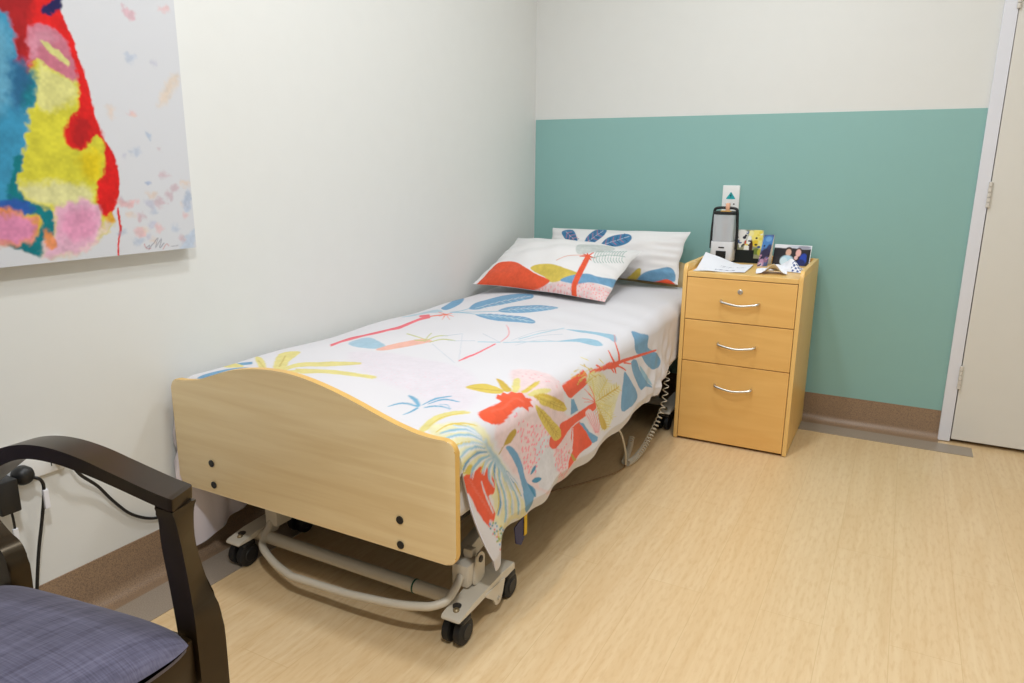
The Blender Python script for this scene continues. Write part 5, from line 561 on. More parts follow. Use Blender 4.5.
(0,24,1,100,"2253 -4304 2254 -4302 2257 -4298 2260 -4295 2262 -4293 2265 -4292 2267 -4293 2269 -4294 2270 -4295 2268 -4298 2266 -4302 2262 -4305 2260 -4308 2258 -4308 2255 -4307 2254 -4306"),
(0,25,1,100,"2282 -4361 2283 -4358 2285 -4355 2288 -4352 2290 -4350 2292 -4349 2295 -4350 2297 -4351 2298 -4353 2296 -4356 2294 -4359 2291 -4363 2289 -4365 2287 -4365 2284 -4364 2282 -4363"),
(0,26,1,100,"2263 -4347 2264 -4344 2266 -4341 2269 -4338 2271 -4336 2274 -4335 2276 -4336 2278 -4337 2279 -4339 2277 -4341 2275 -4345 2272 -4348 2269 -4351 2267 -4351 2265 -4350 2263 -4349"),
(0,27,1,100,"2171 -4363 2171 -4360 2173 -4357 2176 -4354 2178 -4352 2180 -4351 2183 -4352 2185 -4353 2186 -4354 2185 -4357 2182 -4360 2180 -4364 2178 -4366 2176 -4366 2173 -4366 2171 -4364"),
(0,28,1,100,"2228 -4353 2229 -4350 2231 -4347 2234 -4344 2236 -4342 2238 -4341 2241 -4342 2243 -4343 2242 -4347 2240 -4351 2237 -4354 2235 -4356 2233 -4357 2230 -4356 2228 -4354"),
(0,24,1,100,"2191 -4369 2192 -4367 2194 -4363 2196 -4360 2198 -4358 2201 -4358 2203 -4358 2205 -4359 2206 -4361 2205 -4364 2203 -4367 2200 -4371 2198 -4373 2196 -4373 2194 -4372 2192 -4371"),
(0,25,1,100,"2274 -4333 2275 -4330 2277 -4327 2280 -4324 2283 -4322 2285 -4321 2288 -4322 2290 -4323 2290 -4325 2289 -4327 2286 -4331 2283 -4335 2281 -4337 2278 -4337 2276 -4336 2274 -4335"),
(0,26,1,100,"2360 -4282 2361 -4277 2360 -4282 2365 -4282 2364 -4286 2365 -4282 2360 -4282"),
(0,27,1,100,"2277 -4282 2278 -4280 2281 -4276 2298 -4261 2310 -4250 2318 -4244 2326 -4240 2332 -4238 2334 -4238 2327 -4245 2316 -4258 2293 -4278 2286 -4286 2282 -4286 2280 -4285 2278 -4284"),
(0,28,1,100,"2184 -4335 2185 -4333 2187 -4329 2190 -4326 2192 -4324 2195 -4324 2197 -4324 2199 -4325 2200 -4327 2199 -4329 2196 -4333 2193 -4336 2191 -4338 2189 -4339 2186 -4338 2185 -4337"),
(0,24,1,100,"2239 -4331 2240 -4329 2243 -4325 2246 -4322 2248 -4320 2250 -4320 2253 -4320 2255 -4321 2256 -4323 2254 -4326 2252 -4329 2249 -4333 2246 -4335 2244 -4335 2242 -4334 2240 -4333"),
(0,25,1,100,"2247 -4289 2249 -4286 2251 -4283 2254 -4280 2256 -4278 2259 -4277 2261 -4277 2263 -4278 2264 -4280 2263 -4283 2260 -4286 2257 -4290 2254 -4292 2252 -4293 2250 -4292 2248 -4291"),
(0,26,1,100,"2228 -4365 2229 -4363 2231 -4359 2234 -4356 2236 -4354 2238 -4354 2241 -4354 2243 -4355 2243 -4357 2242 -4360 2240 -4363 2237 -4367 2235 -4369 2233 -4369 2231 -4369 2229 -4367"),
(0,27,1,100,"2282 -4357 2283 -4354 2285 -4351 2288 -4347 2290 -4345 2293 -4345 2295 -4346 2297 -4347 2298 -4349 2297 -4351 2294 -4355 2291 -4359 2289 -4361 2287 -4361 2284 -4360 2283 -4359"),
(0,28,1,100,"2287 -4336 2288 -4334 2290 -4330 2293 -4327 2296 -4325 2298 -4325 2300 -4325 2302 -4326 2303 -4328 2302 -4331 2299 -4335 2296 -4338 2293 -4340 2291 -4341 2289 -4340 2287 -4338"),
(0,24,1,100,"2358 -4272 2355 -4268 2358 -4272 2361 -4277 2360 -4282 2361 -4277 2358 -4272"),
(0,25,1,100,"2379 -4305 2379 -4300 2379 -4305 2383 -4305 2383 -4310 2387 -4310 2383 -4310 2383 -4305"),
(0,26,1,100,"2379 -4300 2379 -4305 2383 -4305 2383 -4310 2383 -4305 2379 -4305"),
(0,27,1,100,"2235 -4356 2236 -4353 2238 -4350 2241 -4347 2243 -4345 2246 -4344 2248 -4345 2250 -4346 2251 -4347 2250 -4350 2247 -4354 2245 -4357 2242 -4359 2240 -4360 2238 -4359 2236 -4357"),
(0,28,1,100,"2361 -4277 2357 -4277 2361 -4277 2360 -4282 2365 -4282 2364 -4286 2365 -4282 2349 -4291 2344 -4291"),
(0,24,1,100,"2396 -4319 2400 -4324 2396 -4319"),
(0,25,1,100,"2300 -4335 2301 -4333 2304 -4329 2307 -4326 2309 -4324 2312 -4324 2323 -4319 2322 -4321 2319 -4326 2315 -4330 2313 -4334 2309 -4337 2307 -4339 2305 -4340 2302 -4339 2301 -4337"),
(0,26,1,100,"2334 -4362 2335 -4359 2340 -4354 2363 -4338 2376 -4319 2387 -4314 2392 -4314 2386 -4319 2391 -4319 2387 -4326 2360 -4350 2346 -4363 2341 -4367 2338 -4368 2337 -4366 2335 -4364"),
(0,27,1,100,"2220 -4317 2221 -4314 2224 -4311 2226 -4308 2229 -4306 2231 -4305 2234 -4306 2236 -4307 2237 -4308 2235 -4311 2233 -4315 2230 -4318 2227 -4320 2225 -4321 2222 -4320 2221 -4319"),
(0,28,1,100,"2286 -4353 2287 -4350 2289 -4347 2292 -4344 2294 -4342 2297 -4341 2299 -4342 2301 -4343 2302 -4345 2300 -4348 2298 -4351 2295 -4355 2292 -4357 2290 -4357 2288 -4356 2286 -4355"),
(0,24,1,100,"2360 -4282 2361 -4277 2365 -4282 2364 -4286 2368 -4286 2364 -4286 2365 -4282"),
(0,25,1,100,"2260 -4329 2262 -4326 2264 -4323 2267 -4319 2269 -4317 2272 -4317 2274 -4317 2276 -4319 2277 -4320 2276 -4323 2273 -4327 2270 -4330 2267 -4332 2265 -4333 2263 -4332 2261 -4330"),
(0,26,1,100,"2219 -4343 2220 -4341 2222 -4338 2224 -4334 2227 -4332 2229 -4332 2232 -4332 2234 -4333 2234 -4335 2233 -4338 2231 -4341 2228 -4345 2225 -4347 2223 -4347 2221 -4347 2219 -4345"),
(0,27,1,100,"2396 -4319 2400 -4324 2404 -4329 2399 -4329 2400 -4324 2395 -4324"),
(0,28,1,100,"2396 -4319 2400 -4324 2396 -4319"),
(0,16,3,100,"-528 -4549 -528 -4525 -528 -4516 -459 -4614 -459 -4647 -482 -4638 -482 -4657 -528 -4647 -528 -4596"),
(0,16,3,100,"-528 -4647 -482 -4657 -528 -4647"),
(0,23,3,100,"-367 -4657 -390 -4647 -413 -4633 -413 -4652 -436 -4619 -436 -4629 -459 -4577 -528 -4483 -528 -4455 -436 -4572 -390 -4633"),
(0,23,3,100,"-482 -4657"),
(0,8,3,100,"-528 -4647"),
(0,16,3,100,"-482 -4657"),
]
ART['pillow_front'] = [
(0,29,2,100,"-63 405 -49 403 -18 398 19 392 53 383 86 374 122 364 158 354 193 346 225 343 257 343 287 343 317 339 346 329 373 315 399 301 427 290 456 284 486 280 515 277 542 272 568 264 593 252 614 240 625 234 626 254 626 289 626 325 626 360 626 405 588 405 543 405 489 405 433 405 377 405 321 405 265 405 209 405 161 405 122 405 90 405 61 405 34 405 3 405 -28 405 -53 405"),
((2,24,9),30,2,100,"-10 405 33 398 114 381 197 361 277 341 361 320 433 307 481 298 517 293 547 289 577 282 602 275 617 273 625 289 626 325 626 361 626 396 622 405 565 405 447 405 291 405 161 405 73 405 11 405"),
(0,19,3,100,"-105 270 -103 259 -93 247 -78 235 -59 224 -32 216 2 212 40 213 75 215 106 218 133 221 161 223 190 225 227 224 269 223 307 225 332 232 336 239 327 248 310 260 294 273 277 290 257 309 234 326 211 338 188 347 165 353 142 357 120 357 103 352 87 342 71 331 52 321 28 314 1 307 -25 302 -48 297 -67 291 -85 285 -99 278"),
(0,5,3,100,"205 332 213 323 229 309 250 292 273 275 301 257 333 240 368 225 400 215 426 210 449 209 472 207 498 201 532 185 569 157 601 122 619 94 626 103 626 138 626 174 622 195 619 211 613 222 603 229 588 239 565 253 534 266 500 278 467 288 438 299 411 311 384 322 357 330 329 335 302 339 277 341 255 342 236 342 219 341 208 338"),
(0,16,3,100,"-589 405 -585 405 -570 391 -559 355 -550 319 -538 293 -536 253 -531 217 -514 202 -499 192 -487 186 -472 182 -452 178 -424 174 -389 172 -349 177 -309 187 -269 203 -227 227 -187 252 -152 269 -122 281 -95 291 -70 299 -44 305 -16 311 14 317 42 323 66 329 85 335 101 340 111 346 114 352 108 361 93 371 74 381 54 389 34 395 11 399 -12 402 -32 405 -42 405 -47 405 -55 405 -76 405 -115 405 -170 405 -227 405 -281 405 -329 405 -376 405 -420 405 -460 405 -500 405 -539 405 -576 405"),
(0,16,2,100,"377 405 374 400 369 390 363 373 358 357 358 343 360 328 363 310 364 285 364 254 366 224 369 191 370 159 371 129 372 98 364 54 358 22 307 4 310 31 318 75 322 118 321 150 319 180 316 212 314 244 314 274 314 301 313 323 313 343 314 363 318 382 324 397 328 404 330 405"),
(0,16,2,100,"327 -4 311 -7 288 -11 265 -16 249 -18 250 -10 266 -4 290 5 314 14 331 21"),
(0,16,2,100,"334 2 325 -11 311 -29 298 -47 289 -60 284 -55 291 -41 303 -22 314 -1 322 14"),
(0,16,2,100,"337 17 341 2 347 -20 353 -44 356 -62 350 -67 344 -53 336 -32 327 -13 320 -1"),
(0,16,2,100,"323 -4 310 3 290 12 271 22 257 29 262 39 277 36 299 31 320 25 334 21"),
(0,16,2,100,"332 21 346 20 366 17 385 13 397 8 395 -1 382 0 361 0 340 -2 325 -5"),
(0,16,2,100,"326 18 337 27 354 42 372 59 384 70 384 59 372 43 356 25 341 10 331 -2"),
(0,11,2,100,"106 178 118 163 133 138 149 105 168 75 198 50 237 29 276 16 304 7 300 -2 272 7 233 20 193 41 163 66 142 96 126 129 111 155 99 170"),
(0,31,6,100,"179 -71 165 -105 151 -143 154 -170 176 -189 228 -204 292 -230 344 -279 379 -317 407 -319 432 -300 453 -262 451 -237 435 -195 412 -124 371 -80 336 -45 306 -24 280 -6 258 6 238 9 219 0 203 -18 190 -43"),
(0,32,2,100,"369 29 386 6 410 -26 430 -76 455 -111 488 -133 526 -153 558 -174 578 -195 573 -207 555 -184 523 -160 486 -139 453 -117 425 -85 405 -35 381 -1 363 20"),
(0,32,2,100,"385 2 383 -10 379 -29 373 -52 371 -68 372 -78 375 -87 379 -94 382 -99 377 -105 374 -100 370 -93 367 -83 365 -70 367 -52 373 -29 377 -10 379 3"),
(0,32,2,100,"380 3 381 10 384 22 390 36 398 53 408 67 417 76 424 81 429 84 431 76 425 72 417 66 408 56 400 45 394 33 390 20 387 9 385 2"),
(0,32,2,100,"404 -13 402 -26 396 -47 391 -70 389 -85 390 -95 394 -103 398 -110 400 -115 395 -121 393 -116 389 -109 385 -99 383 -87 385 -70 391 -46 396 -25 399 -12"),
(0,32,2,100,"399 -10 401 -3 404 7 407 19 414 32 423 44 434 56 443 63 448 68 447 56 441 50 432 41 423 32 416 24 412 15 409 5 407 -5 405 -12"),
(0,32,2,100,"422 -30 419 -45 412 -69 408 -89 407 -102 409 -111 412 -119 416 -126 419 -131 413 -139 411 -133 407 -125 404 -115 401 -104 402 -88 406 -68 413 -44 417 -29"),
(0,32,2,100,"419 -25 420 -18 423 -8 426 3 431 13 438 21 446 29 455 38 462 43 459 27 454 23 446 18 439 12 434 7 431 -1 428 -10 426 -20 424 -27"),
(0,32,2,100,"438 -52 433 -70 428 -90 426 -106 426 -118 428 -127 431 -135 434 -143 436 -149 428 -162 428 -152 425 -142 422 -131 420 -119 420 -106 422 -89 427 -68 432 -51"),
(0,32,2,100,"436 -43 439 -34 442 -23 445 -13 449 -4 455 3 462 8 469 12 474 15 475 5 470 3 464 0 457 -5 452 -9 449 -16 447 -25 444 -36 441 -45"),
(0,32,2,100,"451 -79 448 -93 445 -108 444 -122 444 -133 446 -143 449 -153 450 -165 448 -179 434 -202 435 -190 440 -165 440 -149 439 -135 439 -121 440 -107 442 -91 445 -78"),
(0,32,2,100,"450 -67 455 -55 459 -40 463 -28 467 -19 473 -13 480 -9 487 -6 491 -4 493 -11 488 -13 482 -16 476 -20 471 -24 468 -31 464 -43 460 -57 455 -70"),
(0,32,2,100,"466 -101 465 -110 464 -123 463 -136 463 -149 463 -161 460 -184 457 -204 457 -213 450 -223 448 -217 447 -205 453 -175 457 -152 458 -137 459 -122 460 -109 461 -100"),
(0,32,2,100,"465 -90 468 -80 475 -62 481 -45 486 -34 492 -28 499 -24 505 -21 509 -19 511 -26 507 -28 501 -31 494 -35 489 -40 485 -49 479 -65 473 -83 470 -93"),
(0,32,2,100,"485 -117 484 -126 483 -138 482 -152 480 -169 472 -197 470 -214 473 -224 474 -230 468 -239 466 -233 463 -225 462 -211 470 -178 476 -153 478 -137 479 -125 479 -117"),
(0,32,2,100,"483 -108 484 -101 488 -87 496 -67 503 -51 510 -44 517 -39 523 -36 528 -34 529 -41 525 -43 519 -47 512 -52 506 -59 500 -72 493 -90 489 -103 488 -110"),
(0,32,2,100,"504 -132 503 -140 503 -153 499 -171 488 -204 486 -221 488 -232 491 -240 493 -245 487 -253 485 -247 482 -240 479 -229 479 -213 493 -173 497 -152 498 -140 498 -132"),
(0,32,2,100,"502 -122 503 -117 505 -107 509 -92 518 -74 527 -62 535 -55 541 -52 546 -49 547 -58 542 -60 535 -65 527 -73 520 -84 514 -97 510 -109 508 -118 507 -124"),
(0,32,2,100,"523 -147 522 -156 520 -171 510 -204 504 -226 504 -237 507 -246 510 -254 512 -259 506 -268 504 -262 501 -254 498 -244 497 -231 502 -209 514 -171 517 -155 517 -147"),
(0,32,2,100,"521 -136 522 -131 523 -122 526 -111 532 -98 541 -86 550 -76 557 -71 562 -68 562 -79 557 -83 549 -90 541 -98 535 -106 531 -115 529 -124 527 -132 527 -138"),
(0,32,2,100,"541 -164 540 -175 533 -198 523 -228 522 -242 523 -252 526 -261 528 -269 530 -275 522 -286 522 -278 519 -268 517 -258 515 -246 517 -231 526 -201 534 -174 536 -164"),
(0,32,2,100,"541 -150 542 -145 543 -137 545 -127 549 -118 556 -109 564 -102 571 -96 576 -93 575 -105 571 -108 564 -113 557 -118 553 -124 550 -130 548 -139 547 -147 546 -153"),
(0,32,2,100,"557 -187 553 -203 545 -228 541 -246 540 -258 541 -267 543 -277 545 -287 545 -295 533 -312 536 -299 536 -286 534 -273 534 -261 535 -247 538 -229 547 -203 552 -186"),
(0,32,2,100,"559 -167 560 -161 562 -152 564 -143 567 -135 573 -129 579 -124 586 -121 590 -118 591 -128 587 -130 581 -133 575 -136 571 -140 569 -147 567 -155 565 -164 564 -170"),
]
ART['pillow_rear'] = [
(0,33,2,100,"-573 -268 -555 -285 -523 -292 -488 -292 -457 -282 -433 -256 -411 -223 -395 -192 -378 -157 -354 -113 -338 -78 -331 -52 -333 -35 -348 -29 -374 -31 -405 -39 -433 -54 -462 -77 -490 -106 -518 -138 -544 -175 -559 -198 -568 -219 -573 -241"),
(0,34,2,100,"-524 -240 -491 -201 -437 -141 -379 -76 -348 -45 -344 -51 -375 -82 -435 -153 -485 -208 -523 -254"),
(0,35,2,80,"-499 -213 -487 -215 -470 -218 -454 -223 -443 -226 -450 -242 -460 -238 -475 -232 -491 -227 -503 -224"),
(0,35,2,80,"-505 -220 -506 -205 -507 -186 -504 -161 -496 -136 -486 -132 -494 -156 -498 -183 -497 -203 -496 -217"),
(0,36,2,80,"-479 -192 -467 -193 -449 -196 -432 -199 -421 -201 -426 -213 -436 -210 -453 -206 -470 -203 -482 -202"),
(0,36,2,80,"-485 -198 -486 -185 -483 -160 -472 -124 -470 -107 -460 -103 -462 -120 -472 -155 -477 -182 -476 -195"),
(0,35,2,80,"-457 -169 -445 -170 -428 -172 -411 -175 -400 -177 -404 -190 -415 -187 -432 -184 -450 -182 -462 -180"),
(0,35,2,80,"-464 -176 -461 -158 -451 -122 -447 -96 -446 -82 -436 -77 -437 -92 -441 -117 -451 -152 -455 -173"),
(0,36,2,80,"-427 -132 -415 -135 -399 -138 -383 -142 -372 -144 -380 -162 -391 -159 -408 -156 -424 -152 -436 -150"),
(0,36,2,80,"-437 -144 -429 -119 -425 -93 -424 -72 -422 -56 -413 -53 -414 -68 -416 -89 -419 -114 -426 -138"),
(0,35,2,80,"-399 -100 -387 -101 -371 -105 -355 -109 -345 -112 -351 -127 -362 -123 -377 -119 -393 -115 -405 -113"),
(0,35,2,80,"-406 -108 -404 -91 -403 -69 -401 -48 -400 -34 -392 -31 -392 -45 -393 -66 -395 -87 -397 -104"),
(0,36,2,80,"-376 -76 -365 -77 -349 -81 -333 -85 -322 -88 -327 -99 -337 -96 -353 -92 -369 -88 -381 -86"),
(0,36,2,80,"-383 -82 -382 -68 -381 -47 -380 -27 -380 -14 -371 -11 -372 -25 -372 -45 -373 -65 -374 -79"),
(0,33,2,100,"-253 -27 -258 -48 -256 -78 -251 -114 -248 -154 -245 -198 -235 -235 -220 -267 -206 -298 -186 -316 -158 -320 -123 -320 -109 -320 -98 -320 -74 -252 -63 -196 -65 -161 -75 -136 -92 -114 -110 -94 -127 -77 -140 -62 -152 -49 -164 -37 -178 -28 -197 -21 -219 -16 -239 -17"),
(0,34,2,100,"-233 -35 -205 -75 -161 -130 -125 -200 -112 -269 -123 -287 -136 -218 -167 -139 -210 -83 -240 -43"),
(0,35,2,80,"-216 -64 -219 -78 -224 -99 -230 -123 -236 -143 -244 -143 -238 -123 -231 -98 -226 -77 -223 -63"),
(0,35,2,80,"-220 -58 -209 -54 -192 -47 -175 -39 -163 -33 -163 -44 -175 -50 -192 -57 -208 -64 -219 -68"),
(0,36,2,80,"-196 -89 -200 -103 -206 -127 -215 -156 -225 -182 -232 -183 -223 -156 -213 -126 -207 -102 -204 -88"),
(0,36,2,80,"-201 -83 -190 -79 -173 -73 -157 -65 -145 -60 -144 -70 -156 -75 -172 -82 -189 -88 -200 -93"),
(0,35,2,80,"-177 -113 -181 -129 -189 -158 -203 -196 -212 -222 -220 -221 -211 -196 -197 -158 -188 -129 -184 -113"),
(0,35,2,80,"-181 -108 -169 -103 -153 -96 -136 -89 -125 -83 -124 -92 -135 -98 -152 -105 -168 -112 -180 -118"),
(0,36,2,80,"-157 -138 -163 -158 -176 -195 -191 -234 -198 -258 -206 -258 -198 -234 -185 -196 -171 -158 -165 -138"),
(0,36,2,80,"-161 -133 -149 -127 -132 -118 -115 -111 -104 -105 -102 -114 -114 -120 -131 -128 -149 -137 -161 -144"),
(0,35,2,80,"-140 -167 -149 -193 -165 -235 -177 -272 -190 -306 -197 -306 -185 -272 -173 -235 -158 -194 -148 -169"),
(0,35,2,80,"-143 -161 -130 -152 -112 -142 -94 -133 -83 -127 -82 -137 -94 -143 -112 -153 -131 -165 -145 -175"),
(0,36,2,80,"-127 -205 -139 -235 -153 -275 -179 -320 -186 -320 -161 -275 -147 -235 -136 -206"),
(0,36,2,80,"-129 -196 -114 -184 -94 -170 -75 -158 -63 -152 -63 -163 -76 -170 -96 -184 -118 -202 -134 -213"),
(0,33,2,100,"-63 13 -64 -7 -61 -38 -53 -70 -40 -94 -24 -113 -4 -130 17 -147 40 -164 67 -181 98 -198 129 -209 155 -210 176 -202 193 -189 205 -172 213 -153 216 -130 216 -102 211 -74 199 -51 182 -32 160 -13 135 3 109 16 81 25 49 29 17 29 -9 28 -30 27 -46 26 -57 23"),
(0,34,2,100,"-47 9 8 -15 77 -67 138 -132 184 -168 179 -178 133 -143 70 -80 2 -26 -52 -2"),
(0,35,2,80,"-13 -8 -14 -24 -18 -51 -21 -78 -22 -94 -30 -97 -29 -81 -27 -56 -23 -29 -21 -12"),
(0,35,2,80,"-18 -6 -7 5 8 17 22 29 32 36 35 29 26 22 11 10 -4 -3 -16 -14"),
(0,36,2,80,"22 -25 20 -44 15 -72 12 -98 11 -114 3 -116 4 -101 7 -76 11 -48 14 -29"),
(0,36,2,80,"17 -23 28 -12 43 1 57 12 67 19 70 12 61 5 46 -7 30 -21 19 -32"),
(0,35,2,80,"53 -48 50 -68 46 -97 43 -122 42 -138 35 -139 36 -124 38 -99 42 -72 45 -51"),
(0,35,2,80,"49 -44 61 -33 76 -19 90 -7 100 0 103 -8 93 -16 78 -28 62 -44 50 -55"),
(0,36,2,80,"82 -77 78 -97 75 -123 73 -147 72 -163 65 -165 66 -149 68 -125 71 -99 74 -79"),
(0,36,2,80,"77 -72 89 -60 106 -44 121 -31 131 -23 133 -32 123 -41 107 -56 90 -72 78 -84"),
(0,35,2,80,"109 -107 106 -125 104 -150 102 -173 100 -190 93 -193 95 -175 97 -151 99 -127 101 -109"),
(0,35,2,80,"104 -102 116 -91 133 -74 150 -59 160 -49 162 -59 151 -70 134 -87 117 -103 105 -114"),
(0,36,2,80,"137 -135 135 -151 134 -175 131 -199 128 -219 120 -222 124 -202 126 -176 128 -153 130 -137"),
(0,36,2,80,"132 -131 143 -121 160 -105 177 -87 189 -76 190 -87 178 -99 161 -116 145 -131 134 -141"),
(0,19,3,100,"165 345 179 345 214 342 265 316 298 285 316 263 329 248 339 240 348 236 355 236 361 240 364 251 364 270 360 301 349 335 334 345 320 345 285 345 236 345 193 345"),
(0,5,3,100,"306 345 299 345 315 341 331 331 346 317 362 302 381 287 404 272 433 256 468 240 502 224 532 208 557 193 580 180 600 170 618 166 634 167 647 174 658 187 666 206 673 231 678 259 679 289 672 311 656 319 633 319 604 319 573 323 536 335 491 345 447 345 412 345 383 345 348 345 327 345"),
(0,16,2,100,"362 345 390 345 433 345 486 340 529 329 558 318 579 309 598 303 617 304 639 312 663 328 680 344 688 345 686 345 665 345 637 345 580 345 510 345 433 345 376 345 348 345 341 345 348 345"),
]
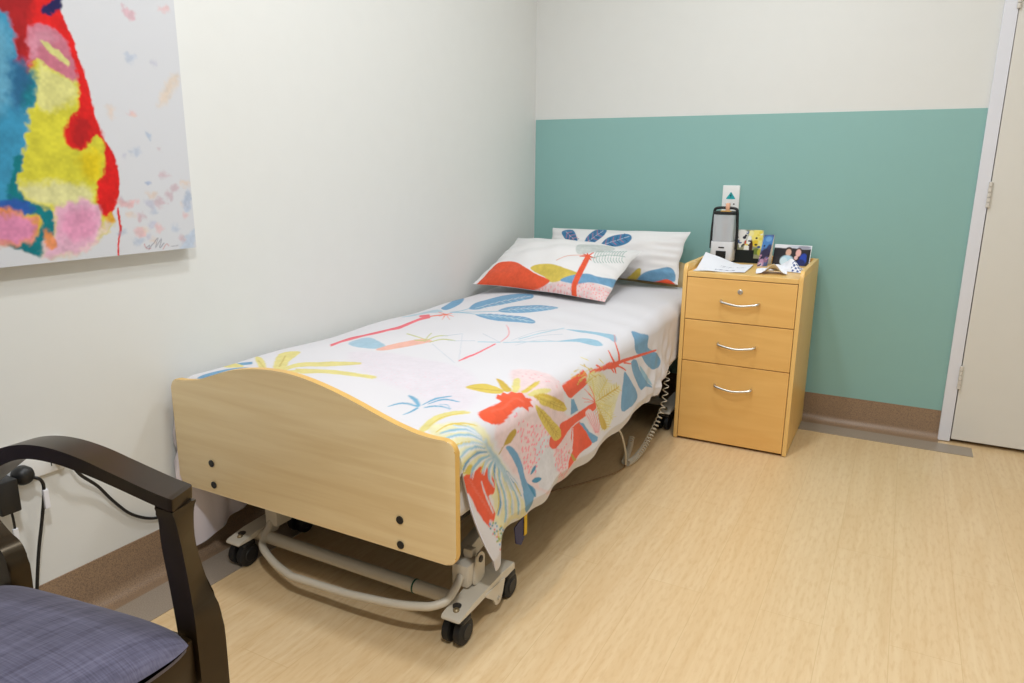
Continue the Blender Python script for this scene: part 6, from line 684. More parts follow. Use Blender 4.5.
ART['canvas'] = [
(0,37,3,100,"-5184 2983 -5115 3040 -5021 3061 -4925 3060 -4856 3054 -4832 3039 -4838 3010 -4854 2977 -4863 2949 -4859 2930 -4854 2914 -4848 2899 -4842 2884 -4837 2869 -4832 2855 -4826 2840 -4820 2820 -4812 2794 -4803 2763 -4794 2729 -4786 2695 -4779 2660 -4773 2624 -4767 2586 -4761 2549 -4756 2509 -4750 2468 -4744 2429 -4736 2394 -4724 2367 -4710 2346 -4696 2326 -4684 2302 -4676 2274 -4670 2244 -4667 2213 -4667 2182 -4670 2150 -4678 2116 -4687 2084 -4698 2057 -4710 2034 -4725 2015 -4740 2001 -4754 1992 -4763 1991 -4771 1996 -4779 2005 -4793 2014 -4811 2023 -4832 2032 -4858 2046 -4893 2068 -4938 2100 -4991 2138 -5046 2180 -5096 2221 -5149 2252 -5203 2277 -5248 2317 -5271 2390 -5271 2522 -5256 2695 -5226 2863"),
(0,38,14,100,"-5188 2951 -5149 2963 -5092 2973 -5033 2977 -4990 2975 -4972 2963 -4968 2942 -4972 2918 -4976 2894 -4980 2873 -4988 2852 -4997 2830 -5004 2805 -5008 2775 -5010 2741 -5013 2709 -5018 2684 -5026 2666 -5036 2653 -5046 2646 -5054 2645 -5060 2650 -5065 2661 -5069 2676 -5071 2694 -5070 2716 -5067 2744 -5065 2771 -5067 2795 -5073 2814 -5081 2830 -5093 2843 -5108 2854 -5130 2859 -5158 2860 -5184 2862 -5200 2869 -5209 2887 -5212 2910 -5206 2933"),
(0,39,6,100,"-4992 2690 -4973 2696 -4953 2685 -4932 2666 -4910 2653 -4887 2649 -4861 2648 -4838 2644 -4822 2632 -4815 2607 -4814 2574 -4818 2538 -4823 2507 -4830 2479 -4841 2453 -4852 2430 -4863 2411 -4874 2397 -4886 2388 -4896 2381 -4901 2372 -4901 2360 -4898 2347 -4891 2335 -4882 2326 -4870 2320 -4855 2316 -4839 2315 -4824 2318 -4809 2329 -4795 2346 -4781 2363 -4768 2374 -4755 2378 -4742 2379 -4731 2374 -4724 2360 -4722 2333 -4725 2295 -4730 2256 -4737 2222 -4748 2199 -4762 2182 -4776 2165 -4785 2144 -4790 2115 -4791 2082 -4789 2050 -4784 2024 -4769 2008 -4748 1998 -4729 1989 -4721 1976 -4728 1957 -4746 1936 -4768 1915 -4791 1899 -4813 1889 -4837 1883 -4864 1880 -4897 1882 -4941 1887 -4992 1895 -5042 1908 -5084 1926 -5118 1950 -5149 1981 -5174 2013 -5191 2043 -5200 2068 -5203 2091 -5200 2117 -5192 2150 -5178 2193 -5157 2244 -5134 2297 -5114 2345 -5098 2387 -5084 2427 -5071 2465 -5056 2506 -5041 2556 -5026 2611 -5009 2659"),
(0,40,14,100,"-4981 2671 -4967 2675 -4949 2666 -4931 2652 -4912 2640 -4892 2635 -4870 2631 -4850 2625 -4836 2616 -4828 2600 -4824 2581 -4825 2560 -4830 2543 -4841 2530 -4856 2519 -4875 2510 -4893 2501 -4913 2492 -4934 2483 -4954 2478 -4971 2477 -4985 2483 -4997 2492 -5005 2507 -5009 2528 -5008 2561 -5001 2604 -4992 2645"),
(0,41,18,80,"-4849 2279 -4833 2293 -4810 2306 -4787 2317 -4769 2320 -4757 2313 -4749 2299 -4745 2281 -4745 2262 -4751 2236 -4761 2205 -4775 2178 -4789 2163 -4805 2167 -4824 2183 -4841 2204 -4853 2222 -4858 2237 -4860 2252 -4857 2266"),
(0,42,16,100,"-5141 2149 -5121 2158 -5083 2163 -5038 2165 -4995 2166 -4955 2164 -4912 2160 -4872 2153 -4843 2144 -4823 2132 -4813 2115 -4811 2099 -4820 2085 -4843 2076 -4878 2068 -4918 2063 -4953 2061 -4983 2060 -5011 2061 -5038 2065 -5063 2074 -5090 2090 -5118 2112 -5138 2133"),
(0,43,6,100,"-5002 2819 -4987 2830 -4965 2834 -4942 2834 -4922 2832 -4907 2829 -4894 2824 -4883 2816 -4871 2805 -4859 2792 -4847 2776 -4836 2757 -4828 2735 -4820 2705 -4813 2670 -4811 2638 -4816 2618 -4833 2616 -4858 2625 -4886 2639 -4911 2651 -4932 2661 -4953 2672 -4973 2680 -4989 2684 -5004 2678 -5017 2666 -5027 2655 -5033 2651 -5032 2656 -5025 2667 -5017 2682 -5012 2702 -5010 2729 -5010 2763 -5009 2795"),
(0,44,14,80,"-4989 2799 -4974 2809 -4953 2814 -4932 2817 -4916 2816 -4904 2810 -4895 2801 -4890 2789 -4893 2779 -4907 2770 -4929 2761 -4953 2752 -4971 2742 -4982 2727 -4989 2709 -4995 2694 -5000 2686 -5004 2687 -5007 2694 -5009 2705 -5009 2719 -5007 2737 -5004 2760 -4999 2782"),
(0,40,4,100,"-4954 2770 -4944 2768 -4929 2763 -4913 2756 -4897 2748 -4883 2738 -4869 2725 -4856 2712 -4847 2702 -4842 2692 -4840 2684 -4841 2678 -4847 2676 -4859 2681 -4877 2690 -4896 2701 -4912 2711 -4924 2721 -4935 2732 -4945 2743 -4952 2751 -4956 2758 -4959 2764 -4959 2768"),
(0,45,8,100,"-5229 2880 -5197 2933 -5163 2926 -5130 2893 -5105 2871 -5091 2866 -5083 2860 -5080 2853 -5077 2843 -5073 2833 -5071 2821 -5069 2806 -5068 2786 -5067 2758 -5068 2723 -5067 2688 -5062 2661 -5051 2644 -5036 2634 -5020 2626 -5010 2615 -5005 2603 -5004 2590 -5006 2575 -5011 2554 -5020 2525 -5033 2490 -5046 2453 -5058 2418 -5067 2386 -5075 2355 -5084 2324 -5093 2293 -5107 2260 -5123 2226 -5137 2195 -5146 2167 -5145 2144 -5138 2124 -5130 2108 -5128 2095 -5131 2086 -5136 2081 -5147 2079 -5169 2078 -5212 2058 -5270 2028 -5322 2024 -5347 2084 -5338 2250 -5305 2488 -5265 2722"),
(0,46,26,80,"-5212 2788 -5186 2818 -5153 2826 -5121 2820 -5098 2807 -5088 2785 -5086 2752 -5088 2714 -5092 2674 -5095 2631 -5100 2582 -5109 2536 -5125 2501 -5157 2471 -5200 2446 -5239 2438 -5261 2457 -5263 2521 -5252 2620 -5233 2719"),
(0,47,14,90,"-5069 2660 -5054 2663 -5035 2657 -5016 2646 -5003 2633 -4999 2619 -4999 2601 -5002 2582 -5006 2563 -5012 2543 -5020 2522 -5028 2504 -5038 2490 -5047 2483 -5058 2479 -5068 2480 -5076 2487 -5084 2502 -5092 2524 -5097 2548 -5099 2572 -5096 2596 -5089 2623 -5080 2646"),
(0,48,20,80,"-5092 2674 -5079 2683 -5063 2682 -5046 2674 -5034 2664 -5027 2653 -5022 2638 -5022 2619 -5026 2596 -5040 2564 -5060 2523 -5081 2488 -5096 2468 -5105 2470 -5110 2486 -5112 2510 -5112 2536 -5110 2569 -5107 2610 -5101 2648"),
(0,47,6,100,"-5143 2256 -5131 2276 -5118 2284 -5108 2283 -5103 2275 -5108 2256 -5119 2226 -5132 2194 -5139 2167 -5139 2147 -5136 2130 -5130 2115 -5120 2102 -5105 2089 -5085 2078 -5065 2068 -5047 2059 -5033 2053 -5022 2049 -5012 2044 -5006 2034 -5002 2016 -5002 1993 -5004 1969 -5010 1949 -5020 1934 -5035 1923 -5050 1913 -5061 1901 -5066 1885 -5068 1866 -5071 1850 -5084 1844 -5114 1851 -5155 1868 -5192 1886 -5211 1899 -5207 1904 -5188 1906 -5162 1907 -5140 1911 -5121 1919 -5101 1930 -5083 1941 -5069 1953 -5060 1964 -5055 1976 -5053 1988 -5055 1999 -5062 2010 -5074 2020 -5088 2030 -5104 2039 -5126 2041 -5153 2040 -5176 2043 -5188 2061 -5186 2101 -5173 2159 -5157 2216"),
(0,49,10,100,"-5233 2098 -5214 2102 -5186 2103 -5156 2100 -5132 2095 -5113 2086 -5097 2072 -5087 2059 -5085 2047 -5095 2038 -5114 2031 -5137 2025 -5159 2023 -5181 2025 -5206 2029 -5227 2036 -5241 2045 -5247 2057 -5248 2073 -5244 2088"),
(0,50,10,100,"-5285 2082 -5272 2089 -5257 2085 -5239 2075 -5221 2066 -5202 2058 -5182 2049 -5161 2040 -5141 2031 -5120 2025 -5100 2020 -5082 2015 -5069 2007 -5062 1998 -5060 1986 -5062 1974 -5068 1962 -5077 1949 -5089 1936 -5104 1923 -5122 1913 -5142 1906 -5164 1900 -5188 1897 -5211 1899 -5237 1903 -5265 1911 -5290 1923 -5305 1942 -5309 1974 -5304 2016 -5295 2056"),
(0,51,12,100,"-5291 2039 -5279 2045 -5263 2044 -5245 2040 -5226 2035 -5204 2032 -5179 2028 -5155 2023 -5134 2018 -5115 2012 -5099 2006 -5086 1999 -5078 1991 -5077 1981 -5080 1969 -5088 1957 -5099 1945 -5113 1934 -5130 1923 -5151 1914 -5175 1910 -5208 1912 -5247 1918 -5282 1928 -5305 1942 -5312 1964 -5310 1993 -5301 2020"),
(0,52,10,100,"-5085 1850 -5075 1874 -5051 1905 -5020 1936 -4986 1957 -4945 1961 -4895 1956 -4845 1947 -4807 1945 -4785 1952 -4773 1963 -4767 1975 -4759 1982 -4747 1986 -4733 1987 -4723 1984 -4721 1976 -4729 1962 -4745 1941 -4767 1919 -4791 1899 -4822 1881 -4857 1863 -4893 1846 -4924 1834 -4947 1826 -4967 1820 -4985 1818 -5005 1819 -5029 1821 -5056 1827 -5078 1836"),
(0,53,12,100,"-4989 2043 -4979 2056 -4965 2063 -4949 2069 -4931 2073 -4911 2078 -4887 2082 -4862 2084 -4841 2082 -4821 2077 -4802 2069 -4786 2057 -4777 2040 -4777 2013 -4782 1979 -4793 1944 -4806 1914 -4823 1893 -4843 1876 -4866 1862 -4891 1851 -4921 1843 -4954 1839 -4986 1837 -5012 1835 -5032 1833 -5049 1831 -5062 1832 -5070 1837 -5072 1848 -5069 1863 -5063 1879 -5055 1895 -5043 1907 -5029 1919 -5014 1932 -5002 1948 -4997 1971 -4996 1997 -4995 2023"),
(0,51,22,70,"-4956 2032 -4940 2043 -4919 2048 -4896 2049 -4875 2048 -4856 2044 -4835 2038 -4818 2029 -4808 2015 -4806 1996 -4809 1971 -4818 1946 -4830 1926 -4848 1912 -4871 1901 -4895 1894 -4916 1893 -4935 1897 -4954 1907 -4970 1921 -4979 1937 -4981 1959 -4976 1986 -4968 2013"),
(0,50,6,90,"-5046 1961 -5041 1959 -5035 1952 -5029 1941 -5024 1931 -5018 1921 -5012 1910 -5007 1900 -5006 1891 -5011 1882 -5019 1875 -5028 1869 -5036 1868 -5043 1873 -5050 1882 -5056 1893 -5059 1905 -5058 1919 -5055 1937 -5051 1952"),
(0,37,6,100,"-4871 2455 -4859 2466 -4845 2474 -4831 2480 -4818 2485 -4806 2489 -4795 2493 -4784 2494 -4773 2488 -4762 2471 -4750 2446 -4740 2419 -4731 2398 -4725 2384 -4720 2372 -4718 2364 -4720 2360 -4727 2363 -4739 2373 -4753 2381 -4767 2381 -4781 2369 -4797 2348 -4813 2327 -4828 2314 -4844 2310 -4860 2311 -4875 2316 -4886 2324 -4894 2336 -4899 2352 -4902 2369 -4901 2387 -4897 2404 -4890 2423 -4881 2440"),
(0,38,10,70,"-4853 2439 -4842 2452 -4827 2460 -4812 2464 -4801 2461 -4793 2451 -4787 2434 -4784 2415 -4785 2396 -4792 2377 -4803 2356 -4816 2338 -4829 2327 -4841 2324 -4854 2326 -4865 2333 -4872 2345 -4872 2365 -4868 2392 -4862 2419"),
(0,54,4,100,"-4758 1993 -4753 2001 -4745 2011 -4736 2019 -4728 2022 -4722 2015 -4716 2003 -4712 1990 -4712 1980 -4717 1975 -4726 1972 -4736 1971 -4743 1971 -4749 1974 -4755 1980 -4758 1986"),
(0,55,5,100,"-4923 2907 -4912 2914 -4899 2923 -4885 2933 -4874 2944 -4870 2958 -4868 2974 -4867 2990 -4863 3001 -4854 3008 -4841 3012 -4829 3013 -4821 3009 -4820 3000 -4823 2986 -4827 2969 -4832 2955 -4837 2943 -4842 2932 -4849 2922 -4857 2912 -4867 2903 -4878 2893 -4890 2885 -4901 2880 -4912 2880 -4922 2883 -4931 2887 -4936 2891 -4937 2894 -4934 2898 -4930 2902"),
(0,37,2,100,"-4696 2044 -4697 2034 -4697 2020 -4698 2004 -4699 1989 -4698 1975 -4697 1963 -4696 1950 -4697 1938 -4700 1924 -4705 1909 -4710 1894 -4714 1877 -4717 1857 -4720 1836 -4722 1816 -4724 1804 -4713 1804 -4712 1815 -4710 1835 -4708 1856 -4705 1875 -4700 1891 -4694 1907 -4688 1922 -4684 1937 -4683 1951 -4685 1964 -4686 1977 -4687 1990 -4688 2004 -4689 2020 -4689 2035 -4689 2045"),
(0,56,9,60,"-4493 2064 -4488 2071 -4478 2077 -4466 2081 -4455 2082 -4444 2079 -4433 2073 -4424 2065 -4421 2057 -4426 2050 -4437 2041 -4449 2034 -4461 2031 -4471 2036 -4482 2045 -4490 2056"),
(0,57,9,60,"-4518 2020 -4515 2024 -4510 2027 -4504 2029 -4498 2029 -4493 2027 -4488 2023 -4483 2018 -4482 2014 -4484 2011 -4490 2007 -4496 2004 -4502 2003 -4507 2006 -4512 2011 -4516 2016"),
(0,58,9,60,"-4331 1989 -4328 1992 -4323 1995 -4317 1997 -4311 1998 -4306 1995 -4300 1991 -4295 1987 -4294 1983 -4296 1979 -4302 1975 -4308 1973 -4314 1972 -4319 1975 -4325 1979 -4329 1985"),
(0,59,9,60,"-4523 2105 -4519 2109 -4512 2114 -4503 2117 -4495 2118 -4488 2115 -4480 2110 -4473 2105 -4471 2099 -4475 2094 -4482 2087 -4492 2083 -4500 2081 -4507 2084 -4515 2091 -4521 2099"),
(0,60,9,60,"-4545 2056 -4541 2062 -4532 2067 -4522 2070 -4513 2071 -4505 2069 -4495 2063 -4488 2056 -4485 2050 -4489 2043 -4498 2036 -4509 2030 -4518 2029 -4527 2032 -4536 2040 -4542 2049"),
(0,56,9,60,"-4384 2133 -4381 2138 -4374 2142 -4365 2145 -4358 2146 -4350 2143 -4343 2139 -4336 2133 -4334 2128 -4338 2123 -4345 2117 -4354 2113 -4361 2111 -4369 2114 -4376 2121 -4382 2128"),
(0,57,9,60,"-4628 1877 -4624 1883 -4616 1888 -4606 1891 -4597 1891 -4589 1888 -4580 1882 -4573 1875 -4570 1869 -4574 1862 -4583 1855 -4593 1850 -4602 1848 -4610 1853 -4619 1861 -4626 1870"),
(0,58,9,60,"-4599 2066 -4597 2068 -4594 2070 -4589 2072 -4585 2072 -4582 2070 -4578 2067 -4574 2064 -4573 2060 -4575 2058 -4579 2055 -4584 2054 -4588 2053 -4591 2055 -4595 2059 -4598 2062"),
(0,59,9,60,"-4331 2049 -4328 2054 -4320 2058 -4310 2061 -4302 2062 -4294 2059 -4285 2054 -4278 2048 -4276 2042 -4279 2037 -4288 2030 -4298 2025 -4306 2024 -4314 2027 -4322 2034 -4329 2042"),
(0,60,9,60,"-4541 1955 -4538 1960 -4530 1964 -4522 1967 -4514 1967 -4507 1965 -4499 1959 -4493 1953 -4490 1948 -4494 1942 -4501 1936 -4510 1932 -4518 1931 -4525 1934 -4533 1941 -4539 1949"),
(0,56,9,60,"-4426 2103 -4422 2109 -4413 2114 -4403 2118 -4393 2119 -4384 2116 -4375 2111 -4367 2104 -4364 2098 -4369 2091 -4378 2084 -4389 2078 -4398 2076 -4407 2080 -4416 2087 -4424 2096"),
(0,57,9,60,"-4593 1990 -4591 1993 -4586 1996 -4580 1998 -4574 1999 -4569 1997 -4564 1993 -4559 1988 -4558 1984 -4560 1980 -4566 1976 -4572 1974 -4577 1973 -4582 1975 -4588 1980 -4592 1986"),
(0,58,9,60,"-4598 1991 -4595 1995 -4589 1999 -4582 2001 -4575 2002 -4569 1999 -4563 1995 -4558 1989 -4556 1985 -4559 1980 -4565 1976 -4573 1972 -4579 1971 -4585 1974 -4591 1980 -4596 1986"),
(0,59,9,60,"-4585 1929 -4582 1933 -4575 1938 -4567 1940 -4559 1941 -4552 1938 -4545 1933 -4539 1927 -4536 1921 -4540 1916 -4547 1910 -4556 1906 -4564 1905 -4570 1908 -4578 1915 -4583 1923"),
(0,60,9,60,"-4679 2072 -4676 2076 -4671 2080 -4664 2082 -4658 2083 -4652 2081 -4646 2076 -4641 2071 -4639 2067 -4642 2063 -4648 2058 -4655 2054 -4661 2053 -4667 2056 -4673 2061 -4677 2068"),
(0,56,9,60,"-4379 1872 -4375 1876 -4368 1880 -4359 1883 -4351 1883 -4344 1881 -4336 1875 -4329 1869 -4327 1864 -4331 1858 -4338 1853 -4347 1849 -4355 1848 -4363 1851 -4370 1858 -4377 1866"),
(0,57,9,60,"-4704 1928 -4701 1931 -4696 1934 -4689 1937 -4683 1937 -4678 1935 -4672 1930 -4667 1925 -4666 1921 -4668 1917 -4674 1912 -4681 1909 -4687 1908 -4692 1911 -4698 1917 -4702 1923"),
(0,58,9,60,"-4506 1935 -4503 1939 -4495 1944 -4486 1947 -4478 1947 -4470 1944 -4462 1939 -4456 1932 -4453 1927 -4457 1921 -4465 1915 -4474 1910 -4483 1909 -4490 1913 -4498 1920 -4504 1928"),
(0,59,9,60,"-4542 1878 -4539 1881 -4534 1884 -4527 1886 -4521 1887 -4515 1884 -4509 1880 -4504 1875 -4503 1870 -4505 1866 -4511 1862 -4518 1859 -4524 1858 -4530 1861 -4536 1867 -4540 1873"),
(0,60,9,60,"-4568 1897 -4566 1900 -4562 1902 -4557 1904 -4552 1904 -4548 1902 -4544 1898 -4540 1894 -4539 1890 -4541 1888 -4545 1885 -4550 1883 -4555 1883 -4559 1885 -4563 1889 -4567 1893"),
(0,56,9,60,"-4598 1905 -4597 1907 -4594 1909 -4590 1911 -4586 1911 -4583 1909 -4580 1906 -4578 1902 -4577 1900 -4578 1898 -4581 1896 -4585 1895 -4588 1895 -4591 1896 -4595 1899 -4597 1903"),
(0,57,9,60,"-4401 1932 -4398 1936 -4391 1939 -4384 1942 -4377 1942 -4371 1940 -4364 1935 -4358 1929 -4356 1925 -4359 1920 -4366 1915 -4374 1912 -4381 1911 -4387 1914 -4394 1920 -4399 1927"),
(0,58,9,60,"-4621 1921 -4617 1927 -4608 1932 -4597 1936 -4587 1937 -4578 1933 -4568 1927 -4560 1919 -4557 1912 -4561 1905 -4571 1897 -4583 1891 -4593 1889 -4602 1894 -4612 1903 -4619 1913"),
(0,59,9,60,"-4652 2009 -4649 2013 -4643 2017 -4635 2019 -4628 2020 -4622 2017 -4615 2013 -4609 2007 -4607 2002 -4611 1997 -4617 1992 -4625 1988 -4632 1987 -4639 1990 -4645 1996 -4651 2003"),
(0,60,9,60,"-4427 2741 -4425 2743 -4421 2746 -4417 2749 -4413 2749 -4409 2748 -4405 2746 -4401 2743 -4400 2740 -4402 2737 -4406 2734 -4411 2732 -4415 2731 -4419 2732 -4423 2735 -4426 2738"),
(0,56,9,60,"-4441 2327 -4440 2329 -4436 2331 -4432 2333 -4429 2333 -4426 2332 -4422 2329 -4420 2326 -4419 2323 -4420 2321 -4423 2319 -4427 2317 -4431 2317 -4434 2318 -4438 2321 -4440 2324"),
(0,57,9,60,"-4590 2316 -4586 2322 -4578 2327 -4568 2331 -4559 2332 -4551 2330 -4542 2325 -4535 2319 -4532 2313 -4536 2307 -4545 2299 -4555 2293 -4564 2291 -4572 2294 -4581 2301 -4588 2309"),
(0,58,9,60,"-4350 3006 -4346 3012 -4338 3018 -4328 3023 -4319 3026 -4310 3025 -4301 3022 -4294 3018 -4292 3013 -4296 3006 -4304 2998 -4314 2991 -4323 2987 -4332 2989 -4341 2994 -4347 3000"),
(0,59,9,60,"-4326 2160 -4322 2165 -4313 2170 -4303 2174 -4293 2175 -4284 2172 -4275 2167 -4267 2161 -4265 2155 -4269 2148 -4278 2141 -4289 2135 -4298 2134 -4307 2137 -4316 2144 -4323 2153"),
(0,60,9,60,"-4641 2296 -4639 2299 -4635 2301 -4630 2303 -4626 2304 -4622 2302 -4618 2299 -4614 2296 -4613 2292 -4615 2289 -4619 2286 -4624 2284 -4628 2283 -4632 2285 -4637 2288 -4640 2292"),
(0,56,9,60,"-4451 2202 -4447 2208 -4438 2213 -4429 2216 -4420 2217 -4411 2215 -4402 2210 -4395 2204 -4393 2198 -4397 2192 -4405 2185 -4416 2179 -4424 2177 -4433 2180 -4441 2187 -4448 2196"),
(0,57,9,60,"-4572 2754 -4568 2760 -4559 2767 -4548 2772 -4538 2775 -4529 2773 -4519 2770 -4512 2764 -4509 2758 -4513 2751 -4523 2742 -4534 2734 -4544 2730 -4553 2733 -4562 2739 -4569 2747"),
(0,58,9,60,"-4587 2492 -4584 2496 -4579 2500 -4572 2502 -4566 2504 -4561 2502 -4555 2499 -4550 2494 -4549 2491 -4551 2486 -4557 2481 -4564 2478 -4570 2476 -4575 2478 -4581 2482 -4585 2488"),
(0,59,9,60,"-4575 2483 -4574 2485 -4571 2487 -4567 2489 -4564 2489 -4561 2488 -4558 2485 -4556 2483 -4555 2480 -4556 2478 -4559 2476 -4563 2475 -4566 2475 -4569 2476 -4572 2478 -4574 2481"),
(0,57,8,80,"-4305 2114 -4295 2120 -4284 2119 -4273 2113 -4266 2102 -4264 2082 -4266 2055 -4270 2029 -4276 2012 -4287 2006 -4301 2008 -4315 2014 -4322 2025 -4323 2044 -4319 2071 -4312 2097"),
(0,61,8,80,"-4363 1825 -4349 1845 -4319 1874 -4287 1899 -4266 1909 -4260 1895 -4263 1865 -4271 1832 -4282 1811 -4302 1805 -4330 1807 -4354 1814"),
(0,62,8,80,"-4553 2971 -4550 2978 -4543 2983 -4534 2986 -4525 2985 -4514 2979 -4502 2967 -4491 2955 -4486 2945 -4490 2936 -4499 2929 -4511 2923 -4522 2923 -4531 2931 -4541 2945 -4549 2960"),
(0,63,14,60,"-4419 2537 -4407 2565 -4382 2610 -4352 2657 -4328 2689 -4310 2701 -4294 2703 -4283 2696 -4279 2684 -4286 2665 -4302 2637 -4321 2608 -4340 2585 -4363 2565 -4389 2545 -4411 2534"),
(0,64,5,70,"-4493 2410 -4488 2411 -4478 2410 -4469 2406 -4464 2401 -4465 2393 -4470 2382 -4477 2372 -4482 2369 -4486 2375 -4491 2388 -4494 2401"),
(0,65,4,70,"-4535 2165 -4528 2165 -4516 2164 -4504 2162 -4497 2160 -4497 2157 -4501 2152 -4507 2149 -4513 2148 -4519 2150 -4527 2156 -4533 2161"),
(0,66,6,70,"-4692 2081 -4675 2081 -4648 2078 -4622 2073 -4604 2068 -4599 2062 -4602 2053 -4609 2046 -4619 2042 -4634 2041 -4653 2042 -4672 2046 -4685 2050 -4693 2058 -4698 2067 -4699 2076"),
(0,67,10,60,"-4695 2516 -4689 2522 -4678 2524 -4667 2523 -4659 2519 -4655 2510 -4652 2496 -4652 2481 -4654 2471 -4661 2464 -4670 2460 -4680 2459 -4687 2463 -4692 2473 -4696 2489 -4697 2505"),
(0,68,1,80,"-4564 1831 -4559 1834 -4553 1839 -4547 1843 -4546 1844 -4547 1842 -4550 1834 -4554 1827 -4551 1823 -4545 1827 -4536 1836 -4526 1846 -4517 1855 -4509 1863 -4500 1872 -4494 1878 -4493 1880 -4496 1871 -4504 1854 -4512 1838 -4513 1828 -4504 1835 -4491 1851 -4478 1866 -4472 1873 -4475 1868 -4481 1853 -4488 1837 -4490 1827 -4482 1827 -4473 1835 -4465 1844 -4459 1850 -4462 1853 -4468 1847 -4476 1838 -4485 1830 -4486 1828 -4484 1836 -4477 1852 -4471 1867 -4472 1876 -4481 1868 -4494 1853 -4507 1837 -4512 1831 -4508 1837 -4501 1853 -4493 1870 -4489 1880 -4496 1881 -4503 1875 -4512 1866 -4520 1857 -4529 1849 -4539 1839 -4547 1830 -4552 1826 -4550 1826 -4547 1833 -4543 1841 -4543 1847 -4549 1846 -4555 1841 -4562 1837 -4566 1833"),
(0,69,1,80,"-4467 1820 -4463 1825 -4456 1833 -4450 1841 -4445 1844 -4443 1843 -4439 1839 -4436 1834 -4434 1830 -4430 1832 -4433 1836 -4436 1841 -4440 1846 -4446 1847 -4453 1843 -4460 1835 -4466 1828 -4470 1822"),
(0,70,1,80,"-4422 1829 -4413 1829 -4399 1829 -4385 1829 -4376 1829 -4376 1833 -4385 1833 -4399 1832 -4413 1832 -4422 1832"),
(0,71,1,80,"-4574 1854 -4572 1849 -4570 1841 -4566 1834 -4562 1828 -4555 1826 -4548 1825 -4541 1825 -4537 1826 -4537 1829 -4541 1829 -4548 1829 -4555 1829 -4559 1831 -4563 1835 -4566 1843 -4568 1850 -4570 1855"),
]
import bpy, bmesh
from mathutils import Vector, Matrix
C = bpy.context.scene.collection
PI = math.pi
rnd = random.Random(11)

# ---------------------------------------------------------------- helpers
def lin(c):
    c = np.asarray(c, float) / 255.0
    return np.where(c <= 0.04045, c / 12.92, ((c + 0.055) / 1.055) ** 2.4)

def rgba(c):
    return tuple(lin(c)) + (1.0,)

def mat(name, col, rough=0.5, metal=0.0, spec=0.5, bump=None, noise=None, coat=0.0, sheen=0.0):
    """bump = (scale, strength); noise = (scale, second colour, amount)"""
    m = bpy.data.materials.new(name); m.use_nodes = True
    nt = m.node_tree; b = nt.nodes['Principled BSDF']
    b.inputs['Base Color'].default_value = rgba(col)
    b.inputs['Roughness'].default_value = rough
    b.inputs['Metallic'].default_value = metal
    b.inputs['Specular IOR Level'].default_value = spec
    b.inputs['Coat Weight'].default_value = coat
    b.inputs['Sheen Weight'].default_value = sheen
    tc = nt.nodes.new('ShaderNodeTexCoord')
    n = nt.nodes.new('ShaderNodeTexNoise')
    sc, c2, amt = noise or (14.0, tuple(v * 0.992 for v in col), 0.5)
    n.inputs['Scale'].default_value = sc; n.inputs['Detail'].default_value = 4
    nt.links.new(tc.outputs['Object'], n.inputs['Vector'])
    mx = nt.nodes.new('ShaderNodeMix'); mx.data_type = 'RGBA'
    mx.inputs[6].default_value = rgba(col); mx.inputs[7].default_value = rgba(c2)
    mr = nt.nodes.new('ShaderNodeMapRange')
    mr.inputs['From Min'].default_value = 0.4; mr.inputs['From Max'].default_value = 0.65; mr.inputs['To Max'].default_value = amt
    nt.links.new(n.outputs['Fac'], mr.inputs['Value']); nt.links.new(mr.outputs[0], mx.inputs[0])
    nt.links.new(mx.outputs[2], b.inputs['Base Color'])
    if bump:
        n2 = nt.nodes.new('ShaderNodeTexNoise'); n2.inputs['Scale'].default_value = bump[0]; n2.inputs['Detail'].default_value = 3
        nt.links.new(tc.outputs['Object'], n2.inputs['Vector'])
        bp = nt.nodes.new('ShaderNodeBump'); bp.inputs['Strength'].default_value = bump[1]; bp.inputs['Distance'].default_value = 0.002
        nt.links.new(n2.outputs['Fac'], bp.inputs['Height']); nt.links.new(bp.outputs[0], b.inputs['Normal'])
    return m

def wood(name, c1, c2, scale, rough=0.42, coat=0.0, spec=0.5, amt=0.8):
    """streaky grain, scale = (x, y, z) of the noise"""
    m = mat(name, c1, rough, spec=spec, coat=coat)
    nt = m.node_tree; b = nt.nodes['Principled BSDF']
    tc = nt.nodes.new('ShaderNodeTexCoord'); mp = nt.nodes.new('ShaderNodeMapping'); mp.inputs['Scale'].default_value = scale
    nt.links.new(tc.outputs['Object'], mp.inputs['Vector'])
    n = nt.nodes.new('ShaderNodeTexNoise'); n.inputs['Scale'].default_value = 1; n.inputs['Detail'].default_value = 6; n.inputs['Distortion'].default_value = 0.8
    nt.links.new(mp.outputs[0], n.inputs['Vector'])
    mr = nt.nodes.new('ShaderNodeMapRange'); mr.inputs['From Min'].default_value = 0.35; mr.inputs['From Max'].default_value = 0.7; mr.inputs['To Max'].default_value = amt
    nt.links.new(n.outputs['Fac'], mr.inputs['Value'])
    mx = nt.nodes.new('ShaderNodeMix'); mx.data_type = 'RGBA'; mx.inputs[6].default_value = rgba(c1); mx.inputs[7].default_value = rgba(c2)
    nt.links.new(mr.outputs[0], mx.inputs[0]); nt.links.new(mx.outputs[2], b.inputs['Base Color'])
    return m

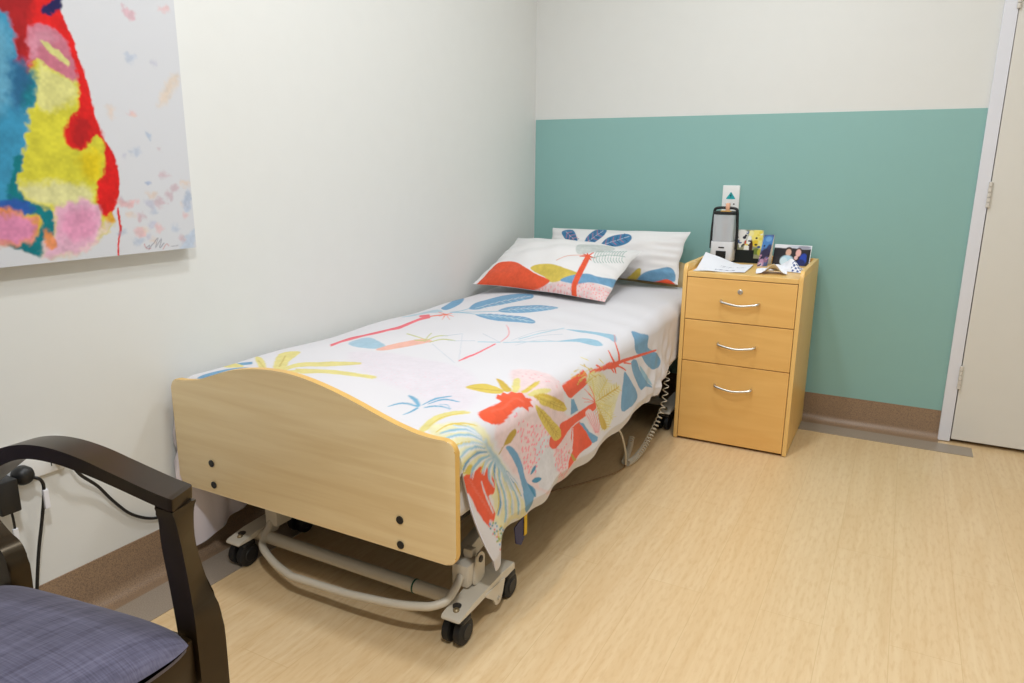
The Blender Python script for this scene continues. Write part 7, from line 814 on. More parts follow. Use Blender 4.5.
def inked(name, rough=0.85, bump=None, sheen=0.0, spec=0.3):
    """cloth, canvas or paper that carries its print in the colour attribute 'ink'"""
    m = bpy.data.materials.new(name); m.use_nodes = True
    nt = m.node_tree; b = nt.nodes['Principled BSDF']
    a = nt.nodes.new('ShaderNodeAttribute'); a.attribute_name = 'ink'
    b.inputs['Roughness'].default_value = rough; b.inputs['Sheen Weight'].default_value = sheen
    b.inputs['Specular IOR Level'].default_value = spec
    nt.links.new(a.outputs['Color'], b.inputs['Base Color'])
    if bump:
        tc = nt.nodes.new('ShaderNodeTexCoord')
        n2 = nt.nodes.new('ShaderNodeTexNoise'); n2.inputs['Scale'].default_value = bump[0]; n2.inputs['Detail'].default_value = 3
        nt.links.new(tc.outputs['Object'], n2.inputs['Vector'])
        bp = nt.nodes.new('ShaderNodeBump'); bp.inputs['Strength'].default_value = bump[1]; bp.inputs['Distance'].default_value = bump[2]
        nt.links.new(n2.outputs['Fac'], bp.inputs['Height']); nt.links.new(bp.outputs[0], b.inputs['Normal'])
    return m

def link(name, me, m, parent=None, smooth=False):
    o = bpy.data.objects.new(name, me); C.objects.link(o)
    if m: me.materials.append(m)
    if smooth:
        me.polygons.foreach_set('use_smooth', [True] * len(me.polygons))
    if parent: o.parent = parent
    return o

def obj(name, bm, m, parent=None, smooth=None):
    """link a bmesh as one object; smooth = angle in degrees below which edges shade smooth"""
    bmesh.ops.recalc_face_normals(bm, faces=bm.faces)
    if smooth:
        for f in bm.faces: f.smooth = True
        for e in bm.edges:
            if len(e.link_faces) == 2 and e.calc_face_angle(0) > math.radians(smooth): e.smooth = False
    me = bpy.data.meshes.new(name); bm.to_mesh(me); bm.free()
    if parent is not None and (parent.location.length > 0):
        me.transform(Matrix.Translation(-parent.location))
    return link(name, me, m, parent)

def thing(name, label, cat, loc=(0, 0, 0), group=None):
    o = bpy.data.objects.new(name, None); C.objects.link(o); o.location = loc; o.empty_display_size = 0.05
    return tag(o, label, cat, group)

def tag(o, label, cat, group=None):
    o['label'] = label; o['category'] = cat
    if group: o['group'] = group
    return o

def struct(name, bm, m, parent=None, smooth=None):
    o = obj(name, bm, m, parent, smooth)
    if parent is None: o['kind'] = 'structure'
    return o

def box(bm, x0, x1, y0, y1, z0, z1, bev=0.0, seg=2):
    r = bmesh.ops.create_cube(bm, size=1.0)
    vs = r['verts']
    for v in vs:
        v.co = Vector(((x0 + x1) / 2 + v.co.x * (x1 - x0), (y0 + y1) / 2 + v.co.y * (y1 - y0), (z0 + z1) / 2 + v.co.z * (z1 - z0)))
    if bev > 0:
        es = list({e for v in vs for e in v.link_edges})
        bmesh.ops.bevel(bm, geom=es, offset=bev, segments=seg, profile=0.5, affect='EDGES')
    return bm

def newbox(*a, **k):
    return box(bmesh.new(), *a, **k)

def extrude_poly(bm, pts, axis, a0, a1, bev=0.0, seg=2):
    """closed 2D outline pts extruded along axis (0,1,2) from a0 to a1; 2D order: axis0->(y,z) axis1->(x,z) axis2->(x,y)"""
    def P(p, a):
        return {0: (a, p[0], p[1]), 1: (p[0], a, p[1]), 2: (p[0], p[1], a)}[axis]
    A = [bm.verts.new(P(p, a0)) for p in pts]; B = [bm.verts.new(P(p, a1)) for p in pts]
    n = len(pts)
    fa = bm.faces.new(A); fb = bm.faces.new(B[::-1])
    for i in range(n):
        bm.faces.new((A[i], B[i], B[(i + 1) % n], A[(i + 1) % n]))
    if bev > 0:
        es = list(fa.edges) + list(fb.edges)
        bmesh.ops.bevel(bm, geom=es, offset=bev, segments=seg, profile=0.5, affect='EDGES')
    return bm

def round_poly(pts, r, n=6):
    """round the corners of a closed 2D outline; r number or list"""
    out = []; N = len(pts)
    for i in range(N):
        rr = r[i] if isinstance(r, (list, tuple)) else r
        p = Vector(pts[i]).to_2d(); a = Vector(pts[i - 1]).to_2d() - p; b = Vector(pts[(i + 1) % N]).to_2d() - p
        if rr <= 0: out.append(tuple(p)); continue
        la, lb = a.length, b.length; a.normalize(); b.normalize()
        ang = a.angle(b); d = min(rr / math.tan(ang / 2), la * 0.48, lb * 0.48)
        s = p + a * d; e = p + b * d
        for k in range(n + 1):
            t = k / n
            out.append(tuple(s * (1 - t) ** 2 + p * 2 * t * (1 - t) + e * t * t))
    return out

def catmull(pts, n=8):
    pts = [Vector(p) for p in pts]; out = []
    for i in range(len(pts) - 1):
        p0, p1, p2, p3 = pts[max(i - 1, 0)], pts[i], pts[i + 1], pts[min(i + 2, len(pts) - 1)]
        for k in range(n):
            t = k / n
            out.append(0.5 * ((2 * p1) + (-p0 + p2) * t + (2 * p0 - 5 * p1 + 4 * p2 - p3) * t * t + (-p0 + 3 * p1 - 3 * p2 + p3) * t ** 3))
    out.append(pts[-1]); return out

def tube(bm, pts, r, n=12, caps=True):
    """round tube along points; r number or list"""
    pts = [Vector(p) for p in pts]; rings = []
    t = (pts[1] - pts[0]).normalized()
    up = Vector((0, 0, 1)) if abs(t.z) < 0.9 else Vector((1, 0, 0))
    u = t.cross(up).normalized()
    for i, p in enumerate(pts):
        a = pts[max(i - 1, 0)]; b = pts[min(i + 1, len(pts) - 1)]
        t = (b - a).normalized()
        u = (u - t * u.dot(t)).normalized(); w = t.cross(u)
        rr = r[i] if isinstance(r, (list, tuple)) else r
        rings.append([bm.verts.new(p + (u * math.cos(2 * PI * k / n) + w * math.sin(2 * PI * k / n)) * rr) for k in range(n)])
    for A, B in zip(rings, rings[1:]):
        for k in range(n):
            bm.faces.new((A[k], A[(k + 1) % n], B[(k + 1) % n], B[k]))
    if caps:
        bm.faces.new(rings[0][::-1]); bm.faces.new(rings[-1])
    return bm

def lathe(bm, prof, centre, axis='z', n=24):
    """revolve (radius, height) profile about an axis through centre"""
    c = Vector(centre); rings = []
    for r, h in prof:
        ring = []
        for k in range(n):
            a = 2 * PI * k / n; p, q = r * math.cos(a), r * math.sin(a)
            v = {'z': (p, q, h), 'x': (h, p, q), 'y': (p, h, q)}[axis]
            ring.append(bm.verts.new(c + Vector(v)))
        rings.append(ring)
    for A, B in zip(rings, rings[1:]):
        for k in range(n): bm.faces.new((A[k], A[(k + 1) % n], B[(k + 1) % n], B[k]))
    bm.faces.new(rings[0][::-1]); bm.faces.new(rings[-1])
    return bm

def grid_mesh(name, P, m, parent=None, ink=None, faces_extra=None, smooth=True):
    """numpy grid P[n,m,3] to a mesh object with optional colour attribute"""
    n, k = P.shape[:2]
    idx = np.arange(n * k).reshape(n, k)
    q = np.stack([idx[:-1, :-1], idx[1:, :-1], idx[1:, 1:], idx[:-1, 1:]], -1).reshape(-1, 4)
    return quad_mesh(name, P.reshape(-1, 3), q, m, parent, None if ink is None else ink.reshape(-1, 3), smooth)

def quad_mesh(name, V, Q, m, parent=None, ink=None, smooth=True):
    me = bpy.data.meshes.new(name)
    me.vertices.add(len(V)); me.vertices.foreach_set('co', np.ascontiguousarray(V, dtype=np.float32).ravel())
    me.loops.add(Q.size); me.loops.foreach_set('vertex_index', np.ascontiguousarray(Q, dtype=np.int32).ravel())
    me.polygons.add(len(Q)); me.polygons.foreach_set('loop_start', np.arange(0, Q.size, 4, dtype=np.int32))
    me.update(calc_edges=True)
    if ink is not None:
        a = me.color_attributes.new('ink', 'FLOAT_COLOR', 'POINT')
        a.data.foreach_set('color', np.concatenate([ink, np.ones((len(ink), 1))], 1).astype(np.float32).ravel())
    o = link(name, me, m, parent, smooth)
    if parent is not None and parent.location.length > 0: me.transform(Matrix.Translation(-parent.location))
    return o

# ---------------------------------------------------------------- printing inks on a rest grid
def inside(px, py, poly):
    r = np.zeros(px.shape, bool)
    n = len(poly)
    for i in range(n):
        x0, y0 = poly[i - 1]; x1, y1 = poly[i]
        if y0 == y1: continue
        c = ((y0 > py) != (y1 > py)) & (px < (x1 - x0) * (py - y0) / (y1 - y0) + x0)
        r ^= c
    return r

def edge_dist(px, py, poly):
    d = np.full(px.shape, 1e9)
    n = len(poly)
    for i in range(n):
        x0, y0 = poly[i - 1]; x1, y1 = poly[i]
        dx, dy = x1 - x0, y1 - y0; L = dx * dx + dy * dy + 1e-12
        t = np.clip(((px - x0) * dx + (py - y0) * dy) / L, 0, 1)
        d = np.minimum(d, (px - x0 - t * dx) ** 2 + (py - y0 - t * dy) ** 2)
    return np.sqrt(d)

def vnoise(x, y, cell, seed=0):
    """smooth value noise in -1..1 with features about one cell wide"""
    rs = np.random.RandomState(seed); tab = rs.rand(256, 256) * 2 - 1
    u, v = x / cell + 57.3 * seed, y / cell + 31.7 * seed
    i, j = np.floor(u).astype(int), np.floor(v).astype(int); a, b = u - i, v - j
    a = a * a * (3 - 2 * a); b = b * b * (3 - 2 * b)
    i0, i1, j0, j1 = i % 256, (i + 1) % 256, j % 256, (j + 1) % 256
    return (tab[i0, j0] * (1 - a) + tab[i1, j0] * a) * (1 - b) + (tab[i0, j1] * (1 - a) + tab[i1, j1] * a) * b

def print_inks(S, V, base, art, feather=0.0006, wobble=0.0012, mottle=0.10):
    """returns linear rgb per rest-grid point after laying each printed shape"""
    sh = S.shape; s = S.ravel().copy(); v = V.ravel().copy()
    s0, v0 = s.copy(), v.copy()
    ds = wobble * (vnoise(s0, v0, 0.014, 1) + 0.6 * vnoise(s0, v0, 0.006, 2))
    dw = wobble * (vnoise(s0, v0, 0.014, 3) + 0.6 * vnoise(s0, v0, 0.006, 4))
    tex = 1 - mottle * (1 + 0.7 * vnoise(s0, v0, 0.022, 5) + 0.6 * vnoise(s0, v0, 0.007, 6))
    col = np.tile(lin(base), (len(s), 1))
    order = np.argsort(v); vs = v[order]
    r = random.Random(3)
    for kind, c, soft, al, pts in art:
        p = np.array(list(map(int, pts.split())), float).reshape(-1, 2) / 2000.0
        f = max(soft * feather, 0.0015); g = min(soft / 8.0, 1.0)
        lo, hi = p.min(0) - f - 2 * wobble, p.max(0) + f + 2 * wobble
        a, b = np.searchsorted(vs, lo[1]), np.searchsorted(vs, hi[1])
        k = order[a:b]; k = k[(s[k] >= lo[0]) & (s[k] <= hi[0])]
        if len(k) == 0: continue
        ink = lin(INKS[c]); ink = ink * (1 - 0.25 * float(ink @ (0.21, 0.72, 0.07)))
        if isinstance(kind, tuple):                       # scattered dashes inside the outline
            sp, sz = kind[1] / 1900.0, kind[2] / 1900.0
            for gx in np.arange(lo[0], hi[0], sp):
                for gy in np.arange(lo[1], hi[1], sp):
                    cx, cy = gx + r.uniform(-.4, .4) * sp, gy + r.uniform(-.4, .4) * sp
                    if not inside(np.array([cx]), np.array([cy]), p)[0]: continue
                    kk = k[(np.abs(s[k] - cx) < sz) & (np.abs(v[k] - cy) < sz * 1.6)]
                    if len(kk) == 0: continue
                    an = r.uniform(-.5, .5) + 0.6; u = (s[kk] - cx) * math.cos(an) + (v[kk] - cy) * math.sin(an); w = -(s[kk] - cx) * math.sin(an) + (v[kk] - cy) * math.cos(an)
                    d = np.sqrt((u / (sz * .38)) ** 2 + (w / (sz * .72)) ** 2)
                    t = (np.clip((1.25 - d) / 0.5, 0, 1) * al / 100.0)[:, None]
                    col[kk] = col[kk] * (1 - t) + ink * t
            continue
        sk, vk = s[k] + g * ds[k], v[k] + g * dw[k]
        ins = inside(sk, vk, p); d = edge_dist(sk, vk, p)
        t = np.clip(0.5 + np.where(ins, d, -d) / (2 * f), 0, 1)
        t = (t * t * (3 - 2 * t) * al / 100.0)[:, None]
        col[k] = col[k] * (1 - t) + (ink * tex[k][:, None]) * t
    return col.reshape(sh + (3,))

# ---------------------------------------------------------------- materials
M = {}
M['wall'] = mat('cream_wall_paint', (222, 222, 218), 0.55, spec=0.25, bump=(220, 0.05))
M['ceiling'] = mat('white_ceiling_paint', (236, 235, 230), 0.9)
M['teal'] = mat('teal_wall_panel', (139, 182, 177), 0.40, spec=0.5, bump=(350, 0.05))
M['skirt'] = mat('brown_speckled_vinyl', (160, 132, 104), 0.38, noise=(420, (118, 98, 82), 0.9), bump=(300, 0.08))
M['apron'] = mat('grey_speckled_vinyl', (166, 152, 136), 0.32, noise=(380, (138, 124, 110), 0.8))
M['doorpaint'] = mat('cream_door_paint', (222, 219, 211), 0.5, spec=0.3)
M['frame'] = mat('white_gloss_frame_paint', (225, 226, 233), 0.35)
M['maple'] = wood('pale_maple_laminate', (248, 225, 179), (233, 204, 152), (2.4, 3.0, 38), 0.38, amt=0.7)
M['beech'] = wood('beech_laminate', (240, 190, 112), (228, 172, 92), (3.0, 5.0, 22), 0.36, amt=0.6)
M['beechv'] = wood('beech_side_laminate', (242, 198, 114), (230, 180, 94), (22, 22, 2.5), 0.36, amt=0.6)
M['beechedge'] = wood('beech_edge_strip', (240, 196, 120), (228, 180, 102), (12, 12, 3), 0.36, amt=0.5)
M['mapleedge'] = wood('honey_edge_strip', (222, 178, 96), (206, 158, 76), (8, 8, 8), 0.34, amt=0.5)
M['dark'] = mat('dark_gap', (24, 18, 14), 0.8)
M['steel'] = mat('brushed_nickel', (205, 203, 198), 0.3, metal=1.0)
M['cream_metal'] = mat('cream_powder_coat', (206, 196, 178), 0.42, bump=(400, 0.03))
M['dark_metal'] = mat('dark_grey_steel', (58, 54, 50), 0.5, metal=0.3)
M['black'] = mat('black_plastic', (22, 22, 23), 0.45)
M['rubber'] = mat('black_rubber', (16, 16, 17), 0.6)
M['grey_band'] = mat('grey_hub_plastic', (120, 118, 116), 0.5)
M['white_plastic'] = mat('white_plastic', (236, 236, 234), 0.35)
M['sheet'] = mat('white_cotton_sheet', (236, 233, 230), 0.9, bump=(500, 0.1))
M['chairwood'] = wood('dark_stained_wood', (36, 26, 14), (24, 17, 9), (14, 14, 14), 0.30, spec=0.40, coat=0.0, amt=0.7)
M['duvet'] = inked('printed_cotton', 0.9, (900, 0.10, 0.001), 0.1)
M['canvas'] = inked('painted_canvas', 0.75, (700, 0.25, 0.001))
M['card'] = inked('printed_card', 0.55, spec=0.2)
M['canvas_edge'] = mat('bare_white_canvas', (228, 227, 228), 0.8)
M['navy'] = mat('navy_tag', (38, 42, 92), 0.5)
M['yellow'] = mat('yellow_strap', (232, 190, 40), 0.6)
M['cream_cord'] = mat('pale_grey_cord', (206, 196, 176), 0.5)
M['paper'] = inked('office_paper', 0.85)
M['brass'] = mat('dull_brass', (150, 134, 104), 0.45, metal=0.8)
M['green'] = mat('green_cable_tie', (30, 84, 66), 0.5)

def floor_material():
    m = mat('oak_plank_vinyl', (226, 200, 164), 0.33, spec=0.6)
    nt = m.node_tree; b = nt.nodes['Principled BSDF']
    tc = nt.nodes.new('ShaderNodeTexCoord')
    sep = nt.nodes.new('ShaderNodeSeparateXYZ'); nt.links.new(tc.outputs['Object'], sep.inputs[0])
    cmb = nt.nodes.new('ShaderNodeCombineXYZ'); nt.links.new(sep.outputs['Y'], cmb.inputs['X']); nt.links.new(sep.outputs['X'], cmb.inputs['Y'])
    br = nt.nodes.new('ShaderNodeTexBrick'); nt.links.new(cmb.outputs[0], br.inputs['Vector'])
    br.inputs['Color1'].default_value = rgba((230, 203, 161)); br.inputs['Color2'].default_value = rgba((227, 197, 152)); br.inputs['Mortar'].default_value = rgba((213, 181, 134))
    br.inputs['Scale'].default_value = 1.0; br.inputs['Mortar Size'].default_value = 0.0012; br.inputs['Mortar Smooth'].default_value = 0.6
    br.inputs['Brick Width'].default_value = 1.22; br.inputs['Row Height'].default_value = 0.152; br.offset = 0.37; br.inputs['Bias'].default_value = 0.0
    mp = nt.nodes.new('ShaderNodeMapping'); mp.inputs['Scale'].default_value = (26, 1.6, 1); nt.links.new(tc.outputs['Object'], mp.inputs['Vector'])
    n = nt.nodes.new('ShaderNodeTexNoise'); n.inputs['Scale'].default_value = 1.0; n.inputs['Detail'].default_value = 7; n.inputs['Distortion'].default_value = 1.2
    nt.links.new(mp.outputs[0], n.inputs['Vector'])
    mr = nt.nodes.new('ShaderNodeMapRange'); mr.inputs['From Min'].default_value = 0.38; mr.inputs['From Max'].default_value = 0.72; mr.inputs['To Max'].default_value = 0.55
    nt.links.new(n.outputs['Fac'], mr.inputs['Value'])
    mx = nt.nodes.new('ShaderNodeMix'); mx.data_type = 'RGBA'; mx.inputs[7].default_value = rgba((213, 178, 128))
    nt.links.new(br.outputs['Color'], mx.inputs[6]); nt.links.new(mr.outputs[0], mx.inputs[0])
    mp2 = nt.nodes.new('ShaderNodeMapping'); mp2.inputs['Scale'].default_value = (9, 2.4, 1); nt.links.new(tc.outputs['Object'], mp2.inputs['Vector'])
    w = nt.nodes.new('ShaderNodeTexWave'); w.inputs['Scale'].default_value = 1.4; w.inputs['Distortion'].default_value = 9; w.inputs['Detail'].default_value = 3; w.inputs['Detail Scale'].default_value = 0.7
    nt.links.new(mp2.outputs[0], w.inputs['Vector'])
    mr2 = nt.nodes.new('ShaderNodeMapRange'); mr2.inputs['To Max'].default_value = 0.16; nt.links.new(w.outputs['Fac'], mr2.inputs['Value'])
    mx2 = nt.nodes.new('ShaderNodeMix'); mx2.data_type = 'RGBA'; mx2.inputs[7].default_value = rgba((212, 172, 120))
    nt.links.new(mx.outputs[2], mx2.inputs[6]); nt.links.new(mr2.outputs[0], mx2.inputs[0])
    mp3 = nt.nodes.new('ShaderNodeMapping'); mp3.inputs['Scale'].default_value = (110, 22, 1); nt.links.new(tc.outputs['Object'], mp3.inputs['Vector'])
    n3 = nt.nodes.new('ShaderNodeTexNoise'); n3.inputs['Scale'].default_value = 1.0; n3.inputs['Detail'].default_value = 4
    nt.links.new(mp3.outputs[0], n3.inputs['Vector'])
    mr3 = nt.nodes.new('ShaderNodeMapRange'); mr3.inputs['From Min'].default_value = 0.48; mr3.inputs['From Max'].default_value = 0.72; mr3.inputs['To Max'].default_value = 0.42
    nt.links.new(n3.outputs['Fac'], mr3.inputs['Value'])
    mx3 = nt.nodes.new('ShaderNodeMix'); mx3.data_type = 'RGBA'; mx3.inputs[7].default_value = rgba((204, 164, 112))
    nt.links.new(mx2.outputs[2], mx3.inputs[6]); nt.links.new(mr3.outputs[0], mx3.inputs[0])
    nt.links.new(mx3.outputs[2], b.inputs['Base Color'])
    return m
M['floor'] = floor_material()

def weave_material():
    m = mat('blue_violet_weave', (94, 92, 126), 0.9, sheen=0.1)
    nt = m.node_tree; b = nt.nodes['Principled BSDF']
    tc = nt.nodes.new('ShaderNodeTexCoord')
    outs = []
    for sc in ((260, 14, 60), (14, 420, 60), (60, 3.5, 8)):
        mp = nt.nodes.new('ShaderNodeMapping'); mp.inputs['Scale'].default_value = sc; nt.links.new(tc.outputs['Object'], mp.inputs['Vector'])
        n = nt.nodes.new('ShaderNodeTexNoise'); n.inputs['Scale'].default_value = 1; n.inputs['Detail'].default_value = 3; nt.links.new(mp.outputs[0], n.inputs['Vector'])
        outs.append(n.outputs['Fac'])
    a = nt.nodes.new('ShaderNodeMath'); a.operation = 'ADD'; nt.links.new(outs[0], a.inputs[0]); nt.links.new(outs[1], a.inputs[1])
    a2 = nt.nodes.new('ShaderNodeMath'); a2.operation = 'ADD'; nt.links.new(a.outputs[0], a2.inputs[0]); nt.links.new(outs[2], a2.inputs[1])
    mr = nt.nodes.new('ShaderNodeMapRange'); mr.inputs['From Min'].default_value = 1.1; mr.inputs['From Max'].default_value = 1.9; nt.links.new(a2.outputs[0], mr.inputs['Value'])
    mx = nt.nodes.new('ShaderNodeMix'); mx.data_type = 'RGBA'; mx.inputs[6].default_value = rgba((62, 59, 78)); mx.inputs[7].default_value = rgba((102, 99, 120))
    nt.links.new(mr.outputs[0], mx.inputs[0]); nt.links.new(mx.outputs[2], b.inputs['Base Color'])
    bp = nt.nodes.new('ShaderNodeBump'); bp.inputs['Strength'].default_value = 0.25; bp.inputs['Distance'].default_value = 0.001
    nt.links.new(a.outputs[0], bp.inputs['Height']); nt.links.new(bp.outputs[0], b.inputs['Normal'])
    return m
M['weave'] = weave_material()
M['chairwood'].node_tree.nodes['Principled BSDF'].inputs['Specular Tint'].default_value = (1.0, 0.80, 0.55, 1)

def clear_material():
    m = bpy.data.materials.new('clear_lantern_plastic'); m.use_nodes = True
    nt = m.node_tree; nt.nodes.remove(nt.nodes['Principled BSDF'])
    t = nt.nodes.new('ShaderNodeBsdfTransparent'); t.inputs['Color'].default_value = (0.90, 0.90, 0.92, 1)
    g = nt.nodes.new('ShaderNodeBsdfGlossy'); g.inputs['Roughness'].default_value = 0.15; g.inputs['Color'].default_value = (0.9, 0.9, 0.92, 1)
    d = nt.nodes.new('ShaderNodeBsdfDiffuse'); d.inputs['Color'].default_value = (0.85, 0.85, 0.88, 1)
    m1 = nt.nodes.new('ShaderNodeMixShader'); m1.inputs[0].default_value = 0.48; nt.links.new(t.outputs[0], m1.inputs[1]); nt.links.new(d.outputs[0], m1.inputs[2])
    f = nt.nodes.new('ShaderNodeFresnel'); f.inputs['IOR'].default_value = 1.45
    m2 = nt.nodes.new('ShaderNodeMixShader'); nt.links.new(f.outputs[0], m2.inputs[0]); nt.links.new(m1.outputs[0], m2.inputs[1]); nt.links.new(g.outputs[0], m2.inputs[2])
    nt.links.new(m2.outputs[0], nt.nodes['Material Output'].inputs['Surface'])
    return m
M['clear'] = clear_material()

# ---------------------------------------------------------------- the room
RX, RY0, RH = 3.30, -5.60, 2.55
struct('floor', newbox(-0.1, RX + 0.1, RY0 - 0.1, 0.1, -0.1, 0.0), M['floor'])
struct('ceiling', newbox(-0.1, RX + 0.1, RY0 - 0.1, 0.1, RH, RH + 0.1), M['ceiling'])
struct('wall_left', newbox(-0.1, 0.0, RY0 - 0.1, 0.1, 0, RH), M['wall'])
struct('wall_right', newbox(RX, RX + 0.1, RY0 - 0.1, 0.1, 0, RH), M['wall'])
struct('wall_front', newbox(-0.1, RX + 0.1, RY0 - 0.1, RY0, 0, RH), M['wall'])
DX0, DX1, DZ = 2.015, 2.83, 2.035                     # door opening
bm = bmesh.new()
box(bm, -0.1, DX0 - 0.0, 0.0, 0.1, 0, RH); box(bm, DX1, RX + 0.1, 0.0, 0.1, 0, RH); box(bm, DX0, DX1, 0.0, 0.1, DZ, RH)
struct('wall_back', bm, M['wall'])
# teal vinyl protection panel
tp = struct('trim_1', newbox(0.006, 1.974, -0.004, 0.0, 0.130, 1.369, 0.001, 1), M['teal'])
# coved vinyl skirting: upright with a rounded foot, then a flat apron on the floor
def skirting(name, axis, a0, a1):
    cove = 0.034
    up = [(0.0, 0.132), (0.0035, 0.132)]
    arc = [(0.0035 + cove * (1 - math.cos(t)), 0.0025 + cove * (1 - math.sin(t))) for t in np.linspace(0, PI / 2, 9)]
    prof = up + arc + [(0.056, 0.0025), (0.056, 0.0), (0.0, 0.0)]
    bm = bmesh.new()
    if axis == 'y': extrude_poly(bm, prof, 1, a0, a1)
    else: extrude_poly(bm, [(-p, q) for p, q in prof], 0, a0, a1)
    o = struct(name, bm, M['skirt'], None, 40)
    bm = bmesh.new()
    if axis == 'y': box(bm, 0.056, 0.176, a0, a1, 0.0, 0.0025)
    else: box(bm, a0, 2.093, -0.166, -0.056, 0.0, 0.0025)
    struct('apron', bm, M['apron'], o)
skirting('baseboard_left', 'y', RY0, 0.0)
skirting('baseboard_back', 'x', 0.0, 1.972)

# door: frame, leaf, hinges
d = bpy.data.objects.new('door_1', None); C.objects.link(d); d['kind'] = 'structure'
bm = bmesh.new()
fp = [(1.970, 0.004), (DX0, 0.004), (DX0, DZ), (DX1, DZ), (DX1, 0.004), (DX1 + 0.045, 0.004), (DX1 + 0.045, DZ + 0.045), (1.970, DZ + 0.045)]
extrude_poly(bm, fp, 1, -0.019, 0.06, 0.002, 2)
struct('door_frame', bm, M['frame'], d)
struct('door_leaf', newbox(DX0 + 0.0035, DX1 - 0.003, -0.017, 0.022, 0.016, DZ - 0.003, 0.0015, 1), M['doorpaint'], d)
struct('door_gap', newbox(DX0, DX1, 0.03, 0.06, 0.0, DZ), M['dark'], d)
for z0 in (0.240, 0.990, 1.720):
    bm = bmesh.new()
    for k in range(5):
        a, b = z0 + k * 0.020, z0 + k * 0.020 + 0.0185
        lathe(bm, [(0.0055, a), (0.0068, a + 0.001), (0.0068, b - 0.001), (0.0055, b)], (DX0 + 0.002, -0.0235, 0), 'z', 14)
    box(bm, DX0 - 0.004, DX0 + 0.008, -0.021, -0.016, z0, z0 + 0.099)
    struct('hinge', bm, M['frame'] if z0 > 9 else mat('painted_hinge', (214, 208, 198), 0.4), d, 40)
struct('door_handle', tube(bmesh.new(), [(DX1 - 0.06, -0.017, 1.0), (DX1 - 0.06, -0.06, 1.0), (DX1 - 0.075, -0.065, 1.0), (DX1 - 0.19, -0.065, 1.0)], 0.009), M['steel'], d, 40)

# ---------------------------------------------------------------- canvas picture
PY0, PY1, PZ0, PZ1 = -3.03, -2.132, 0.905, 1.80
pic = thing('canvas_painting', 'large abstract watercolour canvas with red, yellow and blue figure on left wall', 'painting', (0.0, PY1, PZ0))
N1, N2 = 380, 370
gy = np.linspace(PY0, PY1, N1)[:, None]; gz = np.linspace(PZ0, PZ1, N2)[None, :]
Yg = gy + 0 * gz; Zg = gz + 0 * gy
ink = print_inks(Yg, Zg, (204, 205, 209), ART['canvas'], 0.0008, 0.0060, 0.14)
grid_mesh('painted_canvas', np.stack([0 * Yg + 0.0362, Yg, Zg], -1), M['canvas'], pic, ink)
obj('stretcher_frame', newbox(0.001, 0.036, PY0, PY1, PZ0, PZ1, 0.002, 2), M['canvas_edge'], pic)

# ---------------------------------------------------------------- bed
bed = thing('hospital_bed', 'adjustable single care bed with curved maple end boards and cream steel base on castors', 'bed', (0.49, -1.15, 0.0))
def board_outline(x0, x1, z0, prof):
    top = [(p.x, p.y) for p in catmull([(x, z, 0) for x, z in prof], 4)][::-1]
    def arc(cx, cz, r, a0, a1): return [(cx + r * math.cos(a), cz + r * math.sin(a)) for a in np.linspace(a0, a1, 8)]
    r = 0.026; zr, zl = prof[-1][1], prof[0][1]
    return arc(x1 - r, zr - r, r, 0, PI / 2) + top + arc(x0 + r, zl - r, r, PI / 2, PI) + arc(x0 + r, z0 + r, r, PI, 1.5 * PI) + arc(x1 - r, z0 + r, r, 1.5 * PI, 2 * PI)
BOARD_TOP = [(.066, .562), (.10, .565), (.139, .572), (.188, .589), (.245, .609), (.30, .623), (.37, .634), (.44, .638), (.50, .635), (.56, .626), (.62, .613), (.68, .597), (.733, .581), (.787, .566), (.84, .555), (.88, .551), (.912, .551)]
def end_board(name, y0, y1, z0, dz, bolts):
    bm = bmesh.new(); out = board_outline(0.031, 0.948, z0, [(x, z + dz) for x, z in BOARD_TOP])
    extrude_poly(bm, out, 1, y0, y1, 0.003, 2)
    o = obj(name, bm, M['maple'], bed, 35)
    o.data.materials.append(M['mapleedge'])
    for p in o.data.polygons:
        if abs(p.normal.y) < 0.9: p.material_index = 1
    for x, z in bolts:
        obj('bolt', lathe(bmesh.new(), [(0.0098, -0.0005), (0.0098, 0.001), (0.0065, 0.0022), (0.003, 0.001)], (x, y0 - 0.0022, z), 'y', 20), M['black'], o and bed, 40)
    return o
end_board('footboard', -2.250, -2.232, 0.254, 0.0, ((0.168, 0.342), (0.170, 0.280), (0.796, 0.334), (0.796, 0.271)))
end_board('headboard', -0.060, -0.042, 0.300, 0.135, ())
for x in (0.135, 0.845):                                   # side rails
    obj('side_rail', newbox(x - 0.016, x + 0.016, -2.226, -0.064, 0.283, 0.321, 0.003), M['dark_metal'], bed)
for y in (-2.10, -1.62, -1.10, -0.62, -0.2):
    obj('cross_bar', newbox(0.152, 0.828, y - 0.02, y + 0.02, 0.285, 0.3205, 0.003), M['dark_metal'], bed)
obj('mattress_deck', newbox(0.06, 0.91, -2.19, -0.09, 0.322, 0.333, 0.003), M['dark_metal'], bed)
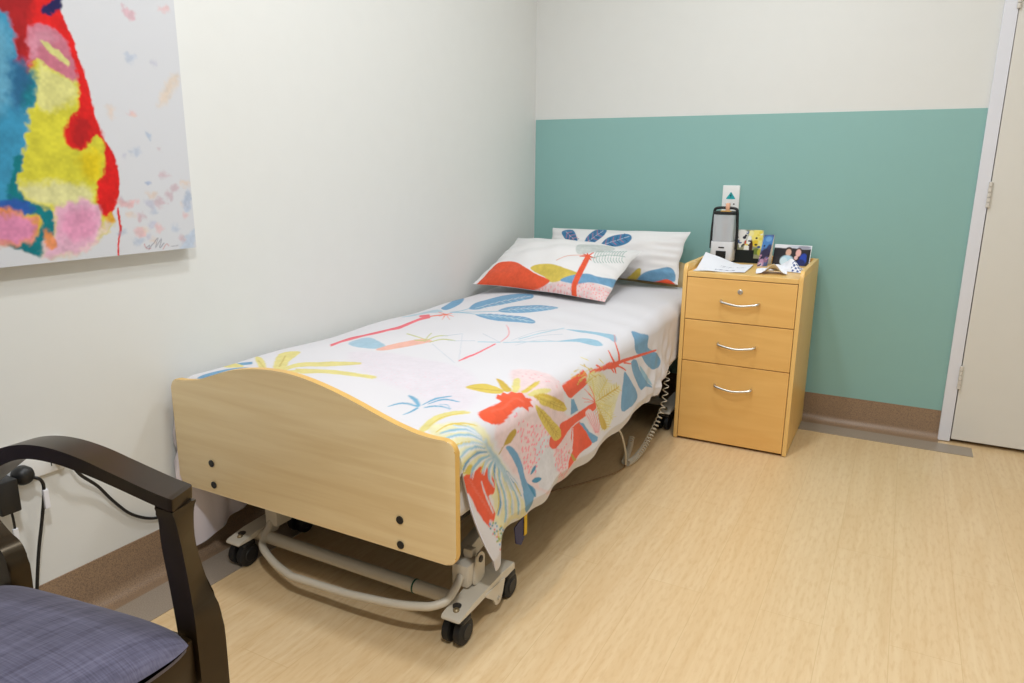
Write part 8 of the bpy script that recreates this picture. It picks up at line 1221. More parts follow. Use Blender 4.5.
def castor(x, y):
    w = obj('castor', lathe(bmesh.new(), [(0.006, 0.06), (0.011, 0.062), (0.011, 0.098), (0.006, 0.1)], (x, y, 0), 'z', 16), M['dark_metal'], bed, 40)
    for s in (-1, 1):
        bm = bmesh.new()
        lathe(bm, [(0.010, -0.011), (0.028, -0.011), (0.0335, -0.008), (0.0345, 0.0), (0.0335, 0.008), (0.028, 0.011), (0.010, 0.011)], (x + s * 0.0165, y, 0.0345), 'x', 28)
        o = obj('wheel', bm, M['rubber'], None, 40); o.parent = w; o.data.transform(Matrix.Translation(-bed.location))
        o = obj('hub', lathe(bmesh.new(), [(0.004, -0.001), (0.017, -0.001), (0.019, 0.0), (0.017, 0.002), (0.004, 0.002)], (x + s * 0.0285, y, 0.0345), 'x', 20), M['black'] , None, 40); o.parent = w; o.data.transform(Matrix.Translation(-bed.location))
    bm = bmesh.new(); box(bm, x - 0.030, x + 0.030, y - 0.022, y + 0.022, 0.058, 0.078, 0.008, 3)
    o = obj('hood', bm, M['black'], None, 40); o.parent = w; o.data.transform(Matrix.Translation(-bed.location))
    return w
XL, XR = 0.170, 0.902
for x in (XL, XR):
    for y in (-2.168, -1.940, -0.46, -0.20): castor(x - 0.006, y)
def leg_beam(x, y0, y1):
    bm = bmesh.new(); w = 0.027
    side = [(y0 - 0.036, 0.080), (y0 - 0.032, 0.088), (y0 + 0.03, 0.100), (y1 - 0.05, 0.108), (y1 + 0.02, 0.104), (y1 + 0.026, 0.082), (y1 - 0.02, 0.083), (y1 - 0.06, 0.086), (y0 + 0.10, 0.086), (y0 + 0.03, 0.083)]
    extrude_poly(bm, round_poly(side, 0.006, 3), 0, x - w, x + w, 0.004, 2)
    return obj('leg_beam', bm, M['cream_metal'], bed, 35)
for x in (XL, XR):
    for y0, y1 in ((-2.175, -1.955), (-0.46, -0.20)):
        b = leg_beam(x, y0, y1)
        obj('cap_screw', lathe(bmesh.new(), [(0.008, 0), (0.008, 0.005), (0.005, 0.008), (0.002, 0.008)], (x, y0 - 0.006, 0.0905), 'z', 16), M['brass'], bed, 40)
    # brake bracket hanging under the outer end of the beam
    sx = 1 if x > 0.5 else -1
    bm = bmesh.new(); extrude_poly(bm, round_poly([(-2.100, 0.092), (-1.990, 0.092), (-2.005, 0.056), (-2.016, 0.034), (-2.040, 0.034), (-2.052, 0.056)], 0.006, 3), 0, x + sx * 0.0242, x + sx * 0.030, 0.001, 1)
    br = obj('brake_bracket', bm, M['cream_metal'], bed, 35)
    obj('bracket_screw', lathe(bmesh.new(), [(0.006, 0), (0.006, 0.004), (0.003, 0.006)] if sx > 0 else [(0.006, 0), (0.006, -0.004), (0.003, -0.006)], (x + sx * 0.030, -2.028, 0.050), 'x', 14), M['steel'], bed, 40)
for y in (-2.125, -0.33):
    obj('cross_tube', tube(bmesh.new(), [(XL + 0.01, y, 0.079), (XR - 0.01, y, 0.079)], 0.0175, 20), M['cream_metal'], bed, 40)
bm = bmesh.new()
lathe(bm, [(0.0172, -0.002), (0.0188, -0.002), (0.0188, 0.002), (0.0172, 0.002)], (0.742, -2.125, 0.079), 'x', 20)
obj('cable_tie', bm, M['green'], bed, 40)
# foot pedal bar in front of the cross tube
pp = [(0.214, -2.085, 0.134), (0.217, -2.105, 0.118), (0.222, -2.140, 0.084), (0.232, -2.158, 0.072), (0.268, -2.180, 0.070), (0.330, -2.203, 0.063), (0.400, -2.222, 0.061), (0.430, -2.226, 0.063), (0.585, -2.226, 0.069), (0.625, -2.227, 0.073), (0.755, -2.224, 0.088), (0.825, -2.212, 0.097), (0.852, -2.200, 0.101), (0.872, -2.178, 0.108), (0.876, -2.145, 0.124), (0.868, -2.110, 0.134)]
obj('foot_pedal', tube(bmesh.new(), catmull(pp, 4), 0.0105, 16), M['cream_metal'], bed, 40)
for x, sx in ((0.222, 1), (0.868, -1)):
    bm = bmesh.new()
    box(bm, x - 0.024, x + 0.024, -2.112, -2.052, 0.108, 0.168, 0.006, 2)
    obj('pedal_housing', bm, M['cream_metal'], bed, 35)
    obj('socket_post', newbox(x - 0.013, x + 0.013, -2.074, -2.052, 0.1685, 0.192, 0.003, 2), M['cream_metal'], bed, 35)
    ex = x - sx * 0.0245
    bm = bmesh.new(); extrude_poly(bm, round_poly([(-2.095, 0.106), (-2.040, 0.106), (-2.038, 0.172), (-2.056, 0.188), (-2.078, 0.182)], 0.012, 4), 0, min(ex, ex - sx * 0.005), max(ex, ex - sx * 0.005), 0.001, 1)
    obj('pivot_plate', bm, M['cream_metal'], bed, 35)
    obj('pivot_bolt', lathe(bmesh.new(), [(0.009, 0), (0.009, -sx * 0.003), (0.005, -sx * 0.005)], (ex - sx * 0.005, -2.060, 0.168), 'x', 16), M['dark_metal'], bed, 40)
for x in (0.250, 0.832):                                   # lifting arms: foot pair rise towards the head, head pair towards the foot
    for ya, yb in ((-2.06, -1.55), (-0.40, -0.75)):
        bm = bmesh.new()
        s = 1 if yb > ya else -1
        side = [(ya, 0.118), (ya - s * 0.012, 0.160), (yb, 0.284), (yb + s * 0.02, 0.252)]
        extrude_poly(bm, round_poly(side, 0.008, 3), 0, x - 0.018, x + 0.018, 0.003, 2)
        obj('lift_arm', bm, M['cream_metal'], bed, 35)
obj('actuator', tube(bmesh.new(), [(0.49, -1.95, 0.20), (0.49, -1.45, 0.25)], 0.028, 18), M['black'], bed, 40)
obj('control_box', newbox(0.38, 0.60, -1.00, -0.72, 0.19, 0.285, 0.012, 3), M['black'], bed, 35)

# mattress
mt = obj('mattress', newbox(0.052, 0.930, -2.210, -0.075, 0.3345, 0.520, 0.035, 5), M['sheet'], None, 50)
tag(mt, 'white sheeted mattress under the tropical duvet, its corner showing behind the footboard', 'mattress')

# duvet
P0, S0, V0 = duvet_surface(46, 22, 300, 118, 670)
du = np.gradient(P0, axis=0); dv = np.gradient(P0, axis=1)
nr = np.cross(du, dv); nr /= np.linalg.norm(nr, axis=2, keepdims=True) + 1e-12
if nr[P0.shape[0] // 2, 300, 2] < 0: nr = -nr
col0 = print_inks(S0, V0, (212, 209, 212), ART['duvet'], 0.0006, 0.0030, 0.07)
idx = np.arange(P0.shape[0] * P0.shape[1]).reshape(P0.shape[:2])
def gridq(i): return np.stack([i[:-1, :-1], i[1:, :-1], i[1:, 1:], i[:-1, 1:]], -1).reshape(-1, 4)
ci, cj = np.r_[0:P0.shape[0]:4, P0.shape[0] - 1], np.r_[0:P0.shape[1]:4, P0.shape[1] - 1]
ci, cj = np.unique(ci), np.unique(cj)
Pb = P0[np.ix_(ci, cj)]; nb = nr[np.ix_(ci, cj)]
ei = np.minimum(np.arange(len(ci)), np.arange(len(ci))[::-1])[:, None]; ej = np.minimum(np.arange(len(cj)), np.arange(len(cj))[::-1])[None, :]
th = 0.0095 * np.clip(np.minimum(ei, ej) / 2.0, 0, 1)
Pb = Pb - nb * th[..., None]
ib = np.arange(Pb.shape[0] * Pb.shape[1]).reshape(Pb.shape[:2]) + idx.size
back = np.tile(lin((238, 228, 232)), (ib.size, 1))
duv = quad_mesh('duvet', np.concatenate([P0.reshape(-1, 3), Pb.reshape(-1, 3)]), np.concatenate([gridq(idx), gridq(ib)[:, ::-1]]), M['duvet'], None, np.concatenate([col0.reshape(-1, 3), back]))
tag(duv, 'white duvet printed with tropical palms in coral, blue and yellow, spread over the bed', 'duvet')

# pillows
def pillow(name, corners, T, n, m, art, sa, sb, label):
    F, A, B = pillow_surface(corners, T, n, m, 1)
    G, _, _ = pillow_surface(corners, T * 0.42, n, m, -1, 2.3)
    ink = print_inks(A * sa, B * sb, (226, 223, 222), art, 0.0006, 0.0010, 0.10)
    i1 = np.arange(n * m).reshape(n, m); i2 = i1 + n * m
    b = np.tile(lin((226, 223, 222)), (n * m, 1))
    o = quad_mesh(name, np.concatenate([F.reshape(-1, 3), G.reshape(-1, 3)]), np.concatenate([gridq(i1), gridq(i2)[:, ::-1]]), M['duvet'], None, np.concatenate([ink.reshape(-1, 3), b]))
    return tag(o, label, 'pillow', 'pillows on the bed')
pillow('pillow', PILLOW_FRONT, .088, 200, 160, ART['pillow_front'], .31, .20, 'front pillow lying slanted on the duvet, with orange hill and coral palm trunk')
pillow('pillow', PILLOW_REAR, .072, 200, 140, ART['pillow_rear'], .35, .17, 'rear pillow propped upright at the headboard, with three blue leaves along its top')

# navy tag under the duvet hem
t = thing('hanging_tag', 'small navy tag on a yellow strap hanging under the duvet near the footboard', 'tag', (0.905, -1.86, 0.20))
obj('strap', newbox(0.9108, 0.9138, -1.850, -1.834, 0.135, 0.320, 0.0008, 1), M['yellow'], t)
bm = bmesh.new(); extrude_poly(bm, round_poly([(-1.902, 0.182), (-1.836, 0.196), (-1.828, 0.140), (-1.862, 0.112), (-1.892, 0.130)], 0.005, 3), 0, 0.9074, 0.9104, 0.0006, 1)
obj('tag_plate', bm, M['navy'], t)

# handset coil cord
def helix(path, r, turns_per_m, wire, bm, n=12):
    pts = catmull(path, 30); L = 0; out = []
    for i in range(len(pts) - 1):
        seg = (pts[i + 1] - pts[i]); t = seg.normalized()
        up = Vector((1, 0, 0)) if abs(t.x) < 0.8 else Vector((0, 0, 1))
        u = t.cross(up).normalized(); w = t.cross(u)
        k = 10
        for j in range(k):
            l = L + seg.length * j / k; d = turns_per_m(i / len(pts)) if callable(turns_per_m) else turns_per_m
            helix.ph += seg.length / k * d * 2 * PI
            out.append(pts[i] + seg * j / k + u * r * math.cos(helix.ph) + w * r * math.sin(helix.ph))
        L += seg.length
    return tube(bm, out, wire, 6)
helix.ph = 0
cord = thing('coiled_cord', 'pale coiled handset cord dangling to the floor between bed and cabinet', 'cord', (0.92, -0.90, 0.0))
obj('coil', helix([(0.930, -0.590, 0.318), (0.937, -0.605, 0.26), (0.938, -0.655, 0.15), (0.925, -0.78, 0.06), (0.912, -0.88, 0.020), (0.900, -0.955, 0.017)], 0.0105, lambda t: 34 + 120 * max(0, t - 0.35), 0.0022, bmesh.new()), M['cream_cord'], cord, 60)
obj('coil', helix([(0.885, -0.945, 0.016), (0.868, -0.86, 0.018), (0.850, -0.78, 0.022), (0.842, -0.74, 0.045)], 0.0105, 95, 0.0022, bmesh.new()), M['cream_cord'], cord, 60)
obj('straight_lead', tube(bmesh.new(), catmull([(0.905, -1.16, 0.240), (0.928, -1.13, 0.205), (0.925, -1.06, 0.11), (0.905, -0.99, 0.03), (0.895, -0.955, 0.016)], 8), 0.004, 8), M['cream_cord'], cord, 60)
fc = obj('floor_cable', tube(bmesh.new(), catmull([(0.885, -0.93, 0.004), (0.893, -0.985, 0.004), (0.872, -1.06, 0.004), (0.80, -1.20, 0.004), (0.72, -1.33, 0.004)], 8), 0.0028, 8), mat('tan_cable', (150, 116, 76), 0.5), None, 60)
tag(fc, 'thin tan cable lying on the floor under the bed edge', 'cable')

# ---------------------------------------------------------------- bedside cabinet
CX0, CX1, CYF, CYB = 0.963, 1.425, -0.546, -0.038
cab = thing('bedside_cabinet', 'beech bedside cabinet with three drawers between bed and teal wall', 'cabinet', (1.19, -0.29, 0.0))
def side_outline():
    pts = [(CYF, 0.0035), (CYB, 0.0035), (CYB, 0.754), (CYF, 0.752)]
    return round_poly(pts, [0.0, 0.0, 0.03, 0.036], 8)
for x0, x1 in ((CX0, CX0 + 0.016), (CX1 - 0.016, CX1)):
    bm = bmesh.new(); extrude_poly(bm, side_outline(), 0, x0, x1, 0.0022, 2)
    o = obj('side_panel', bm, M['beechv'], cab, 35); o.data.materials.append(M['beechedge'])
    for p in o.data.polygons:
        if abs(p.normal.x) < 0.9: p.material_index = 1
xi0, xi1 = CX0 + 0.0165, CX1 - 0.0165
obj('top_board', newbox(xi0, xi1, CYF + 0.002, CYB - 0.017, 0.702, 0.722, 0.002, 2), M['beechedge'], cab)
obj('back_rail', newbox(xi0, xi1, CYB - 0.0165, CYB - 0.0005, 0.702, 0.752, 0.003, 2), M['beech'], cab)
obj('carcass', newbox(xi0, xi1, CYF + 0.022, CYB - 0.004, 0.012, 0.7015, 0.0), M['dark'], cab)
for z0, z1, hz in ((0.5275, 0.6995, 0.611), (0.3515, 0.5245, 0.435), (0.0105, 0.3485, 0.2585)):
    f = obj('drawer', newbox(xi0 + 0.0015, xi1 - 0.0015, CYF + 0.001, CYF + 0.019, z0, z1, 0.0015, 2), M['beech'], cab)
    pts = [(1.124, CYF + 0.001, hz + 0.003), (1.125, CYF - 0.014, hz + 0.002), (1.14, CYF - 0.021, hz - 0.002), (1.197, CYF - 0.027, hz - 0.009), (1.254, CYF - 0.021, hz - 0.002), (1.269, CYF - 0.014, hz + 0.002), (1.270, CYF + 0.001, hz + 0.003)]
    h = obj('handle', tube(bmesh.new(), catmull(pts, 6), 0.0048, 10), M['steel'], None, 40); h.parent = f; h.data.transform(Matrix.Translation(-cab.location))
    if z0 > 0.5:
        bm = bmesh.new(); lathe(bm, [(0.010, 0.0), (0.010, -0.003), (0.0075, -0.0045), (0.0075, -0.003), (0.004, -0.003), (0.004, -0.0052), (0.001, -0.0052)], (1.195, CYF + 0.001, 0.655), 'y', 20)
        l = obj('lock', bm, M['steel'], None, 40); l.parent = f; l.data.transform(Matrix.Translation(-cab.location))
for x in (CX0 + 0.05, CX1 - 0.05):
    for y in (CYF + 0.06, CYB - 0.15): obj('glide', lathe(bmesh.new(), [(0.014, 0.0026), (0.016, 0.004), (0.016, 0.0118)], (x, y, 0), 'z', 14), M['black'], cab)

# wall plate
wp = thing('wall_plate', 'white blank wall plate with a teal triangle warning sticker on the teal panel', 'wall plate', (1.018, -0.004, 1.0))
bm = bmesh.new(); box(bm, 0.980, 1.057, -0.014, -0.0041, 0.940, 1.058, 0.003, 3)
obj('plate', bm, M['white_plastic'], wp, 35)
bm = bmesh.new(); extrude_poly(bm, round_poly([(0.996, 0.9965), (1.041, 0.9965), (1.0185, 1.030)], 0.003, 3), 1, -0.0146, -0.0141)
st = obj('warning_sticker', bm, mat('teal_sticker', (26, 166, 172), 0.4), wp)
bm = bmesh.new(); extrude_poly(bm, [(1.0195, 1.022), (1.0140, 1.011), (1.0180, 1.011), (1.0150, 1.001), (1.0225, 1.0135), (1.0185, 1.0135), (1.0225, 1.022)], 1, -0.0150, -0.0147)
b = obj('lightning_bolt', bm, M['black'], None); b.parent = st; b.data.transform(Matrix.Translation(-wp.location))
for x in (1.000, 1.035):
    obj('screw', lathe(bmesh.new(), [(0.0035, 0), (0.0035, -0.001), (0.002, -0.0016)], (x, -0.0139, 0.974), 'y', 14), M['dark_metal'] if x > 1.01 else M['steel'], wp, 40)

# ---------------------------------------------------------------- things on the cabinet
TZ = 0.7222
lan = thing('camping_lantern', 'black framed battery lantern with clear chimney standing at the left of the cabinet top', 'lantern', (1.032, -0.155, TZ))
lx, ly = 1.032, -0.155
def rrect(w, dpt, r, z): return [(lx + x, ly + y) for x, y in round_poly([(-w, -dpt), (w, -dpt), (w, dpt), (-w, dpt)], r, 6)]
bm = bmesh.new(); extrude_poly(bm, rrect(0.046, 0.040, 0.016, 0), 2, TZ, TZ + 0.010, 0.002, 2); obj('base', bm, M['black'], lan, 35)
bm = bmesh.new(); extrude_poly(bm, rrect(0.049, 0.043, 0.018, 0), 2, TZ + 0.0101, TZ + 0.094, 0.004, 3); obj('battery_housing', bm, mat('pale_grey_plastic', (222, 221, 222), 0.4), lan, 35)
obj('switch_panel', newbox(1.010, 1.054, ly - 0.0455, ly - 0.0432, TZ + 0.008, TZ + 0.054, 0.001, 1), M['black'], lan)
obj('nameplate', newbox(1.020, 1.045, ly - 0.0445, ly - 0.0432, TZ + 0.066, TZ + 0.072, 0.0005, 1), M['dark_metal'], lan)
bm = bmesh.new()
oc = rrect(0.046, 0.040, 0.018, 0)
n = len(oc); A = [bm.verts.new((x, y, TZ + 0.0945)) for x, y in oc]; B = [bm.verts.new((x, y, TZ + 0.212)) for x, y in oc]
for i in range(n): bm.faces.new((A[i], A[(i + 1) % n], B[(i + 1) % n], B[i]))
obj('chimney', bm, M['clear'], lan, 35)
obj('light_tube', tube(bmesh.new(), [(lx, ly, TZ + 0.095), (lx, ly, TZ + 0.205)], 0.0125, 16), mat('frosted_tube', (190, 170, 150), 0.4), lan, 40)
for sx in (-1, 1):
    obj('guard_rod', tube(bmesh.new(), [(lx + sx * 0.030, ly - 0.030, TZ + 0.0945), (lx + sx * 0.030, ly - 0.030, TZ + 0.211)], 0.002, 8), M['steel'], lan, 40)
bm = bmesh.new(); extrude_poly(bm, rrect(0.048, 0.042, 0.018, 0), 2, TZ + 0.2125, TZ + 0.226, 0.003, 2); obj('lid', bm, M['black'], lan, 35)
fr = [(lx - 0.0555, ly, TZ + 0.060), (lx - 0.0555, ly, TZ + 0.13), (lx - 0.0525, ly, TZ + 0.19), (lx - 0.050, ly, TZ + 0.225), (lx - 0.043, ly, TZ + 0.237), (lx - 0.02, ly, TZ + 0.241), (lx + 0.02, ly, TZ + 0.241), (lx + 0.043, ly, TZ + 0.237), (lx + 0.050, ly, TZ + 0.225), (lx + 0.0525, ly, TZ + 0.19), (lx + 0.0555, ly, TZ + 0.13), (lx + 0.0555, ly, TZ + 0.060)]
obj('bail_handle', tube(bmesh.new(), catmull(fr, 6), 0.0062, 10), M['black'], lan, 40)
bm = bmesh.new(); box(bm, lx - 0.001, lx + 0.017, ly - 0.010, ly + 0.008, TZ + 0.2265, TZ + 0.262, 0.004, 2); obj('hook', bm, mat('peach_plastic', (232, 178, 146), 0.45), lan, 35)
bm = bmesh.new(); box(bm, lx - 0.014, lx + 0.030, ly - 0.044, ly - 0.020, TZ + 0.2262, TZ + 0.2302, 0.001, 1); obj('lid_ring', bm, mat('amber_ring', (214, 170, 90), 0.4), lan, 35)

def printed_sheet(name, P, ink, m, parent=None, thick=0.0012):
    """thin sheet with a front and a back face from a grid of points"""
    n, k = P.shape[:2]
    du = np.gradient(P, axis=0); dv = np.gradient(P, axis=1); nn = np.cross(du, dv); nn /= np.linalg.norm(nn, axis=2, keepdims=True) + 1e-12
    Q = P - nn * thick
    i1 = np.arange(n * k).reshape(n, k); i2 = i1 + n * k
    rim = []
    for a in (i1[0], i1[-1], i1[:, 0], i1[:, -1]):
        for p, q in zip(a[:-1], a[1:]): rim.append((p, q, q + n * k, p + n * k))
    c = np.concatenate([ink.reshape(-1, 3), np.tile(lin((232, 232, 232)), (n * k, 1))])
    return quad_mesh(name, np.concatenate([P.reshape(-1, 3), Q.reshape(-1, 3)]), np.concatenate([gridq(i1), gridq(i2)[:, ::-1], np.array(rim)]), m, parent, c, smooth=False)

def blobs(U, W, base, items):
    """soft-edged patches of colour: (colour, u, w, ru, rw)"""
    col = np.tile(lin(base), U.shape + (1,))
    for c, u, w, ru, rw in items:
        d = np.maximum(np.abs(U - u) / ru, np.abs(W - w) / rw) if ru < 0 else np.sqrt(((U - u) / ru) ** 2 + ((W - w) / rw) ** 2)
        t = np.clip((1.15 - d) / 0.3, 0, 1)[..., None]
        col = col * (1 - t) + lin(c) * t
    return col
def uw(n, k):
    U = np.linspace(0, 1, n)[:, None] + np.zeros((1, k)); W = np.linspace(0, 1, k)[None, :] + np.zeros((n, 1)); return U, W

# patterned gift card standing folded
U, W = uw(60, 66)
items = [((236, 232, 226), .2, .82, .22, .2), ((244, 226, 120), .8, .8, .25, .25), ((232, 200, 60), .75, .6, .14, .10), ((240, 240, 238), .5, .55, .10, .30), ((244, 232, 160), .55, .9, .1, .09), ((240, 226, 140), .95, .55, .12, .2), ((110, 130, 60), .80, .36, .14, .10), ((196, 190, 70), .93, .34, .09, .10), ((236, 234, 224), .40, .42, .08, .16), ((200, 60, 50), .36, .62, .03, .06), ((70, 40, 30), .58, .5, .07, .20), ((240, 236, 226), .18, .62, .12, .1)]
r2 = random.Random(4)
for k in range(24): items.append((((30, 34, 50), (58, 88, 140), (60, 50, 44), (240, 238, 230), (236, 214, 90))[k % 5], r2.random(), 0.45 + 0.5 * r2.random(), .03 + .05 * r2.random(), .02 + .03 * r2.random()))
gc = blobs(U, W, (150, 150, 120), items)
lowm = (W < 0.40) & (U < 0.72) | (W < 0.14)
gc[lowm] = lin((22, 26, 24))
gift = thing('greeting_card', 'folded card with yellow, white and black picture beside the lantern', 'card', (1.13, -0.13, TZ), 'cards standing on the cabinet')
x0, x1, zc = 1.080, 1.192, 0.145
Pf = np.stack([x0 + (x1 - x0) * U, -0.140 + 0.012 * U + 0.022 * W, TZ + 0.0006 + zc * W], -1)
printed_sheet('front_leaf', Pf, gc, M['card'], gift)
Pk = np.stack([x0 + (x1 - x0) * U, -0.073 + 0.004 * U - 0.0435 * W + 0.010 * U * W, TZ + 0.0006 + zc * W], -1)
printed_sheet('back_leaf', Pk[::-1], 0 * gc + lin((34, 36, 34)), M['card'], gift)
# slim blue and pink card
U, W = uw(24, 60)
it = [((86, 140, 204), .5, .72, .7, .26), ((120, 170, 220), .55, .86, .3, .08), ((60, 70, 110), .8, .5, .3, .2), ((60, 56, 84), .5, .35, .5, .22), ((190, 150, 186), .3, .10, .3, .14), ((226, 206, 222), .25, .05, .2, .08), ((150, 110, 140), .7, .2, .2, .1)]
for k in range(22): it.append((((40, 40, 70), (196, 150, 180), (90, 110, 160), (70, 60, 60))[k % 4], r2.random(), r2.random() * .65, .10, .03))
sc = blobs(U, W, (90, 100, 140), it)
slim = thing('picture_card', 'narrow blue and mauve picture card leaning upright, second from the lantern', 'card', (1.215, -0.20, TZ), 'cards standing on the cabinet')
Ps = np.stack([1.198 + 0.036 * U + 0.012 * W, -0.235 + 0.030 * U + 0.05 * W, TZ + 0.0006 + 0.132 * W], -1)
printed_sheet('front_leaf', Ps, sc, M['card'], slim)
Ps2 = np.stack([1.198 + 0.036 * U + 0.012 * W, -0.130 + 0.030 * U - 0.052 * W, TZ + 0.0006 + 0.132 * W], -1)
printed_sheet('back_leaf', Ps2[::-1], 0 * sc + lin((80, 90, 120)), M['card'], slim)
# photograph of two people
U, W = uw(90, 54)
it = [((226, 224, 228), .2, .98, .5, .16), ((196, 198, 210), .78, .98, .4, .17), ((150, 150, 164), .80, .90, .16, .08), ((30, 26, 30), .13, .60, .16, .22), ((52, 40, 36), .40, .76, .09, .13), ((216, 172, 150), .40, .62, .075, .17), ((60, 44, 40), .67, .74, .08, .13), ((228, 176, 168), .665, .62, .07, .18), ((176, 208, 226), .38, .26, .17, .22), ((206, 226, 236), .30, .18, .1, .2), ((30, 62, 164), .82, .34, .10, .26), ((24, 36, 96), .76, .12, .12, .2), ((228, 184, 176), .62, .38, .05, .10), ((24, 20, 22), .95, .45, .05, .3)]
pc = blobs(U, W, (40, 34, 36), it)
pc[(U > 0.985) | (W > 0.97)] = lin((232, 232, 232))
Pp = np.stack([1.240 + 0.154 * U, -0.118 + 0.0 * U + 0.052 * W, TZ + 0.0008 + 0.084 * W], -1)
ph = printed_sheet('photo_print', Pp, pc, M['card'])
tag(ph, 'landscape photo print of two people leaning at the right back of the cabinet top', 'photograph')
# papers
def paper(name, o, a, b, n, m, hfun, ink, label, parent=None):
    U, W = uw(n, m)
    P = np.array(o)[None, None] + np.array(a)[None, None] * U[..., None] + np.array(b)[None, None] * W[..., None]
    P[..., 2] += hfun(U, W)
    return tag(printed_sheet(name, P, ink(U, W), M['paper'], None, 0.0006), label, 'paper', 'papers on the cabinet top')
def text_ink(lines):
    def f(U, W):
        c = np.tile(lin((238, 238, 244)), U.shape + (1,))
        for u0, u1, w0, w1, k in lines:
            m = (U > u0) & (U < u1) & (W > w0) & (W < w1) & (np.sin(U * 160) > -0.5)
            c[m] = lin(k)
        return c
    return f
paper('paper_sheet', (0.994, -0.520, TZ + 0.0010), (0.200, 0.035, 0), (-0.012, 0.255, 0), 60, 60, lambda U, W: 0.003 * np.sin(5 * U) ** 2 + 0.050 * np.clip(1 - U * 1.25, 0, 1) ** 1.3 * np.clip((W - 0.25) / .75, 0, 1) ** 1.15 + 0.006 * np.clip(W - .6, 0, 1), text_ink([(.38, .78, .20, .27, (120, 124, 150)), (.44, .68, .52, .57, (190, 190, 200)), (.44, .62, .44, .47, (196, 196, 206)), (.74, .94, .56, .62, (170, 172, 186))]), 'white printed letter sheet with a curled corner in front of the lantern')
paper('paper_sheet', (1.238, -0.490, TZ + 0.0012), (0.114, 0.030, 0), (-0.016, 0.105, 0), 56, 56, lambda U, W: 0.003 + 0.030 * np.exp(-((U - .55) / .22) ** 2) * np.clip(1.0 - W, 0, 1) + 0.010 * np.sin(4 * W + 3 * U) ** 2, text_ink([(.1, .3, .7, .74, (190, 190, 205))]), 'white leaflet with an arched front edge at the middle of the cabinet top')
def napkin_ink(U, W):
    c = np.tile(lin((236, 236, 242)), U.shape + (1,))
    m = (np.sin(U * 46) * np.sin(W * 40) > 0.2) & (U > 0.66)
    c[m] = lin((70, 92, 146)); return c
U, W = uw(60, 50)
hump = np.sin(PI * np.clip(U, 0, 1)) ** 0.7 * np.sin(PI * np.clip(W, 0, 1)) ** 0.7
Pn = np.stack([1.258 + 0.140 * U + 0.008 * W, -0.350 + 0.095 * W + 0.014 * np.sin(5 * U), TZ + 0.002 + hump * (0.034 + 0.010 * np.sin(9 * U + 5 * W) + 0.008 * vnoise(U, W, 0.16, 8))], -1)
nk = printed_sheet('napkin', Pn, napkin_ink(U, W), M['paper'], None, 0.001)
tag(nk, 'crumpled white napkin with a blue patterned end in front of the photo print', 'napkin')

# ---------------------------------------------------------------- power outlet and leads on the left wall
po = thing('power_outlet', 'wide white power outlet plate on the left wall behind the chair arm', 'outlet', (0.0, -2.64, 0.445))
obj('plate', newbox(0.0006, 0.011, -2.760, -2.536, 0.405, 0.486, 0.003, 3), M['white_plastic'], po, 35)
for y in (-2.735, -2.588):
    obj('rocker_switch', newbox(0.0112, 0.015, y - 0.008, y + 0.008, 0.457, 0.476, 0.0015, 2), M['white_plastic'], po, 35)
bm = bmesh.new()
for dy, dz, an in ((-0.008, 0.012, 0.5), (0.008, 0.012, -0.5), (0.0, -0.010, 0)):
    r = bmesh.ops.create_cube(bm, size=1.0)
    bmesh.ops.transform(bm, matrix=Matrix.Translation((0.0112, -2.572 + dy, 0.436 + dz)) @ Matrix.Rotation(an, 4, 'X') @ Matrix.Diagonal((0.0006, 0.0022, 0.009, 1)), verts=r['verts'])
obj('socket_slots', bm, M['black'], po)
pc1 = thing('plug_lead', 'black cord with round plug and white label in the left wall outlet', 'cord', (0.03, -2.648, 0.43), 'black leads at the left wall outlet')
bm = bmesh.new(); lathe(bm, [(0.010, 0.0155), (0.0185, 0.017), (0.022, 0.026), (0.022, 0.040), (0.018, 0.049), (0.008, 0.054)], (0, -2.648, 0.432), 'x', 24); obj('plug', bm, M['black'], pc1, 40)
obj('cable', tube(bmesh.new(), catmull([(0.043, -2.634, 0.424), (0.047, -2.619, 0.412), (0.045, -2.614, 0.385), (0.037, -2.622, 0.32), (0.028, -2.640, 0.22), (0.030, -2.66, 0.10), (0.07, -2.68, 0.008), (0.20, -2.70, 0.0065)], 8), 0.0038, 10), M['black'], pc1, 40)
bm = bmesh.new(); box(bm, 0.0405, 0.0502, -2.6185, -2.6065, 0.338, 0.386, 0.002, 2); obj('label_flag', bm, mat('white_label', (230, 230, 236), 0.5), pc1)
pc2 = thing('plug_lead', 'black cord with boxy adaptor at the left edge, below the wall outlet', 'cord', (0.03, -2.69, 0.43), 'black leads at the left wall outlet')
obj('adaptor', newbox(0.0115, 0.060, -2.715, -2.672, 0.362, 0.440, 0.004, 2), M['black'], pc2, 35)
obj('cable', tube(bmesh.new(), catmull([(0.035, -2.684, 0.3615), (0.034, -2.682, 0.31), (0.030, -2.690, 0.20), (0.040, -2.71, 0.06), (0.08, -2.72, 0.0065), (0.16, -2.74, 0.0065)], 8), 0.0028, 8), M['black'], pc2, 40)
obj('label_flag', newbox(0.0305, 0.0378, -2.688, -2.676, 0.285, 0.315, 0.002, 2), mat('white_label_small', (226, 226, 230), 0.5), pc2)
pc3 = thing('plug_lead', 'black cord drooping along the left wall from outlet towards the bed', 'cord', (0.03, -2.55, 0.44), 'black leads at the left wall outlet')
bm = bmesh.new(); box(bm, 0.0115, 0.034, -2.566, -2.542, 0.424, 0.458, 0.004, 2); obj('plug', bm, M['black'], pc3, 35)
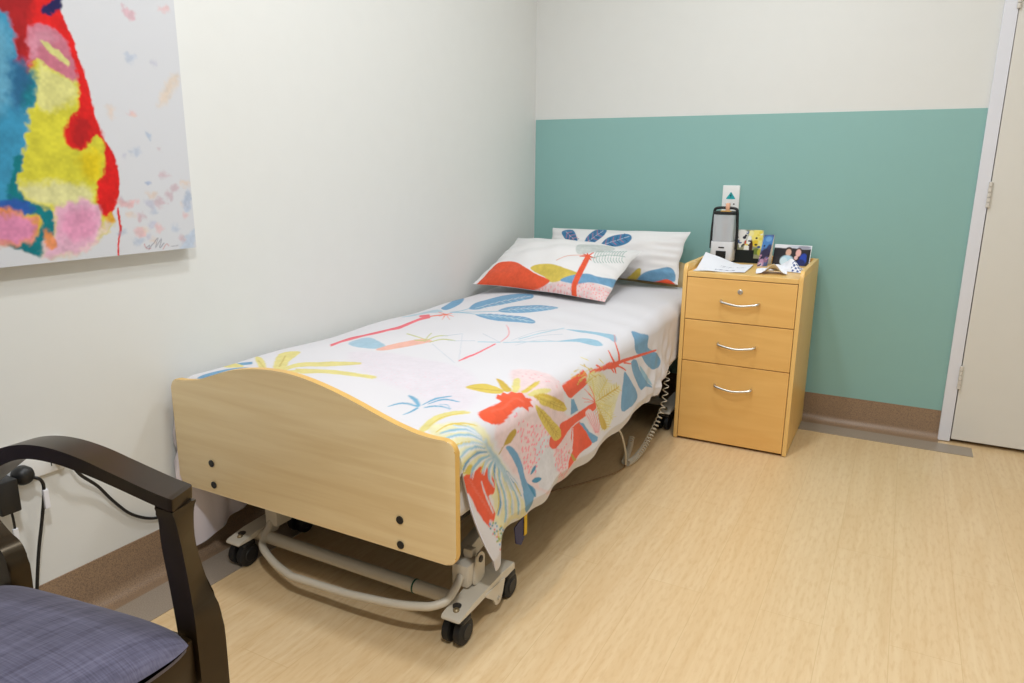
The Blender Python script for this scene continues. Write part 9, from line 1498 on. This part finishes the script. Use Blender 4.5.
obj('cable', tube(bmesh.new(), catmull([(0.030, -2.543, 0.436), (0.028, -2.52, 0.385), (0.018, -2.475, 0.333), (0.012, -2.435, 0.272), (0.010, -2.39, 0.215), (0.009, -2.33, 0.176), (0.007, -2.27, 0.168), (0.007, -2.20, 0.162), (0.007, -2.05, 0.160)], 8), 0.0040, 10), M['black'], pc3, 40)

# ---------------------------------------------------------------- armchair
AY = -3.10                                                  # chair centre line; it faces +x, its back to the left wall
ch = thing('armchair', 'dark wooden armchair with blue-violet woven seat near the left wall', 'chair', (0.60, AY, 0.0))
def loft2(near, far, yn, yf, bev=0.003):
    bm = bmesh.new(); A = [bm.verts.new((x, yn, z)) for x, z in near]; B = [bm.verts.new((x, yf, z)) for x, z in far]
    n = len(A); fa = bm.faces.new(A); fb = bm.faces.new(B[::-1])
    for i in range(n): bm.faces.new((A[i], B[i], B[(i + 1) % n], A[(i + 1) % n]))
    if bev: bmesh.ops.bevel(bm, geom=list(fa.edges) + list(fb.edges), offset=bev, segments=2, profile=0.5, affect='EDGES')
    return bm
def smooth2(pts, n=6): return [(p.x, p.y) for p in catmull([(x, z, 0) for x, z in pts], n)]
arm_top = smooth2([(0.845, 0.647), (0.79, 0.650), (0.70, 0.659), (0.62, 0.667), (0.54, 0.668), (0.46, 0.658), (0.38, 0.634), (0.31, 0.598), (0.225, 0.545)])
arm_bot = smooth2([(0.235, 0.512), (0.325, 0.569), (0.39, 0.607), (0.46, 0.632), (0.54, 0.642), (0.62, 0.642), (0.70, 0.637), (0.79, 0.629), (0.842, 0.626)])
fl_near = smooth2([(0.842, 0.6255), (0.850, 0.600), (0.858, 0.55), (0.866, 0.48), (0.868, 0.44), (0.868, 0.31), (0.860, 0.0)], 4) + smooth2([(0.824, 0.0), (0.832, 0.31), (0.824, 0.416), (0.817, 0.49), (0.808, 0.56), (0.807, 0.607), (0.800, 0.6255)], 4)
fl_far = smooth2([(0.832, 0.6255), (0.822, 0.600), (0.820, 0.545), (0.842, 0.48), (0.866, 0.44), (0.868, 0.31), (0.860, 0.0)], 4) + smooth2([(0.824, 0.0), (0.832, 0.31), (0.810, 0.416), (0.796, 0.49), (0.786, 0.56), (0.786, 0.607), (0.780, 0.6255)], 4)
rl = smooth2([(0.312, 0.0), (0.332, 0.20), (0.346, 0.365), (0.338, 0.405), (0.322, 0.424), (0.290, 0.436), (0.246, 0.470), (0.220, 0.55), (0.212, 0.75), (0.190, 0.93)], 5) + smooth2([(0.155, 0.93), (0.178, 0.75), (0.184, 0.60), (0.196, 0.490), (0.226, 0.430), (0.268, 0.388), (0.296, 0.340), (0.290, 0.20), (0.265, 0.0)], 5)
for s in (1, -1):
    yn, yf = AY + s * 0.252, AY + s * 0.302
    outer = [(x - 0.018 * max(0.0, (x - 0.6) / 0.245), z) for x, z in arm_top + arm_bot]
    obj('arm', loft2(arm_top + arm_bot, outer, yn, yf, 0.004), M['chairwood'], ch, 35)
    obj('leg', loft2(fl_near, fl_far, yn, yf, 0.003), M['chairwood'], ch, 35)
    obj('leg', loft2(rl, rl, yn + s * 0.002, yf - s * 0.012, 0.003), M['chairwood'], ch, 35)
    bm = bmesh.new(); extrude_poly(bm, [(0.345, 0.284), (0.822, 0.340), (0.822, 0.398), (0.345, 0.334)], 1, AY + s * 0.253, AY + s * 0.278, 0.003, 2)
    obj('seat_rail', bm, M['chairwood'], ch, 35)
obj('front_rail', newbox(0.836, 0.862, AY - 0.250, AY + 0.250, 0.345, 0.424, 0.004, 2), M['chairwood'], ch, 35)
obj('back_rail', newbox(0.305, 0.331, AY - 0.250, AY + 0.250, 0.290, 0.345, 0.004, 2), M['chairwood'], ch, 35)
def cushion(name, f, n, k, parent):
    """rounded closed cushion from f(a,b,side)"""
    a = np.linspace(-1, 1, n)[:, None]; b = np.linspace(-1, 1, k)[None, :]
    A = a + 0 * b; B = b + 0 * a
    F = f(A, B, 1); G = f(A, B, -1)
    i1 = np.arange(n * k).reshape(n, k); i2 = i1 + n * k
    return quad_mesh(name, np.concatenate([F.reshape(-1, 3), G.reshape(-1, 3)]), np.concatenate([gridq(i1), gridq(i2)[:, ::-1]]), M['weave'], parent)
def seat_f(A, B, s):
    ea = np.clip(1 - np.abs(A) ** 5, 0, 1) ** 0.5; eb = np.clip(1 - np.abs(B) ** 5, 0, 1) ** 0.5
    x = 0.615 + 0.276 * A * (1 - 0.06 * np.abs(B) ** 8); zb = 0.358 + 0.070 * (A + 1) / 2 + 0.0 * B
    y = AY + 0.247 * B * (1 - 0.06 * np.abs(A) ** 8)
    top = 0.045 * ea * eb + 0.020 * (1 - A * A) * (1 - B * B) + 0.012 * np.clip(A, 0, 1) ** 2 * (1 - B ** 2)
    h = np.where(s > 0, top, -0.030 * np.minimum(ea, eb))
    return np.stack([x, y, zb + h], -1)
cushion('seat', seat_f, 90, 90, ch)
def back_f(A, B, s):
    e = np.clip(1 - np.abs(A) ** 5, 0, 1) ** 0.5 * np.clip(1 - np.abs(B) ** 5, 0, 1) ** 0.5
    z = 0.70 + 0.20 * A; y = AY + 0.245 * B
    x = 0.215 - 0.060 * A + 0.010 * A * A + s * 0.030 * e
    return np.stack([x, y, z], -1)
cushion('backrest', back_f, 60, 60, ch)
obj('top_rail', newbox(0.150, 0.176, AY - 0.247, AY + 0.247, 0.895, 0.93, 0.006, 2), M['chairwood'], ch, 35)

# ---------------------------------------------------------------- light
def area(name, loc, size, power, col=(1.0, 0.95, 0.87), shape='DISK', rot=(0, 0, 0), size_y=None):
    l = bpy.data.lights.new(name, 'AREA'); l.energy = power; l.color = col; l.shape = shape; l.size = size
    if size_y: l.size_y = size_y
    o = bpy.data.objects.new(name, l); C.objects.link(o); o.location = loc; o.rotation_euler = rot
    return o
KEY = (0.895, 0.94, 0.985)
area('downlight_over_bed', (0.88, -2.12, RH - 0.02), 0.16, 12, KEY)
area('downlight_centre', (1.70, -3.35, RH - 0.02), 0.16, 27, KEY)
area('downlight_by_cabinet', (1.25, -1.10, RH - 0.02), 0.16, 10, KEY)
area('downlight_by_door', (2.70, -1.45, RH - 0.02), 0.16, 2.5, KEY)
area('ceiling_fill', (1.30, -1.8, RH - 0.01), 2.4, 12, KEY, 'RECTANGLE', (0, 0, 0), 3.2)  # no real fitting: wide fill added for soft light bounced off the ceiling
w = bpy.data.worlds.new('World'); bpy.context.scene.world = w; w.use_nodes = True
w.node_tree.nodes['Background'].inputs[0].default_value = (0.9, 0.95, 1.0, 1); w.node_tree.nodes['Background'].inputs[1].default_value = 0.3

# ---------------------------------------------------------------- camera
yaw, pit, rol = -0.492667175, -0.234000419, 0.00877584770
f = Vector((math.sin(yaw) * math.cos(pit), math.cos(yaw) * math.cos(pit), math.sin(pit)))
r = Vector((math.cos(yaw), -math.sin(yaw), 0)); u = r.cross(f)
r2, u2 = r * math.cos(rol) + u * math.sin(rol), u * math.cos(rol) - r * math.sin(rol)
cam = bpy.data.cameras.new('Camera'); co = bpy.data.objects.new('Camera', cam); C.objects.link(co)
mw = Matrix((r2, u2, -f)).transposed().to_4x4(); mw.translation = Vector((1.737478, -3.467633, 1.12))
co.matrix_world = mw
cam.sensor_width = 36.0; cam.lens = 721.333466 * 36.0 / 1024.0; cam.clip_start = 0.02
bpy.context.scene.camera = co
vs = bpy.context.scene.view_settings
vs.view_transform = 'Standard'; vs.look = 'None'; vs.gamma = 1.0; vs.use_curve_mapping = False; vs.exposure = 0.17
